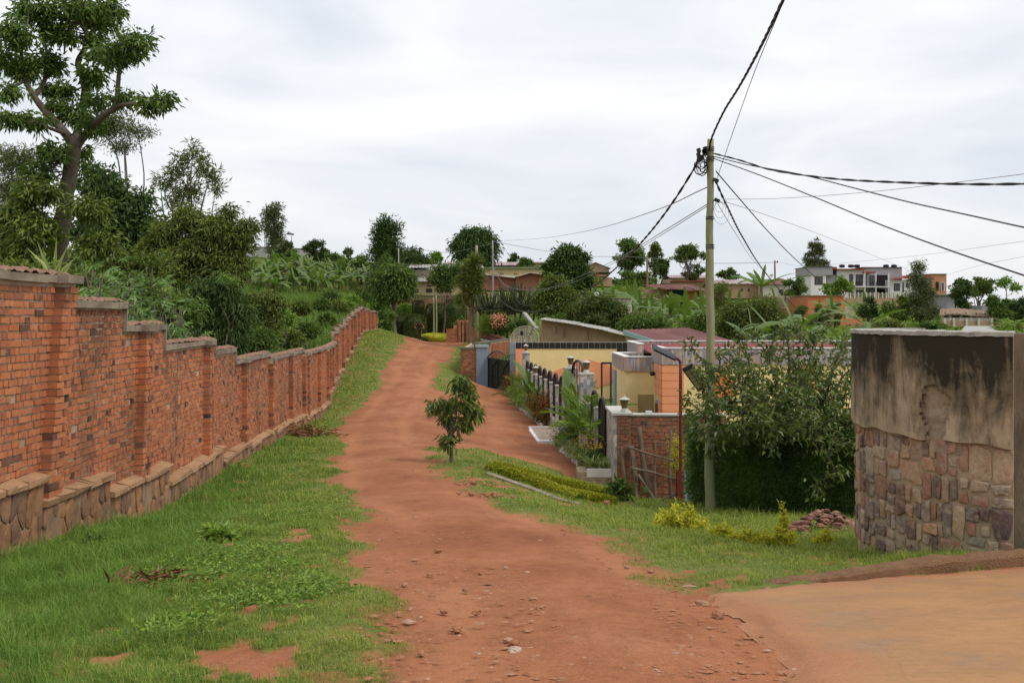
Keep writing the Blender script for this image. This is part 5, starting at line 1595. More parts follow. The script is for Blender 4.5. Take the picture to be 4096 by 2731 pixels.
M['leaf_castor'] = m_leaf('foliage_castor', (.045, .095, .028), (.09, .17, .05), (.2, .3, .12), .3, .4, .5)
castor(88, 268, 300, 14.8, 9, 'broad leaved plant just behind the highest wall step')
castor(118, 275, 305, 16.0, 12, 'leafy plant with seed spikes behind the second wall step')
castor(143, 285, 325, 18.2, 14, 'broad leaved plant behind the third wall step')
castor(168, 295, 338, 20.5, 16, 'large glossy leaved plant leaning over the fourth wall step')
castor(145, 265, 300, 22, 12, 'taller broad leaved plant among the wall shrubs')
castor(110, 262, 290, 19, 10, 'broad leaved plant below the dense dark tree')
ag = thing('agave', gp(56, 13.2), 'spiky sword leaved plant behind the top of the brick wall', 'plant')
g = Geo(); C = np.repeat(at(58, 282, 13.2)[None], 16, 0) + rng.normal(0, .05, (16, 3)); A = rng.normal(size=(16, 3)) * .45; A[:, 2] = 1; leaf_geo(g, C, A, rng.uniform(.25, .55, 16), .045, .2); g.build('leaves', M['leaf_varieg'], ag)
g = Geo(); g.tube([gp(56, 13.2), at(58, 284, 13.2)], .05, 6); g.build('stem', M['bark'], ag)

# shrub band hiding the ground right behind the wall
for k, (u, v, ru, rv, D, mt, lb) in enumerate([(70, 288, 30, 14, 21, 'leaf_under', 'low green thicket behind the tall first wall panel'), (120, 295, 30, 14, 22, 'leaf_mid', 'green thicket behind the second wall panel'), (165, 312, 30, 18, 24, 'leaf_mid', 'green thicket behind the third wall panel'),
                                              (140, 268, 28, 14, 26, 'leaf_under', 'thicket of mixed shrubs under the dense dark tree'), (20, 280, 30, 14, 19, 'leaf_under', 'thicket at the left edge above the brick wall'), (255, 342, 14, 10, 33, 'leaf_mid', 'small dark shrub in the tall grass behind the wall')]):
    T('thicket', lb, D, [(u - ru * .5, v, ru * .6, rv), (u + ru * .5, v - 2, ru * .6, rv * .9), (u, v + 6, ru * .7, rv)], mt, u, .05, 150, .3, 34, (.14, .06), .2, .3, cat='shrub')

# ------------------------------------------------------------------ tall grass field behind the wall
def blades(P, L_, W_, lean, segs=3, g=None):
    """bending grass blades as narrow strips; P (N,3) feet"""
    N_ = len(P); g = g or Geo(); a = rng.uniform(0, 2 * np.pi, N_); d = np.stack([np.cos(a), np.sin(a), np.zeros(N_)], 1); s = np.stack([-np.sin(a + rng.normal(0, .6, N_)), np.cos(a), np.zeros(N_)], 1)
    L_ = np.broadcast_to(L_, (N_,))[:, None]; W_ = np.broadcast_to(W_, (N_,))[:, None]; lean = np.broadcast_to(lean, (N_,))[:, None]
    rows = []
    for i in range(segs):
        t = i / segs; c = P + d * L_ * lean * t * t + np.array((0, 0, 1)) * L_ * (t - .35 * lean * t * t); w = W_ * (1 - .55 * t) * .5
        rows += [c - s * w, c + s * w]
    rows.append(P + d * L_ * lean + np.array((0, 0, 1)) * L_ * (1 - .35 * lean - .25 * lean ** 2))
    V = np.stack(rows, 1).reshape(-1, 3); k = 2 * segs + 1; o_ = np.arange(N_) * k; fs = []
    for i in range(segs - 1): fs.append(np.stack([o_ + 2 * i, o_ + 2 * i + 1, o_ + 2 * i + 3, o_ + 2 * i + 2], 1))
    tri = np.stack([o_ + 2 * segs - 2, o_ + 2 * segs - 1, o_ + 2 * segs], 1)
    g.add(V, fs + [tri])
    return g


n = 3600
Y_ = rng.uniform(27, 112, n); uu = rng.uniform(205, 372, n); X_ = (uu - CU) / F * Y_
ok = (X_ < wxf(np.minimum(Y_, 86)) - .9); X_, Y_ = X_[ok], Y_[ok]
keep = fbm(np.stack([X_, Y_], 1) * .25, 3, 91) > -.36; X_, Y_ = X_[keep], Y_[keep]
idx = np.repeat(np.arange(len(X_)), 17); Pg = np.stack([X_[idx] + rng.normal(0, .28, len(idx)), Y_[idx] + rng.normal(0, .28, len(idx)), np.zeros(len(idx))], 1); Pg[:, 2] = H(Pg[:, 0], Pg[:, 1]) - .05
hgt2 = (.8 + .9 * rng.random(len(X_)))[idx] * rng.uniform(.6, 1.15, len(idx))
blades(Pg, hgt2, .035, rng.uniform(.25, .95, len(idx))).build('tall_grass', M['leaf_cane'], kind='stuff', label='tall bright green grass on the slope behind the brick wall')
for k, (u, v, D, r) in enumerate(((248, 322, 52, 9), (285, 318, 62, 8), (300, 308, 72, 9), (322, 304, 80, 8), (262, 318, 58, 8), (338, 306, 88, 7), (306, 330, 55, 8), (280, 302, 84, 9), (250, 300, 84, 10), (330, 296, 98, 7), (352, 300, 96, 7), (290, 338, 46, 7))):
    T('field_shrub', ('dark leafy shrub', 'light green shrub', 'spreading weedy shrub')[k % 3] + ' in the tall grass slope, ' + ('at its left end by the mango', 'in its middle below the bananas', 'in its upper middle', 'on its upper right', 'next to the yellowing young tree', 'close to the far wall pilasters', 'just behind the wall copings', 'under the banana row at the centre', 'under the left end of the banana row', 'under the right part of the banana row', 'at its right end below the bananas', 'lowest in the slope near the wall')[k], D, [(u - r * .4, v, r * .6, r * .45), (u + r * .5, v + 1, r * .6, r * .4), (u, v - r * .3, r * .6, r * .4)], ('leaf_mid', 'leaf_lite', 'leaf_under')[k % 3], u, .04, 60, .3, 26, (.26, .1), .2, .3, cat='shrub', twigs=4)
# low ground cover over the slopes, left and right
n = 60000
Y_ = np.exp(rng.uniform(np.log(60), np.log(190), n)); uu = rng.uniform(-60, 1090, n); X_ = (uu - CU) / F * Y_
ok = ((X_ < -12.5) | (X_ > -3.2)) & ~((Y_ < 66) & (X_ > -4)); X_, Y_ = X_[ok], Y_[ok]
P = np.stack([X_, Y_, H(X_, Y_) - .05], 1); A = rng.normal(size=P.shape); A[:, 2] = np.abs(A[:, 2]) + .3
g = Geo(); leaf_geo(g, P, A, rng.uniform(.25, .7, len(P)), rng.uniform(.12, .3, len(P))); g.build('ground_cover', M['leaf_lite'], kind='stuff', label='low weeds and scrub covering the far slopes')

# ------------------------------------------------------------------ banana plants
def banana_leaf_mesh(L_, W_, seed, droop):
    r = np.random.default_rng(seed); n = 9; V = []; f = []
    for i in range(n):
        t = i / (n - 1); x = L_ * (t * math.cos(.2) - .18 * droop * t * t * t); z = L_ * (t * .9 - droop * 1.15 * t * t); w = W_ * .5 * math.sin(math.pi * min(1, .06 + t * .94)) ** .6 * (1 if i < n - 1 else .1) if i else .03
        tear = r.uniform(.72, 1.08)
        V += [(x, w * tear, z - .18 * w), (x, 0, z), (x, -w * r.uniform(.72, 1.08), z - .18 * w)]
    for i in range(n - 1):
        a = i * 3; f += [(a, a + 1, a + 4, a + 3), (a + 1, a + 2, a + 5, a + 4)]
    me = bpy.data.meshes.new('leaf'); me.from_pydata(V, [], f); me.materials.append(M['leaf_banana']); return me


BLM = [banana_leaf_mesh(1.75, .46, 1, .62), banana_leaf_mesh(1.6, .42, 2, .95), banana_leaf_mesh(1.85, .44, 3, .4), banana_leaf_mesh(1.2, .26, 4, .25), banana_leaf_mesh(1.5, .4, 5, 1.15)]
M['stem_banana'] = m_noise('banana_stem', (.12, .13, .05), (.24, .2, .1), 4, .8, .2, (.1, .07, .04), stretch=(1, 1, .3))
STEMM = []
for k in range(3):
    g_ = Geo(); zz = np.linspace(0, 1.5, 5); g_.tube(np.stack([.08 * k * zz * zz * .4, 0 * zz, zz], 1), np.linspace(.13, .07, 5), 7)
    o_ = g_.build('pseudostem', M['stem_banana'], None, smooth=True, origin=(0, 0, 0)); STEMM.append(o_.data); bpy.data.objects.remove(o_)


def banana(p, s, label, group, nl=9, tall=1.0):
    t = thing('banana_plant', p, label, 'banana plant', group)
    st = bpy.data.objects.new('pseudostem', STEMM[int(rng.integers(3))]); COL.objects.link(st); st.parent = t; st.scale = (s, s, s * tall); st.rotation_euler[2] = rng.uniform(0, 6.28)
    for k in range(nl):
        o = bpy.data.objects.new('leaf', BLM[int(rng.integers(3) if k < nl - 2 else 3) if k else 4]); COL.objects.link(o); o.parent = t
        sc_ = s * rng.uniform(.85, 1.25); o.scale = (sc_, sc_, sc_); o.location = (0, 0, 1.4 * s * tall + rng.uniform(-.12, .1) * s)
        o.rotation_euler = (rng.normal(0, .15), rng.uniform(-.1, .5) - (.75 if k >= nl - 1 else 0), k * 2.4 + rng.normal(0, .3))
    return t


lab_b = 'banana plant in the row across the green slope above the brick wall'
for (u, v) in [(282, 291), (316, 291), (326, 286), (339, 289), (261, 285), (270, 287), (291, 284), (298, 287), (304, 285), (350, 285), (361, 284), (368, 285), (255, 281), (276, 279), (286, 277), (310, 278), (321, 277), (333, 277), (345, 277), (356, 276), (366, 277), (373, 281), (295, 275), (264, 277), (329, 281), (379, 288), (250, 289), (309, 292), (333, 294), (347, 292), (276, 295), (357, 290), (295, 293), (246, 283), (266, 293), (322, 296), (340, 283), (302, 280), (281, 284), (370, 291)]:
    p = G(u, v); banana(p, 1.3 * rng.uniform(.85, 1.15), lab_b, 'banana plants on the slope left of the road', 10, .8)
lab_b = 'banana plant in the thick grove below the tin roofed shacks'
for (u, v, D) in [(640, 318, 86), (652, 322, 82), (662, 316, 88), (670, 324, 80), (680, 318, 86), (690, 326, 78), (700, 320, 84), (706, 328, 78), (646, 308, 95), (660, 306, 98), (674, 308, 95), (688, 309, 95), (702, 307, 97), (655, 330, 76), (684, 333, 75), (668, 312, 92), (695, 314, 90), (636, 311, 92), (712, 314, 92),
                  (594, 298, 104), (604, 297, 106), (614, 298, 104), (624, 299, 102), (633, 300, 100), (728, 304, 100), (738, 301, 102), (630, 306, 96), (820, 318, 92), (832, 322, 90), (896, 308, 125), (872, 308, 128), (864, 306, 130)]:
    p = at(u, v, D); p[2] = min(p[2], gz(p[0], p[1]) + .6) if p[2] > gz(p[0], p[1]) else p[2]
    p[2] = gz(p[0], p[1]) - .1
    banana(p, 1.3 * rng.uniform(.8, 1.15), lab_b, 'banana plants in the grove on the right hillside', 8)
for (u, v, D, lb) in [(762, 300, 110, 'tall banana plant standing above the tan houses')]:
    p = gp(u, D); banana(p, 1.9, lb, None, 9, 1.3)
for (u, D, s, lb) in [(752, 52, 1.5, 'wide leaved banana plant behind the house parapet nearest the pole'), (776, 50, 1.7, 'upright banana plant behind the middle of the house parapet'), (797, 48, 1.9, 'tall banana plant behind the house parapet near the stone wall'), (815, 52, 1.5, 'banana plant at the right end of the house parapet'), (866, 60, 1.6, 'banana plant showing over the left of the stone wall')]:
    banana(gp(u, D), s * .85, lb, None, 10, 1.75)

# ------------------------------------------------------------------ far slope: wall, tower, houses, ridge trees
def fbox(g, u0, u1, v0, v1, D, depth, mi=0):
    """upright box whose front face fills the picture rectangle, D away; depth behind it"""
    a = at(u0, v1, D); b = at(u1, v0, D); g.box(a[0], b[0], D, D + depth, a[2], b[2], mi)


def fpart(name, mat, parent, u0, u1, v0, v1, D, depth):
    g = Geo(); fbox(g, u0, u1, v0, v1, D, depth); return g.build(name, mat, parent)


def fthing(name, u, v, D, label, cat, group=None):
    p = at(u, v, D); return thing(name, p, label, cat, group)


def window(parent, u0, u1, v0, v1, D, frame='darkwood', cross=True):
    w_ = fpart('window', M[frame], parent, u0, u1, v0, v1, D - .06, .1)
    e_ = (u1 - u0) * .12
    fpart('pane', M['glass'], w_, u0 + e_, (u0 + u1) / 2 - e_ * .4, v0 + e_, v1 - e_, D - .09, .05)
    fpart('pane', M['glass'], w_, (u0 + u1) / 2 + e_ * .4, u1 - e_, v0 + e_, v1 - e_, D - .09, .05)


M['glass'] = m_noise('dim_glass', (.03, .035, .04), (.06, .065, .07), 1, .15, 0, spec=.6)
M['darkwood'] = paint('dark_window_frame', (.05, .035, .03), .2, .6)
M['cream'] = paint('cream_render', (.60, .48, .26), .08, .9, dirt=(.42, .33, .2))
M['tan'] = paint('tan_mud_render', (.36, .25, .15), .15, .95, dirt=(.26, .17, .10))
M['pale'] = paint('pale_render', (.50, .46, .36), .1, .9, dirt=(.35, .3, .22))
M['farbrick'] = m_noise('far_red_brick', (.27, .10, .06), (.38, .16, .09), 3, .9, .3, (.22, .13, .09))
M['whitewash'] = m_noise('weathered_whitewash', (.46, .45, .42), (.62, .61, .58), 1.5, .9, .3, (.30, .28, .25))
M['greywall'] = paint('grey_render', (.30, .29, .30), .06, .9)
M['offwhite'] = paint('off_white_render', (.66, .64, .62), .05, .9)
M['terracotta'] = paint('terracotta_render', (.46, .22, .12), .1, .9)
M['orangewall'] = paint('faded_orange_render', (.52, .19, .08), .12, .9, dirt=(.4, .2, .1))
M['blockwall'] = m_noise('block_wall', (.40, .32, .22), (.50, .42, .31), 2, .9, .3, (.32, .22, .14))
M['pinkroof'] = m_noise('weathered_pink_sheet', (.30, .20, .19), (.46, .36, .35), .7, .5, 0, (.28, .16, .13), stretch=(1, .3, 1), spec=.4)
M['greenroof'] = m_noise('mossy_roof_edge', (.12, .2, .1), (.2, .26, .14), 2, .7, 0)
M['turquoise'] = paint('turquoise_fascia', (.27, .47, .43), .06, .6)
M['bluewall'] = paint('bright_blue_render', (.06, .26, .36), .1, .8)
M['thatch'] = m_noise('thatch', (.16, .11, .07), (.30, .22, .15), 8, .95, .8, stretch=(1, 1, .3))
M['earthbank'] = m_noise('earth_bank', (.16, .08, .045), (.28, .14, .08), 1.5, .95, .6, (.09, .10, .04))

t = thing('boundary_wall', at(280, 257, 141), 'long whitewashed wall on the skyline of the left hill', 'wall')
for k, (u0, u1, v0) in enumerate(((232, 250, 246.6), (250.2, 268, 247), (268.2, 290, 247.4), (290.2, 316, 248.5), (316.2, 330, 250))):
    fpart('panel', M['whitewash'], t, u0, u1, v0, 262, 141, .3)
    fpart('coping', M['coping'], t, u0, u1 - .1, v0 - .6, v0, 140.9, .5)

tw = thing('lattice_tower', at(267, 247, 160), 'slim lattice mast with ladder cage beside the tall thin tree', 'tower')
g = Geo(); a = [at(u, 270, 160 + d) for u, d in ((264.6, 0), (268.6, 0), (266.6, .7))]; b = [at(u, 208, 160 + d) for u, d in ((264.8, 0), (268.2, 0), (266.6, .6))]
for p, q in zip(a, b): g.tube([p, q], .05, 5)
for k in range(24):
    f = k / 24
    for i in range(3):
        j = (i + 1) % 3; g.tube([a[i] + (b[i] - a[i]) * f, a[j] + (b[j] - a[j]) * (f + .04)], .025, 4)
g.build('lattice', M['wire'], tw)
g = Geo(); g.tube([at(266.6, 208, 160.3), at(266.6, 202, 160.3)], .03, 4); g.build('spike', M['wire'], tw)


def pole(u, v0, D, label, r=.1, mat='pole', arm=False, name='utility_pole', vb=None, group='poles'):
    b = gp(u, D); t = at(u, v0, D); th = thing(name, b, label, 'pole')
    g = Geo(); g.tube(spline([b - (0, 0, .4), (b + t) / 2 + (.03, 0, 0), t], 4), np.linspace(r, r * .75, 9), 7); g.build('shaft', M[mat], th, smooth=True)
    if arm:
        g = Geo(); g.box(t[0] - .02, t[0] + .35, D - .06, D + .06, t[2] - .3, t[2] - .2); g.box(t[0] + .3, t[0] + .4, D - .06, D + .06, t[2] - .3, t[2] - .05); g.build('insulator_bracket', M['cable'], th)
    return th


def lamp_post(u, v0, D, label, du):
    th = pole(u, v0, D, label, .07, 'whitewash', name='street_lamp'); t = at(u, v0, D)
    g = Geo(); e_ = at(u + du, v0 - abs(du) * .6, D); g.tube([t, e_], .05, 6); d = unit(e_ - t); g.obox(e_, d * .3, (0, .1, 0), np.cross(d, (0, 1, 0)) * .05); g.build('lamp_arm', M['wire'], th)


lamp_post(398.5, 248, 120, 'white street lamp post beside the tall cypress', 5)
th = pole(291.5, 236, 138, 'solar lamp post with tilted panel above the whitewashed wall', .06, 'wire', name='solar_lamp')
g = Geo(); c = at(290.5, 233.5, 138); g.obox(c, (.45, 0, -.12), (0, .3, .1), (.02, 0, .04)); g.build('solar_panel', M['black'], th)
g = Geo(); c = at(292, 243, 138); g.box(c[0] - .12, c[0] + .12, 137.9, 138.1, c[2] - .2, c[2] + .2); g.build('battery_box', M['black'], th)
pole(433.5, 296.5, 92, 'left one of the two thin roadside poles by the clipped yellow bush', .075)
pole(436.2, 295, 92.5, 'right one of the two thin roadside poles by the clipped yellow bush', .085)
pole(476.5, 245, 85.5, 'timber pole rising behind the bare lopped trunk', .16)
pole(492.6, 240, 108, 'concrete utility pole with bracket in front of the big drooping tree', .11, 'greywall', True)
pole(587.5, 252, 150, 'small utility pole on the skyline left of the gabled house', .12, 'bark')
pole(647, 255, 120, 'rusty timber pole in front of the ridge trees', .14, 'barkred')
pole(774.8, 260, 125, 'utility pole rising behind the tan houses', .13, 'barkred', True)


def B(name, label, u0, u1, v0, v1, D, w, mat, dens=1.0, leaf=.5, cat='tree', base_u=None, r=.18, droop=.2, lean=0, fork=.4, n=None, inner=.25, sub=None, tw=14, asp=.42, flat=.65):
    """background tree: foliage masses packed in its picture rectangle"""
    uc, vc = (u0 + u1) / 2, (v0 + v1) / 2; hu, hv = (u1 - u0) / 2, (v1 - v0) / 2; bl_ = []
    k = n or max(6, int(6 + (hu * hv) / 32))
    for i in range(k):
        a = rng.uniform(0, 6.28); q = math.sqrt(rng.random()) * .78
        bl_.append((uc + hu * q * math.cos(a), vc + hv * q * math.sin(a), hu * .36 * rng.uniform(.6, 1.3), hv * .30 * rng.uniform(.6, 1.3), rng.uniform(-.5, .5) * hu * D / F))
    nl = int(np.clip(hu * hv * 4 * 2.2 * dens, 500, 9000))
    nsub = max(20, nl // 28)
    return T(name, label, D, bl_, mat, base_u, r, nsub, sub or .16 * math.sqrt(hu * hv) * D / F, 28, (leaf, leaf * asp), droop, fork, inner, flat, tw, cat)


# left hill and skyline
T('slim_tree', 'tall thin spindly tree on the left skyline beside the mast', 138, [(272, 213, 5, 7), (269, 226, 5, 8), (278, 222, 4, 9), (273, 238, 5, 8), (276, 208, 3, 5), (279, 236, 4, 7), (268, 214, 3, 6), (272, 250, 4, 6)], 'leaf_grey', 273, .13, 130, .55, 26, (.5, .14), .1, .8)
B('bush', 'rounded grey green shrub right of the thin skyline tree', 274, 292, 235, 262, 134, 0, 'leaf_grey', 1.4, .4, 'shrub')
B('bush', 'low round green shrub in front of the whitewashed wall', 284, 304, 248, 276, 128, 0, 'leaf_mid', 1.4, .4, 'shrub')
B('creeper_mound', 'dense dome of creeper swallowing a tree on the left skyline', 303, 328, 237, 262, 135, 0, 'leaf_dark', 2.4, .35, 'creeper', inner=.5)
for k, (u0, u1, v0, v1) in enumerate(((322, 350, 252, 268), (345, 372, 255, 268))):
    B('creeper_hedge', ('creeper covered hedge just right of the dome of creeper', 'creeper covered hedge running to the tall cypress')[k], u0, u1, v0, v1, 133, 0, 'leaf_mid', 2, .35, 'hedge', inner=.5)
B('casuarina', 'tiny feathery conifer on the skyline of the left hill', 343, 353, 246, 258, 150, 0, 'leaf_grey', 2, .4)
T('cypress_tree', 'tall dark ragged cypress at the end of the hill wall', 122, [(386, 224, 5, 8), (380, 232, 5, 7), (393, 232, 5, 8), (384, 242, 9, 8), (391, 250, 8, 10), (380, 256, 8, 12), (388, 268, 11, 12), (382, 278, 9, 8)], 'leaf_dark', 386, .22, 260, .8, 34, (.55, .12), -.25, .8)
B('round_tree', 'smaller round green tree in front of the dark cypress', 376, 396, 252, 282, 118, 0, 'leaf_mid', 1.5, .4)
T('umbrella_tree', 'dark flat layered tree right of the cypress', 135, [(410, 252, 8, 4), (403, 260, 10, 5), (420, 258, 9, 3.5), (413, 265, 14, 5)], 'leaf_dark', 408, .2, 120, .8, 28, (.5, .18), .2, .6)
T('round_tree', 'round headed roadside tree on a bare trunk at the bend', 100, [(394, 274, 14, 10), (386, 284, 11, 10), (404, 282, 9, 10), (398, 292, 10, 7), (384, 294, 8, 6)], 'leaf_mid', 395, .2, 230, .7, 34, (.5, .16), .5, .55)
for k, (u0, u1, v0, v1, D, lb) in enumerate([(352, 372, 288, 304, 103, 'dark shrub at the lower edge of the banana field'), (366, 392, 292, 318, 100, 'leafy shrub spilling over the end of the brick wall'), (372, 398, 308, 332, 96, 'green shrub behind the far end of the brick wall'), (330, 356, 300, 315, 92, 'low leafy shrub above the far wall pilasters'), (318, 336, 312, 326, 70, 'shrub just behind the wall where it climbs')]):
    B('shrub', lb, u0, u1, v0, v1, D, 0, ('leaf_mid', 'leaf_lite', 'leaf_mid', 'leaf_lite', 'leaf_mid')[k], 1.6, .3, 'shrub', r=.06)
# clipped dark hedges and topiary beyond the crest of the road
M['leaf_hedge2'] = m_leaf('foliage_clipped', (.025, .045, .013), (.06, .085, .025), (.12, .15, .05))
def clipped(u0, u1, v0, v1, D, lb, mat='leaf_hedge2', box=.5, name='clipped_hedge', leaf=.16, dens=1.0, cat='hedge'):
    c = at((u0 + u1) / 2, (v0 + v1) / 2, D); rx = (u1 - u0) / 2 * D / F; rz = (v1 - v0) / 2 * D / F; ry = rx * .9
    t = thing(name, (c[0], c[1], c[2] - rz), lb, cat); n = int(min(14000, 900 + (u1 - u0) * (v1 - v0) * 7 * dens))
    d = rand_dirs(n); p = 2 + box * 6; nrm = (np.abs(d) ** p).sum(1) ** (1 / p); q = d / nrm[:, None]
    P = c + q * np.array((rx, ry, rz)) * (1 + .05 * fbm(q * 3 + c[0], 3, 3) + rng.normal(0, .012, n))[:, None]
    g = Geo(); leaf_geo(g, P, d + rng.normal(size=d.shape) * .6, leaf * rng.uniform(.6, 1.3, n), leaf * .5); g.build('foliage', M[mat], t)
    g = Geo(); dd = rand_dirs(200); a = np.linspace(0, 2 * np.pi, 12, endpoint=False)
    g.lathe((c[0], c[1], c[2] - rz), [(rx * s_, rz * z_) for s_, z_ in ((.6, 0), (.9, .5), (.93, 1.0), (.85, 1.5), (.5, 1.85), (.1, 1.93))], 12); g.build('filler_core', M[mat], t)


clipped(413, 423.5, 301, 322, 106, 'clipped square topiary column left of the two thin poles', box=.8)
clipped(390, 409, 314, 340, 104, 'rounded clipped dark hedge left of the walking man')
clipped(405, 425, 315, 342, 103, 'rounded clipped dark hedge behind the walking man')
clipped(426, 446, 304, 340, 107, 'tall dark clipped hedge behind the two thin poles')
clipped(444, 464, 300, 332, 105, 'dark clipped shrub mass left of the lopped trunk')
clipped(398, 413, 305, 322, 109, 'light green shrub at the foot of the house fence', 'leaf_lite', .2, 'shrub', .25, cat='shrub')
clipped(421, 448, 333.5, 341, 91, 'low clipped golden bush at the crest of the road', 'leaf_gold', .2, 'golden_bush', .12, 1.6, 'shrub')
clipped(420, 432, 336, 341.5, 90.4, 'small clipped green cushion bush beside the golden bush', 'leaf_mid', .2, 'cushion_bush', .12, 1.6, 'shrub')
t = thing('earth_bank', at(432, 330, 112), 'dark red earth bank below the yellow house', 'bank'); fpart('bank_face', M['earthbank'], t, 396, 466, 298, 345, 113, 3)

# yellow house above the bend
h = fthing('house', 440, 300, 125, 'long yellow house with barred windows above the bend of the road', 'house')
fpart('wall', M['cream'], h, 404, 483, 281, 300, 125, 6); fpart('upper_wall', M['pale'], h, 404, 458, 269.5, 277.5, 129, 6)
sheet_roof('roof', M['zinc'], [at(403, 281.2, 124.2), at(484, 281.2, 124.2), at(483, 276.2, 129), at(404, 276.2, 129)], h, .4, .05)
sheet_roof('roof', M['zinc'], [at(408, 267.4, 128), at(484, 267.4, 128), at(482, 264.2, 134), at(410, 264.2, 134)], h, .4, .05)
fpart('roof_beam', M['darkwood'], h, 404, 484, 281.1, 281.9, 124.2, .1)
for u in (412.4, 426, 437, 445): window(h, u, u + 6.2, 288.3, 292.2, 125); fpart('vent', M['darkwood'], h, u + 1.2, u + 5, 284.8, 286.1, 124.9, .1)
fpart('vent', M['farbrick'], h, 421, 423, 273.5, 274.7, 128.9, .1)
fn_ = fthing('railing_fence', 432, 300, 122, 'dark paling fence in front of the long yellow house', 'fence')
for k in range(36):
    u = 400 + k * 1.7; fpart('paling', M['timber'], fn_, u, u + .9, 294 + (k % 3) * .4, 299.5, 122, .06)
fpart('rail', M['darkwood'], fn_, 399, 462, 295.5, 296.3, 121.9, .06); fpart('rail', M['darkwood'], fn_, 399, 462, 298, 298.8, 121.9, .06)
# cream row and roofs on the crest
h = fthing('house', 516, 277, 142, 'long low cream building with mossy roof edge on the hill crest', 'house')
fpart('wall', M['cream'], h, 476, 556, 268, 280, 142, 8); fpart('roof_edge', M['greenroof'], h, 475, 557, 266.7, 268.2, 141.6, 9)
for u in (500, 502, 514, 516): fpart('vent', M['farbrick'], h, u, u + 1.3, 272.5, 273.8, 141.9, .2)


def gable(label, u0, u1, vw, vb, vr, D, wall, roof, depth=7, name='house', side=None):
    """house seen end-on or along its eaves: wall, two roof slopes"""
    h = fthing(name, (u0 + u1) / 2, vb, D, label, 'house'); fpart('wall', M[wall], h, u0, u1, vw, vb, D, depth)
    a, b = at(u0, vw, D), at(u1, vw, D); zr = at(0, vr, D)[2]; xm = (a[0] + b[0]) / 2; o_ = .3
    if side == 'end':
        g = Geo(); g.prism([(a[0], D, a[2]), (b[0], D, b[2]), (xm, D, zr - .1)], (0, depth, 0)); g.build('gable', M[wall], h)
        sheet_roof('roof', M[roof], [(a[0] - o_, D - o_, a[2] - .1), (a[0] - o_, D + depth, a[2] - .1), (xm, D + depth, zr), (xm, D - o_, zr)], h, .4, .04)
        sheet_roof('roof', M[roof], [(b[0] + o_, D - o_, b[2] - .1), (b[0] + o_, D + depth, b[2] - .1), (xm, D + depth, zr), (xm, D - o_, zr)], h, .4, .04)
    else:
        sheet_roof('roof', M[roof], [(a[0] - o_, D - o_, a[2]), (b[0] + o_, D - o_, b[2]), (b[0] + o_, D + depth / 2, zr), (a[0] - o_, D + depth / 2, zr)], h, .4, .04)
        sheet_roof('roof', M[roof], [(a[0] - o_, D + depth + o_, a[2]), (b[0] + o_, D + depth + o_, b[2]), (b[0] + o_, D + depth / 2, zr), (a[0] - o_, D + depth / 2, zr)], h, .4, .04)
    return h


gable('pink roofed house behind the cream building left of the concrete pole', 448, 500, 264, 270, 259.5, 155, 'cream', 'pinkroof')
gable('pink sheet roofed house behind the cream building right of the concrete pole', 497, 522, 265, 270, 260.5, 152, 'tan', 'pinkroof')
gable('tan shed with sloping roof behind the cream building', 520, 556, 262.5, 270, 260, 150, 'tan', 'pinkroof')
h = gable('tan gabled house on the skyline right of the dark layered tree', 582, 609, 267.5, 276, 262, 150, 'tan', 'zinc', 8, side='end')
h = fthing('brick_house', 500, 286, 112, 'low red brick house with sagging roof left of the euphorbia', 'house')
g = Geo(); g.prism([at(481, 290, 112), at(517, 290, 112), at(517, 278, 112), at(494, 273.8, 112), at(481, 274.5, 112)], (0, 6, 0)); g.build('wall', M['farbrick'], h)
sheet_roof('roof', M['zinc'], [at(481, 274, 111.5), at(481, 273.5, 118), at(517.5, 276.5, 118), at(517.5, 277.6, 111.5)], h, .4, .04)
h = fthing('brick_house', 535, 288, 110, 'red brick house with low pitched roof behind the euphorbia', 'house')
g = Geo(); g.prism([at(516, 290, 110), at(554, 290, 110), at(554, 275.5, 110), at(530, 272.6, 110), at(516, 276.8, 110)], (0, 7, 0)); g.build('wall', M['farbrick'], h)
sheet_roof('roof', M['pinkroof'], [at(530, 272.3, 109.5), at(530, 272.3, 117), at(555, 275.2, 117), at(555, 275.2, 109.5)], h, .4, .04)
sheet_roof('roof', M['zinc'], [at(530, 272.3, 109.5), at(530, 272.3, 117), at(515, 276.6, 117), at(515, 276.6, 109.5)], h, .4, .04)
h = fthing('brick_house', 590, 285, 125, 'orange brick building beside the skyline gabled house', 'house'); fpart('wall', M['farbrick'], h, 579, 599, 272, 286, 125, 6); fpart('annex', M['tan'], h, 599.2, 612, 277, 286, 125.5, 5); fpart('roof', M['mossy'], h, 578.5, 612.5, 271.4, 272, 124.8, 6.5)
# pale flat house with the white dish
h = fthing('house', 606, 310, 90, 'pale flat roofed house behind the flowering mango', 'house'); fpart('wall', M['pale'], h, 576, 632, 298, 315, 90, 7); fpart('coping', M['coping'], h, 575.5, 632.5, 297.2, 298, 89.8, 7.4)
fpart('annex', M['tan'], h, 634, 650.5, 312.5, 322, 88, 4); fpart('annex_coping', M['coping'], h, 633.5, 651, 312, 312.5, 87.8, 4.4)


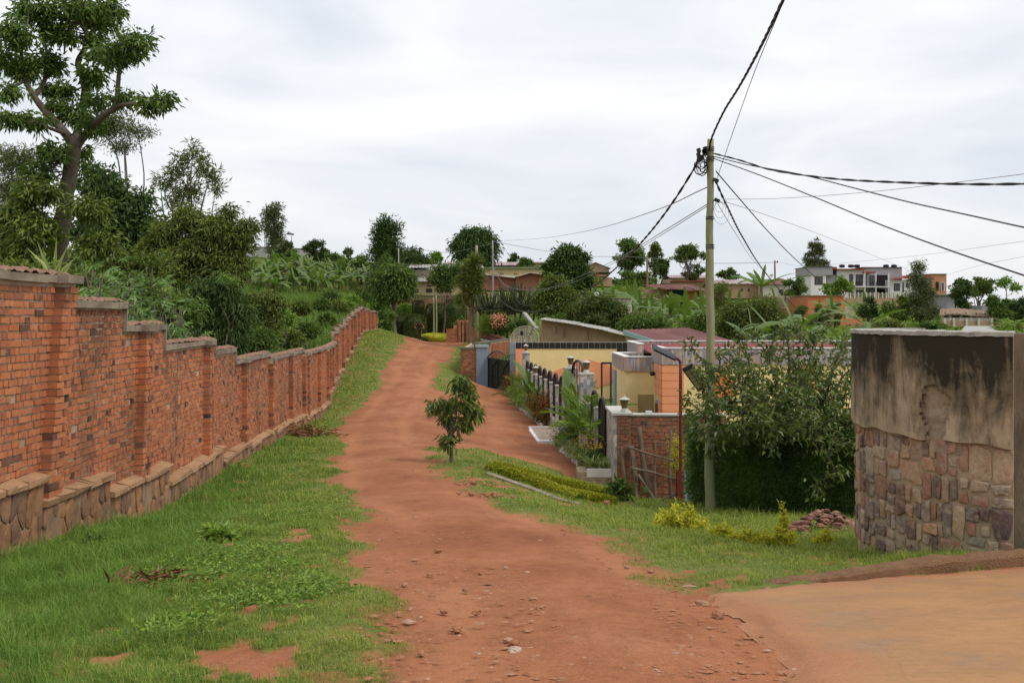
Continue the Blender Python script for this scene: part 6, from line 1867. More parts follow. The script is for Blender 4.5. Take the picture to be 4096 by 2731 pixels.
def small_dish(u, v, D, r, label):
    t = fthing('satellite_dish', u, v + r, D, label, 'satellite dish'); c = at(u, v, D); R2 = r * D / F
    _, fp, a_, x_, y_ = dish(t, c, R2, (-.3, -1, .35), M['white'], 16)
    g = Geo(); g.tube([c - y_ * R2, fp], .015, 4); g.obox(fp, (.05, 0, 0), (0, .05, 0), (0, 0, .04)); g.build('feed_arm', M['wire'], t)
    g = Geo(); g.tube([c + (0, .1, 0), c + (0, .1, -R2 * 1.8)], .025, 5); g.build('mast', M['wire'], t)
    g = Geo(); cc = c + a_ * (R2 * .12) + y_ * R2 * .2; g.obox(cc, x_ * R2 * .6, y_ * R2 * .13, a_ * .01); g.build('printed_band', M['greywall'], t)


small_dish(596.7, 294, 89.5, 2.4, 'white satellite dish on the pale flat roofed house')
small_dish(659, 282, 113, 1.8, 'small white satellite dish on the shack roof')
small_dish(771.5, 275, 128, 2.0, 'upper white satellite dish on the tan houses')
small_dish(769, 279.5, 127, 1.8, 'lower white satellite dish on the tan houses')
small_dish(821, 293.5, 108, 2.0, 'white satellite dish on top of the block wall')

# shack with the blue room
h = fthing('shack', 680, 306, 115, 'tin roofed shack with an open blue painted room above the bananas', 'house')
fpart('wall', M['tan'], h, 645, 673, 289, 306, 116, 5); fpart('blue_room', M['bluewall'], h, 673, 684.5, 289, 303, 117, .3); fpart('doorway_shade', M['dark'], h, 684.5, 687.2, 290, 306, 116.3, .3)  # doorway is a black panel, its inner shade painted as colour
fpart('brick_pier', M['brick'], h, 687, 698, 290.5, 307, 115, 4); fpart('wall', M['tan'], h, 698.2, 712, 289.5, 306, 116, 5); fpart('pillar', M['farbrick'], h, 669.5, 672.8, 289, 306, 115.5, .5)
window(h, 698.6, 700.2, 293, 297.5, 115.9)
sheet_roof('roof', M['redroof_old'], [at(642.5, 284.5, 118), at(690, 284, 121), at(713, 291, 113.5), at(664, 288.5, 113)], h, .35, .05)
for (ua, va, ub, vb_) in ((656, 286.6, 666, 288.2), (684, 286, 693, 289)):
    g = Geo(); a, b = at(ua, va, 114.4), at(ub, vb_, 114.2); g.prism([a, b, b + (.25, -.3, .02), a + (.25, -.3, .02)], (0, 0, .04)); g.build('new_sheet', M['whitewash'], h)
h = fthing('house', 700, 284, 132, 'tan house with dark red fascia behind the shack', 'house'); fpart('wall', M['tan'], h, 664, 722, 281, 292, 133, 6); fpart('fascia', M['redroof'], h, 671, 724, 280.2, 281.2, 132.6, 7); fpart('parapet_stub', M['coping'], h, 663, 671, 279.5, 283, 132.8, 2)
gable('pale pink roofed house on the skyline left of the utility pole', 672, 714, 277.5, 283, 273.5, 150, 'tan', 'pinkroof', 9)
h = gable('tan mud house with small square windows right of the utility pole', 716, 764, 283.5, 298, 278.5, 126, 'tan', 'pinkroof', 7)
for u in (726, 741, 748): window(h, u, u + 2, 288, 291, 126)
h = gable('ochre house with red tin roof below the skyline utility pole', 762, 790, 284, 297, 278, 124, 'pale', 'redroof_old', 7)
window(h, 779, 783, 289, 295, 124)
# block wall and orange house
h = fthing('block_wall', 786, 308, 112, 'pale concrete block wall above a strip of red brick', 'wall')
fpart('block_face', M['blockwall'], h, 764, 808, 295.6, 308, 112, .4); fpart('brick_base', M['farbrick'], h, 775, 808, 308, 320, 111.8, .6)
for u in (776, 785, 804): fpart('iron_bar', M['darkmetal'], h, u, u + .4, 296, 303, 111.8, .1)
for k in range(8): fpart('mortar_joint', M['coping'], h, 764, 808, 296.8 + k * 1.4, 297.0 + k * 1.4, 111.97, .1)
h = fthing('orange_house', 826, 320, 104, 'faded orange house with stepped walls right of the block wall', 'house')
fpart('wall', M['orangewall'], h, 808, 844.5, 295.4, 322, 104, 7); fpart('coping', M['coping'], h, 807.7, 844.8, 294.9, 295.4, 103.8, 7.4); fpart('wall', M['orangewall'], h, 838, 862, 318.5, 336, 101, 5); fpart('wall', M['orangewall'], h, 861, 880, 323, 336, 100, 4)
fpart('arched_door', M['greywall'], h, 857, 860.5, 322, 330, 100.9, .2); window(h, 847, 851, 324, 329, 101)
g = Geo()
for k in range(7): a = at(845 + k * 1.3, 318.5, 103.5); b = at(845 + k * 1.3, 306.5, 103.5); g.tube([a, b], .03, 4)
g.tube([at(845, 306.5, 103.5), at(853, 306.5, 103.5)], .03, 4); g.tube([at(845, 312, 103.5), at(853, 312, 103.5)], .03, 4); g.build('balcony_grille', M['whitewash'], h)

# modern villa on the right skyline
D = 180
h = fthing('villa', 870, 305, D, 'modern white and grey villa with balconies and red roofs on the right skyline', 'house')
fpart('wall', M['offwhite'], h, 811, 826, 274.7, 300, D, 8); fpart('wall', M['greywall'], h, 809.6, 833, 266.3, 274.7, D - .2, 9); fpart('wall', M['greywall'], h, 826, 838, 274.7, 300, D + .5, 8); fpart('coping', M['darkwood'], h, 809.2, 832.6, 265.8, 266.3, D - .4, 9.5)
fpart('stair_block', M['redroof'], h, 832.8, 837, 266.5, 269, D - .3, 4)
fpart('wall', M['offwhite'], h, 837, 865, 269.2, 300, D + .3, 8); fpart('roof', M['redroof'], h, 835.5, 866.5, 268.3, 269.3, D - .5, 9)
fpart('wall', M['greywall'], h, 863, 902, 267.2, 300, D + 3, 8); fpart('coping', M['darkwood'], h, 862.5, 902.3, 266.6, 267.2, D + 2.8, 8.5)
fpart('porch_roof', M['redroof'], h, 864, 876, 271.2, 272.4, D - .4, 4)
for (u0, u1, v0, v1, dd) in ((814.7, 822.8, 276, 284.3, 0), (849.3, 853.3, 273.7, 284, .3), (855.8, 863, 274, 285.2, .3), (865, 867, 275.5, 286, 2.9), (870, 874.6, 274.8, 284.8, 2.9), (849, 853.5, 290, 297, .3), (856, 863, 289.5, 297, .3), (870, 874, 289, 297, 2.9)):
    window(h, u0, u1, v0, v1, D + dd)
fpart('loggia_shade', M['dark'], h, 876.5, 887.6, 274.6, 285.3, D + 2.9, .2); fpart('loggia_shade', M['dark'], h, 876.5, 887.6, 288.6, 297, D + 2.9, .2)  # flat black panels carry the shade of the open bays
fpart('slab', M['offwhite'], h, 856, 890, 286, 286.8, D - .8, 4)
for (u0, u1, v0, v1) in ((855.5, 864, 281, 286), (869.5, 875, 281.5, 286), (876, 888, 281.5, 286)):
    r_ = fpart('balcony_rail', M['darkmetal'], h, u0, u1, v0, v0 + .3, D - .8, .1)
    for k in range(int((u1 - u0) / 1.1)): fpart('baluster', M['darkmetal'], r_, u0 + k * 1.1, u0 + k * 1.1 + .25, v0, v1, D - .8, .06)
for u in (864.6, 875.6, 888.4): fpart('column', M['offwhite'], h, u, u + .9, 272.5, 299, D - .7, .2)
fpart('wall', M['offwhite'], h, 890, 913, 279.5, 300, D + .5, 8); window(h, 894, 900, 283, 290.5, D + .5); window(h, 906, 909, 282.5, 287, D + .5); window(h, 902.6, 904, 282.5, 292, D + .5)
sheet_roof('roof', M['redroof'], [at(888, 279, D - .3), at(934, 277.5, D - .3), at(946, 273.6, D + 8), at(903, 275.3, D + 8)], h, .5, .05)
fpart('wall', M['offwhite'], h, 913, 931, 278.5, 300, D + .6, 7); fpart('tower_wall', M['terracotta'], h, 931, 946.5, 273.9, 310, D, 8); fpart('coping', M['darkwood'], h, 930.6, 946.9, 273.3, 273.9, D - .2, 8.4)
for (v0, v1) in ((282.2, 290.2), (296.3, 304.4)):
    w_ = fpart('window', M['offwhite'], h, 941.2, 944.6, v0 - .5, v1 + .5, D - .1, .1); fpart('pane', M['glass'], w_, 941.8, 944, v0, v1, D - .14, .1)
    fpart('recess_shade', M['dark'], h, 936, 938.8, v0 - 1, v1, D - .08, .1)  # black panel on the wall face, shade of a recess as colour
for u in (842, 851, 857, 886, 894):
    g = Geo(); c = at(u, 267.3, D + 4); g.lathe((c[0], c[1], c[2]), [(.3, 0), (.55, .1), (.55, .5), (.2, .6)], 8); g.build('water_tank', M['black'], h)
fpart('garden_wall', M['tan'], h, 846, 912, 297.5, 306, D - 6, .4)
for k in range(16): fpart('wall_pillar', M['pale'], h, 850 + k * 4, 851.2 + k * 4, 292, 297.5, D - 6, .3)
for k in range(3): fpart('wall_rail', M['pale'], h, 850, 911, 293 + k * 1.6, 293.5 + k * 1.6, D - 5.9, .1)

# thatched terrace
D = 110
h = fthing('thatched_terrace', 970, 325, D, 'open terrace with sagging thatch roof and white curtains below the villa', 'pavilion')
g = Geo(); n1 = 26; V = []
for i in range(n1):
    t_ = i / (n1 - 1); u = 940 + 60 * t_
    for (dv, dd) in ((0, 3.5), (5.5, 0), (6.6, 0)):
        V.append(at(u, 307.5 + 5 * abs(t_ - .25) + dv + rng.uniform(-.5, .5), D + dd))
V = np.array(V); vi = np.arange(len(V)).reshape(n1, 3); g.add(V, np.stack([vi[:-1, :-1], vi[1:, :-1], vi[1:, 1:], vi[:-1, 1:]], -1).reshape(-1, 4)); g.build('thatch', M['thatch'], h)
fpart('back_wall', M['tan'], h, 944, 998, 310, 326, D + 3, .3)
for u in (945, 957, 966, 976, 985, 996): fpart('post', M['darkwood'], h, u, u + .6, 312, 322, D + .3, .1)
for u in (949, 960, 970, 981, 988): fpart('curtain', M['offwhite'], h, u, u + 2.6, 314, 321, D + .8, .1)
fpart('parapet', M['tan'], h, 942, 1000, 320.5, 326, D - .5, .3)
for u in (944, 953, 966, 978, 991): fpart('pier', M['pale'], h, u, u + 2.2, 317.5, 326, D - .7, .5)
for k in range(3): fpart('rail', M['offwhite'], h, 944, 1000, 317.8 + k, 318.2 + k, D - .5, .1)
h = fthing('house', 960, 303, 128, 'small grey house half hidden by trees right of the terracotta tower', 'house'); fpart('wall', M['greywall'], h, 946.5, 962, 294.5, 312, 130, 5); fpart('roof', M['zinc'], h, 945.5, 963, 293.3, 294.5, 129.5, 6); fpart('wall', M['greywall'], h, 982, 996, 305, 318, 128, 5); window(h, 988, 991, 308, 314, 128); fpart('balcony_rail', M['darkmetal'], h, 981, 995, 311.3, 312, 127.5, .1)
# grey tarpaulin roof close behind the stone wall
tp = fthing('tarpaulin_tent', 980, 336, 60, 'pale grey tent roof showing over the stone wall', 'tent')
M['tarp'] = paint('grey_tarpaulin', (.36, .35, .32), .06, .7)
g = Geo(); V = np.array([at(957, 336, 60), at(1003, 336, 60), at(990, 325.5, 63), at(965, 325.5, 63), at(955, 343, 60), at(1005, 343, 60), at(1001, 336, 66), at(959, 336, 66)])
g.add(V, [np.array([(0, 1, 2, 3), (4, 5, 1, 0), (3, 2, 6, 7)]), np.array([(0, 3, 7), (1, 6, 2)])]); g.build('canvas', M['tarp'], tp)

# nearer roofs behind the compound wall
h = fthing('tan_house', 590, 345, 64, 'tan rendered house with a long sagging tin roof behind the compound wall', 'house')
g = Geo(); g.prism([at(542, 350, 64), at(645, 350, 64), at(645, 341, 64), at(600, 329.5, 64), at(560, 322.2, 64), at(542, 319.5, 64)], (0, 3, 0)); g.build('wall', M['tan'], h)
for (a_, b_) in (((539, 318.6), (575, 324.0)), ((575, 324.0), (605, 329.8)), ((605, 329.8), (645, 340.0))):
    sheet_roof('roof_sheet', M['zinc'], [at(*a_, 63.2), at(*b_, 63.2), at(b_[0] + 6, b_[1] - 2.2, 68), at(a_[0] + 6, a_[1] - 1.6, 68)], h, .25, .012)
for (u, v) in ((556, 330), (564, 333), (588, 336)): fpart('hanging_strip', M['timber'], h, u, u + .7, v - 4, v + 4, 63.9, .05)
h = fthing('red_roof_house', 680, 345, 50, 'house with wide faded red tin roof and turquoise fascia behind the bungalow', 'house')
c_ = [at(624, 329.6, 60), at(689, 327.6, 60), at(740, 342.5, 47), at(660, 341.5, 47)]
sheet_roof('roof', M['redroof_old'], [c_[0], c_[1], c_[2], c_[3]], h, .32, .04)
g = Geo(); a, b = c_[0], c_[3]; g.prism([a, b, b - (0, 0, .22), a - (0, 0, .28)], (-.05, -.05, 0)); g.build('fascia', M['turquoise'], h)
g = Geo(); g.prism([(a[0] + .1, a[1], a[2] - .15), (b[0] + .1, b[1], b[2] - .1), (b[0] + .1, b[1], b[2] - 2.5), (a[0] + .1, a[1], b[2] - 2.5)], (.2, .1, 0)); g.build('wall', M['tan'], h)
g = Geo(); g.box(b[0], c_[2][0], 46.9, 47.1, b[2] - 2.5, b[2] - .12); g.build('wall', M['tan'], h)
# leaning rusty post
g = Geo(); g.bar(at(524, 312, 66), at(537, 328.5, 63), .22, .12); g.build('leaning_post', M['zinc'], label='leaning rusty sheet iron post above the mesh dish', cat='post')

# big mesh dish behind the black tiled wall
md = fthing('satellite_dish', 525, 352, 58.5, 'large see-through mesh satellite dish behind the black tile band', 'satellite dish')
m, nt, out = nodes('mesh_reflector')
bs = nd(nt, 'ShaderNodeBsdfPrincipled', {'Base Color': (.36, .30, .2, 1), 'Roughness': .6}); tr = nd(nt, 'ShaderNodeBsdfTransparent'); mx = nd(nt, 'ShaderNodeMixShader', {0: .66, 1: bs.outputs[0], 2: tr.outputs[0]}); nt.links.new(mx.outputs[0], out.inputs[0])
M['mesh'] = m
c = at(525, 340, 58.5); R2 = 14.3 * 58.5 / F
_, fp, a_, x_, y_ = dish(md, c, R2, (-.12, -1, .35), M['mesh'], 36)
g = Geo()
for t_ in np.linspace(0, 2 * np.pi, 12, endpoint=False):
    g.tube([c + R2 * f * (math.cos(t_) * x_ + math.sin(t_) * y_) + a_ * (.18 * R2 * f * f + .01) for f in (0, .35, .7, 1)], .009, 4)
for f in (.45, 1.0):
    g.tube([c + R2 * f * (math.cos(t_) * x_ + math.sin(t_) * y_) + a_ * (.18 * R2 * f * f + .01) for t_ in np.linspace(0, 2 * np.pi, 37)], .018 if f == 1 else .012, 4)
g.build('ribs', M['pale'], md)
g = Geo(); hb = at(521.8, 332.8, 57.6)
for t_ in (.5, 2.6, 4.7): g.tube([c + R2 * (math.cos(t_) * x_ + math.sin(t_) * y_) * .8, hb], .012, 4)
g.lathe((hb[0], hb[1], hb[2] - .12), [(.05, 0), (.1, .03), (.1, .22), (.04, .28)], 8); g.build('feed_horn', M['black'], md)
g = Geo(); g.tube([c + (0, .3, 0), c + (0, .3, -2.6)], .06, 6); g.build('mast', M['wire'], md)

# brick wall, rusty sheets and trees at the road bend right of the crest
bw2 = fthing('brick_wall', 463, 338, 88, 'orange brick wall with ribs at the crest behind the lopped trunk', 'wall')
def bwpart(u0, u1, v0, v1, D): a, b = at(u0, v1, D), at(u1, v0, D); brickface(bw2, (a[0], D), (b[0], D), a[2] - .5, b[2], 0, .085, .22, M['brick'], M['mortar'], .3)


bwpart(446.5, 453.5, 328.5, 339, 88); bwpart(453.5, 457, 325, 339, 88.1); bwpart(457, 470, 319.8, 339, 88.2); bwpart(470, 481, 327, 340, 86)
for u in (459, 462, 466.5): bwpart(u, u + 1.6, 320.2, 339, 87.95)
rs = fthing('sheet_fence', 494, 342, 80, 'rusty corrugated sheet fence sloping down right of the lopped trunk', 'fence')
for k, (a_, b_, c2, d2) in enumerate((((481, 330), (510, 339), (510, 345), (481, 338)), ((481, 338), (510, 345), (500, 348), (481, 344)))):
    sheet_roof('sheet', M['rustsheet'] if k == 0 else M['zinc'], [at(*a_, 79 + k * -.4), at(*d2, 79 - k * .4), at(*c2, 77 - k * .4), at(*b_, 77 - k * .4)], rs, .25, .04)
T('lopped_tree', 'lopped bare trunk with a ragged column of feathery shoots', 83, [(475, 262, 3, 9), (469, 268, 3, 7), (477, 277, 4, 9), (470, 284, 5, 8), (476, 292, 4, 7), (464, 280, 3, 6), (481, 300, 3, 5), (463, 300, 4, 4)], 'leaf_olive', 471.5, .18, 150, .45, 30, (.4, .09), -.1, .5, bark=M['barkred'])
T('layered_tree', 'dark layered tree in front of the long yellow house', 104, [(441, 268, 8, 5), (435, 276, 7, 4.5), (449, 277, 7, 4.5), (442, 285, 8, 3.5), (456, 268, 6, 6)], 'leaf_mid', 444, .11, 80, .5, 24, (.45, .14), .35, .5)
T('drooping_tree', 'large dark tree with drooping layered foliage on the crest', 148, [(474, 233, 9, 5), (484, 238, 8, 6), (465, 240, 8, 6), (476, 244, 14, 6), (460, 247, 6, 5), (488, 247, 8, 7), (470, 255, 12, 6), (484, 257, 9, 5), (476, 250, 12, 7), (480, 262, 8, 4)], 'leaf_dark', 476, .35, 330, 1.0, 36, (.7, .2), .7, .5)
B('round_tree', 'bright green round tree left of the big drooping tree', 428, 448, 252.5, 268, 150, 0, 'leaf_lite', 1.3, .5)
B('bush', 'small dark tree on the crest right of the concrete pole', 508, 519, 253, 264, 158, 0, 'leaf_dark', 1.5, .5)
B('bush', 'green bush in front of the pink roofs on the crest', 516, 534, 257.5, 270, 146, 0, 'leaf_mid', 1.5, .45, 'shrub')
T('layered_tree', 'dark glossy layered tree left of the gabled skyline house', 105, [(568, 252, 10, 4.5), (578, 258, 8, 4), (562, 260, 10, 5), (572, 266, 13, 5), (555, 269, 9, 4.5), (566, 274, 12, 5), (580, 272, 7, 4), (574, 282, 12, 6), (584, 280, 6, 5), (560, 284, 10, 4)], 'leaf_dark', 570, .22, 330, .6, 34, (.5, .2), .3, .5)
T('shade_tree', 'olive green sparse tree right of the euphorbia', 78, [(556, 284, 12, 8), (546, 294, 10, 8), (564, 296, 12, 9), (554, 305, 14, 8), (568, 308, 9, 9), (542, 308, 8, 8)], 'leaf_under', 556, .15, 280, .45, 34, (.3, .1), .2, .35)
T('mango_tree', 'rounded mango tree with orange new leaves behind the tan house', 74, [(596, 304, 16, 8), (580, 312, 13, 9), (612, 310, 13, 10), (596, 318, 22, 9), (572, 320, 9, 8), (620, 320, 8, 8)], 'leaf_mango', 597, .2, 520, .35, 36, (.28, .07), .5, .3)
T('shrub', 'low rounded green shrub above the faded red tin roof', 68, [(640, 322, 12, 7), (655, 324, 11, 6), (628, 325, 8, 6)], 'leaf_mid', 642, .07, 150, .35, 30, (.22, .1), .2, .3, cat='shrub')
T('shrub', 'dark green shrub left of the timber pole above the red roof', 66, [(702, 322, 9, 9), (694, 328, 9, 6)], 'leaf_mid', 699, .07, 110, .35, 30, (.22, .1), .2, .3, cat='shrub')
M['leaf_lite2'] = m_leaf('foliage_light_olive', (.045, .07, .018), (.10, .14, .035), (.19, .23, .07))
T('shade_tree', 'wide light olive tree right of the pole above the house parapet', 68, [(740, 310, 16, 9), (762, 308, 15, 10), (726, 320, 11, 9), (748, 322, 18, 9), (774, 318, 12, 9), (730, 332, 12, 7), (756, 333, 18, 7), (780, 330, 8, 8)], 'leaf_lite2', 750, .16, 560, .4, 34, (.24, .09), .3, .35)
T('casuarina', 'young feathery tree half hidden just right of the utility pole', 80, [(720, 290, 6, 8), (722, 305, 7, 8), (718, 318, 6, 8)], 'leaf_olive', 720, .08, 110, .4, 26, (.3, .05), -.3, .7)
# ridge trees on the right
RT = [(614, 645, 235, 274, 150, 'leaf_mid', 'tall broad tree on the ridge left of the rusty pole'), (648, 663, 242, 276, 146, 'leaf_olive', 'slim tree with a double crown right of the rusty pole'), (657, 673, 252, 277, 142, 'leaf_mid', 'small bushy tree between the ridge trees'), (674, 706, 243, 268, 140, 'leaf_mid', 'round headed dark tree on a clear trunk on the ridge'),
      (680, 706, 264, 279, 141, 'leaf_grey', 'thin greyish scrub under the round headed ridge tree'), (606, 660, 268, 286, 136, 'leaf_mid', 'mass of dark shrubs under the ridge trees'), (716, 740, 268, 281, 135, 'leaf_mid', 'dense rounded green tree on the ridge right of the utility pole'), (781, 806, 276, 298, 118, 'leaf_mid', 'leafy tree right of the ochre tin roofed house'), (826, 853, 275, 300, 150, 'leaf_lite', 'green tree in front of the white villa'),
      (859, 878, 297, 319, 120, 'leaf_dark', 'round dark bush below the villa garden wall'), (884, 911, 294, 322, 118, 'leaf_mid', 'leafy tree below the middle of the villa'), (950, 975, 276, 313, 122, 'leaf_dark', 'dark tree right of the terracotta tower'), (966, 994, 273, 300, 132, 'leaf_mid', 'layered green tree at the right behind the dark tree'), (984, 1012, 292, 325, 110, 'leaf_mid', 'green tree right of the thatched terrace'),
      (1004, 1036, 294, 322, 115, 'leaf_dark', 'dark tree at the right edge above the stone wall'), (809, 823, 298, 330, 92, 'leaf_olive', 'feathery young tree in front of the orange house'), (826, 842, 300, 330, 93, 'leaf_olive', 'second feathery young tree in front of the orange house'), (795, 808, 305, 332, 96, 'leaf_mid', 'narrow tree before the brick strip of the block wall'), (868, 912, 318, 336, 80, 'leaf_olive', 'dry olive scrub behind the top of the stone wall'), (908, 950, 320, 338, 76, 'leaf_mid', 'green scrub behind the stone wall below the slender tree')]
for (u0, u1, v0, v1, D, mt, lb) in RT:
    B('ridge_tree' if v1 < 300 else 'hillside_tree', lb, u0, u1, v0, v1, D, 0, mt, 1.5, .42 * D / 130, r=.16, tw=20, flat=.5)
T('eucalyptus_tree', 'slender pale eucalyptus in front of the villa red roof', 118, [(919, 268, 5, 7), (916, 280, 6, 7), (923, 286, 6, 8), (916, 298, 8, 8), (928, 296, 7, 8), (920, 312, 12, 8), (932, 312, 8, 8)], 'leaf_grey', 920, .12, 260, .6, 28, (.4, .09), .3, .7)
T('casuarina', 'pointed feathery conifer left of the villa', 188, [(812, 250, 2.5, 9), (817, 248, 2.5, 9), (821, 252, 2.5, 9), (808, 262, 3, 9), (816, 266, 8, 8), (824, 268, 4, 8), (812, 278, 6, 8), (808, 290, 4, 6)], 'leaf_grey', 816, .2, 200, .38, 24, (.7, .12), -.6, .8)
for (u, v, D, lb) in ((1008, 325, 62, 'leaning palm at the right edge above the stone wall'),):
    t = thing('palm', gp(u, D), lb, 'palm'); g = Geo(); c = at(u + 4, v, D); g.tube([gp(u + 4, D), c], .14, 7); g.build('trunk', M['bark'], t); C = []; A = []
    for k in range(26):
        a = rng.uniform(0, 6.28); e_ = rng.uniform(-.5, .9); d = unit(np.array((math.cos(a), math.sin(a), e_)))
        for s_ in np.linspace(.15, 1, 16):
            p = c + d * s_ * 1.15 - np.array((0, 0, .35 * s_ * s_))
            for sg in (-1, 1): C.append(p); A.append(np.cross(d, (0, 0, 1)) * sg + d * .7 - np.array((0, 0, .3)))
    g = Geo(); C, A = np.array(C), np.array(A); leaf_geo(g, C, A, .3, .04); g.build('fronds', M['leaf_lite'], t)
T('round_tree', 'small papaya like tree on the skyline at the far right', 150, [(1002, 283, 3, 2.5), (1006, 280, 3, 2.5), (1016, 287, 3, 2.5)], 'leaf_lite', 1004, .08, 40, .5, 20, (.5, .16), .1, .8)

# candelabra euphorbia
eu = thing('euphorbia', gp(510, 80), 'candelabra euphorbia with many upright grey green arms below the brick houses', 'succulent tree')
g = Geo(); ga = Geo()
for tr in range(7):
    ub = 490 + tr * 8; b = gp(ub * .6 + 510 * .4, 80 + rng.uniform(-1, 1)); m_v = 309 + rng.uniform(-4, 5); m_ = at(ub, m_v, 80 + rng.uniform(-1, 1)); limb(g, b, m_, .12, .07, .06, 3, 6)
    for k in range(24):
        th_ = rng.uniform(-1.25, 1.25); ln_ = rng.uniform(13, 30); e_ = at(ub + ln_ * math.sin(th_) * 1.1, m_v - ln_ * math.cos(th_) * .95, 80 + rng.uniform(-1.6, 1.6)); q = m_ * .45 + e_ * .55; q[0] += (e_[0] - m_[0]) * .22; q[2] -= abs(e_[0] - m_[0]) * .25
        P = spline([m_, q, e_], 4); ga.tube(P, [.05] * 4 + [.055] * 3 + [.05, .03], 5)
g.build('trunk', M['bark'], eu, smooth=True); ga.build('arms', m_noise('euphorbia_skin', (.05, .065, .03), (.10, .12, .055), 4, .8, .2, (.09, .08, .04)), eu)
# oleander with pink flowers
t = T('oleander', 'oleander bush covered in pink flowers behind the sheet fence', 79, [(499, 322, 8, 9), (490, 326, 8, 8), (504, 328, 6, 7)], 'leaf_mid', 497, .05, 130, .35, 30, (.25, .06), -.1, .3, cat='shrub')
g = Geo(); n = 150; cc = np.array([px(499, 320, 78.2, 10, 9)] * n); P = cc[:, :3] + rand_dirs(n) * cc[:, 3:] * rng.uniform(.45, 1.1, (n, 1)); P[:, 1] -= .45; leaf_geo(g, P, rng.normal(size=(n, 3)), .14, .12); g.build('flowers', M['flower_pink'], t, kind='stuff')
T('casuarina', 'small soft green conifer bush left of the pink oleander', 78.5, [(487, 322, 5, 7), (486, 330, 6, 5)], 'leaf_lite', 487, .05, 70, .3, 24, (.25, .03), -.5, .5, cat='shrub')
for (u0, u1, v0, v1, D, lb) in ((452, 476, 314, 330, 92, 'dark leafy shrub beside the ribbed orange brick wall'), (508, 528, 316, 332, 76, 'dark shrub at the foot of the euphorbia'), (540, 566, 312, 322, 72, 'shrub over the tan house roof end'), (478, 500, 300, 316, 84, 'shrub under the left arms of the euphorbia')):
    B('shrub', lb, u0, u1, v0, v1, D, 0, 'leaf_mid', 1.5, .26, 'shrub', r=.06)

# ------------------------------------------------------------------ garden bed along the fence
def bpt(y): return np.array((-.3 + (57 - y) / 28 * 2.25, y))      # border line of whitewashed stones


M['limestone'] = m_noise('whitewashed_stone', (.40, .36, .29), (.62, .58, .5), 6, .9, .5, (.25, .17, .1))
y_ = 56.0; k = 0
while y_ > 28.2:
    if not 33.6 < y_ < 38.8:
        c = bpt(y_); rock((c[0] + rng.uniform(-.05, .05), c[1], gz(*c) + .05), rng.uniform(.10, .17), M['limestone'], 'border_stone', 'whitewashed stone in the edging of the garden bed', 'stone', 'whitewashed edging stones of the garden bed', seed=300 + k, flat=.8); k += 1
    y_ -= rng.uniform(.3, .42) * (1 + .4 * (y_ > 42))

# paved slab in front of the garden gate
sl = thing('paved_slab', (1.3, 36.2, gz(1.3, 36.2)), 'tiled slab with pale border at the garden gate', 'paving')
zs = gz(1.0, 36) + .06
g = Geo(); poly = [(.86, 33.9), (1.9, 34.1), (2.1, 38.6), (.55, 38.4)]
g.prism([(x, y2, zs - .3) for x, y2 in poly], (0, 0, .3)); g.build('bed', M['white'], sl)
M['pinktile'] = m_noise('pinkish_paver', (.36, .25, .2), (.5, .38, .31), 5, .7, .2, (.3, .2, .15))
for i in range(5):
    for j in range(10):
        def bl2(a, b):
            p = np.array(poly, float); return (p[0] * (1 - a) + p[1] * a) * (1 - b) + (p[3] * (1 - a) + p[2] * a) * b
        a0_, a1_, b0_, b1_ = .1 + i * .16, .1 + i * .16 + .15, .06 + j * .088, .06 + j * .088 + .08
        g = Geo(); g.prism([(*bl2(a, b), zs + .001) for a, b in ((a0_, b0_), (a1_, b0_), (a1_, b1_), (a0_, b1_))], (0, 0, .012)); g.build('paver', M['pinktile'], sl)

# planter with stone footing at the near end of the bed
pl = thing('planter', (2.25, 26.2, Zr(-4.4)), 'white rectangular planter kerb on a footing of rounded red stones', 'planter')
g = Geo(); a = at(587, 476.5, 26.2); b = at(614.5, 468.5, 26.2); g.box(a[0], b[0], 26.2, 26.3, a[2], b[2], j=.003); g.build('kerb_slab', M['white'], pl)
g = Geo(); g.box(a[0] - .22, b[0] + .12, 26.32, 27.4, Zr(-5.2), Zr(-4.12)); g.box(a[0] - .15, b[0] + .1, 26.2, 26.4, Zr(-5.2), a[2]); g.build('footing', M['stonemortar'], pl)
M['redstone'] = m_noise('rounded_red_stone', (.27, .10, .06), (.42, .2, .12), 7, .85, .5, (.3, .24, .18))
for poly in cells(b[0] - a[0] + .25, .72, 5, 4, 5, .8):
    V, fs = stone_geo(poly, .03, .06, 900 + int(poly[0, 0] * 1000), lambda s, z, o_: np.stack([a[0] - .15 + s, 26.21 - o_, Zr(-5.12) + z + 0 * s], -1)); Geo().add(V, fs).build('stone', M['redstone'], pl)


def tuft(name, label, c, n, L_, W_, mat, lean=(.5, 1.0), group=None, cat='plant', flowers=None):
    t = thing(name, c, label, cat, group); P = np.repeat(np.asarray(c)[None], n, 0) + rng.normal(0, .06, (n, 3)) * (1, 1, 0)
    blades(P, L_ * rng.uniform(.6, 1.2, n), W_, rng.uniform(*lean, n), 4).build('leaves', M[mat], t)
    if flowers:
        m_ = 36; q = np.asarray(c) + rng.normal(0, .18, (m_, 3)) + np.array((0, 0, L_ * .95)); g = Geo(); leaf_geo(g, q, rng.normal(size=(m_, 3)), .07, .05); g.build('flowers', M[flowers], t, kind='stuff')


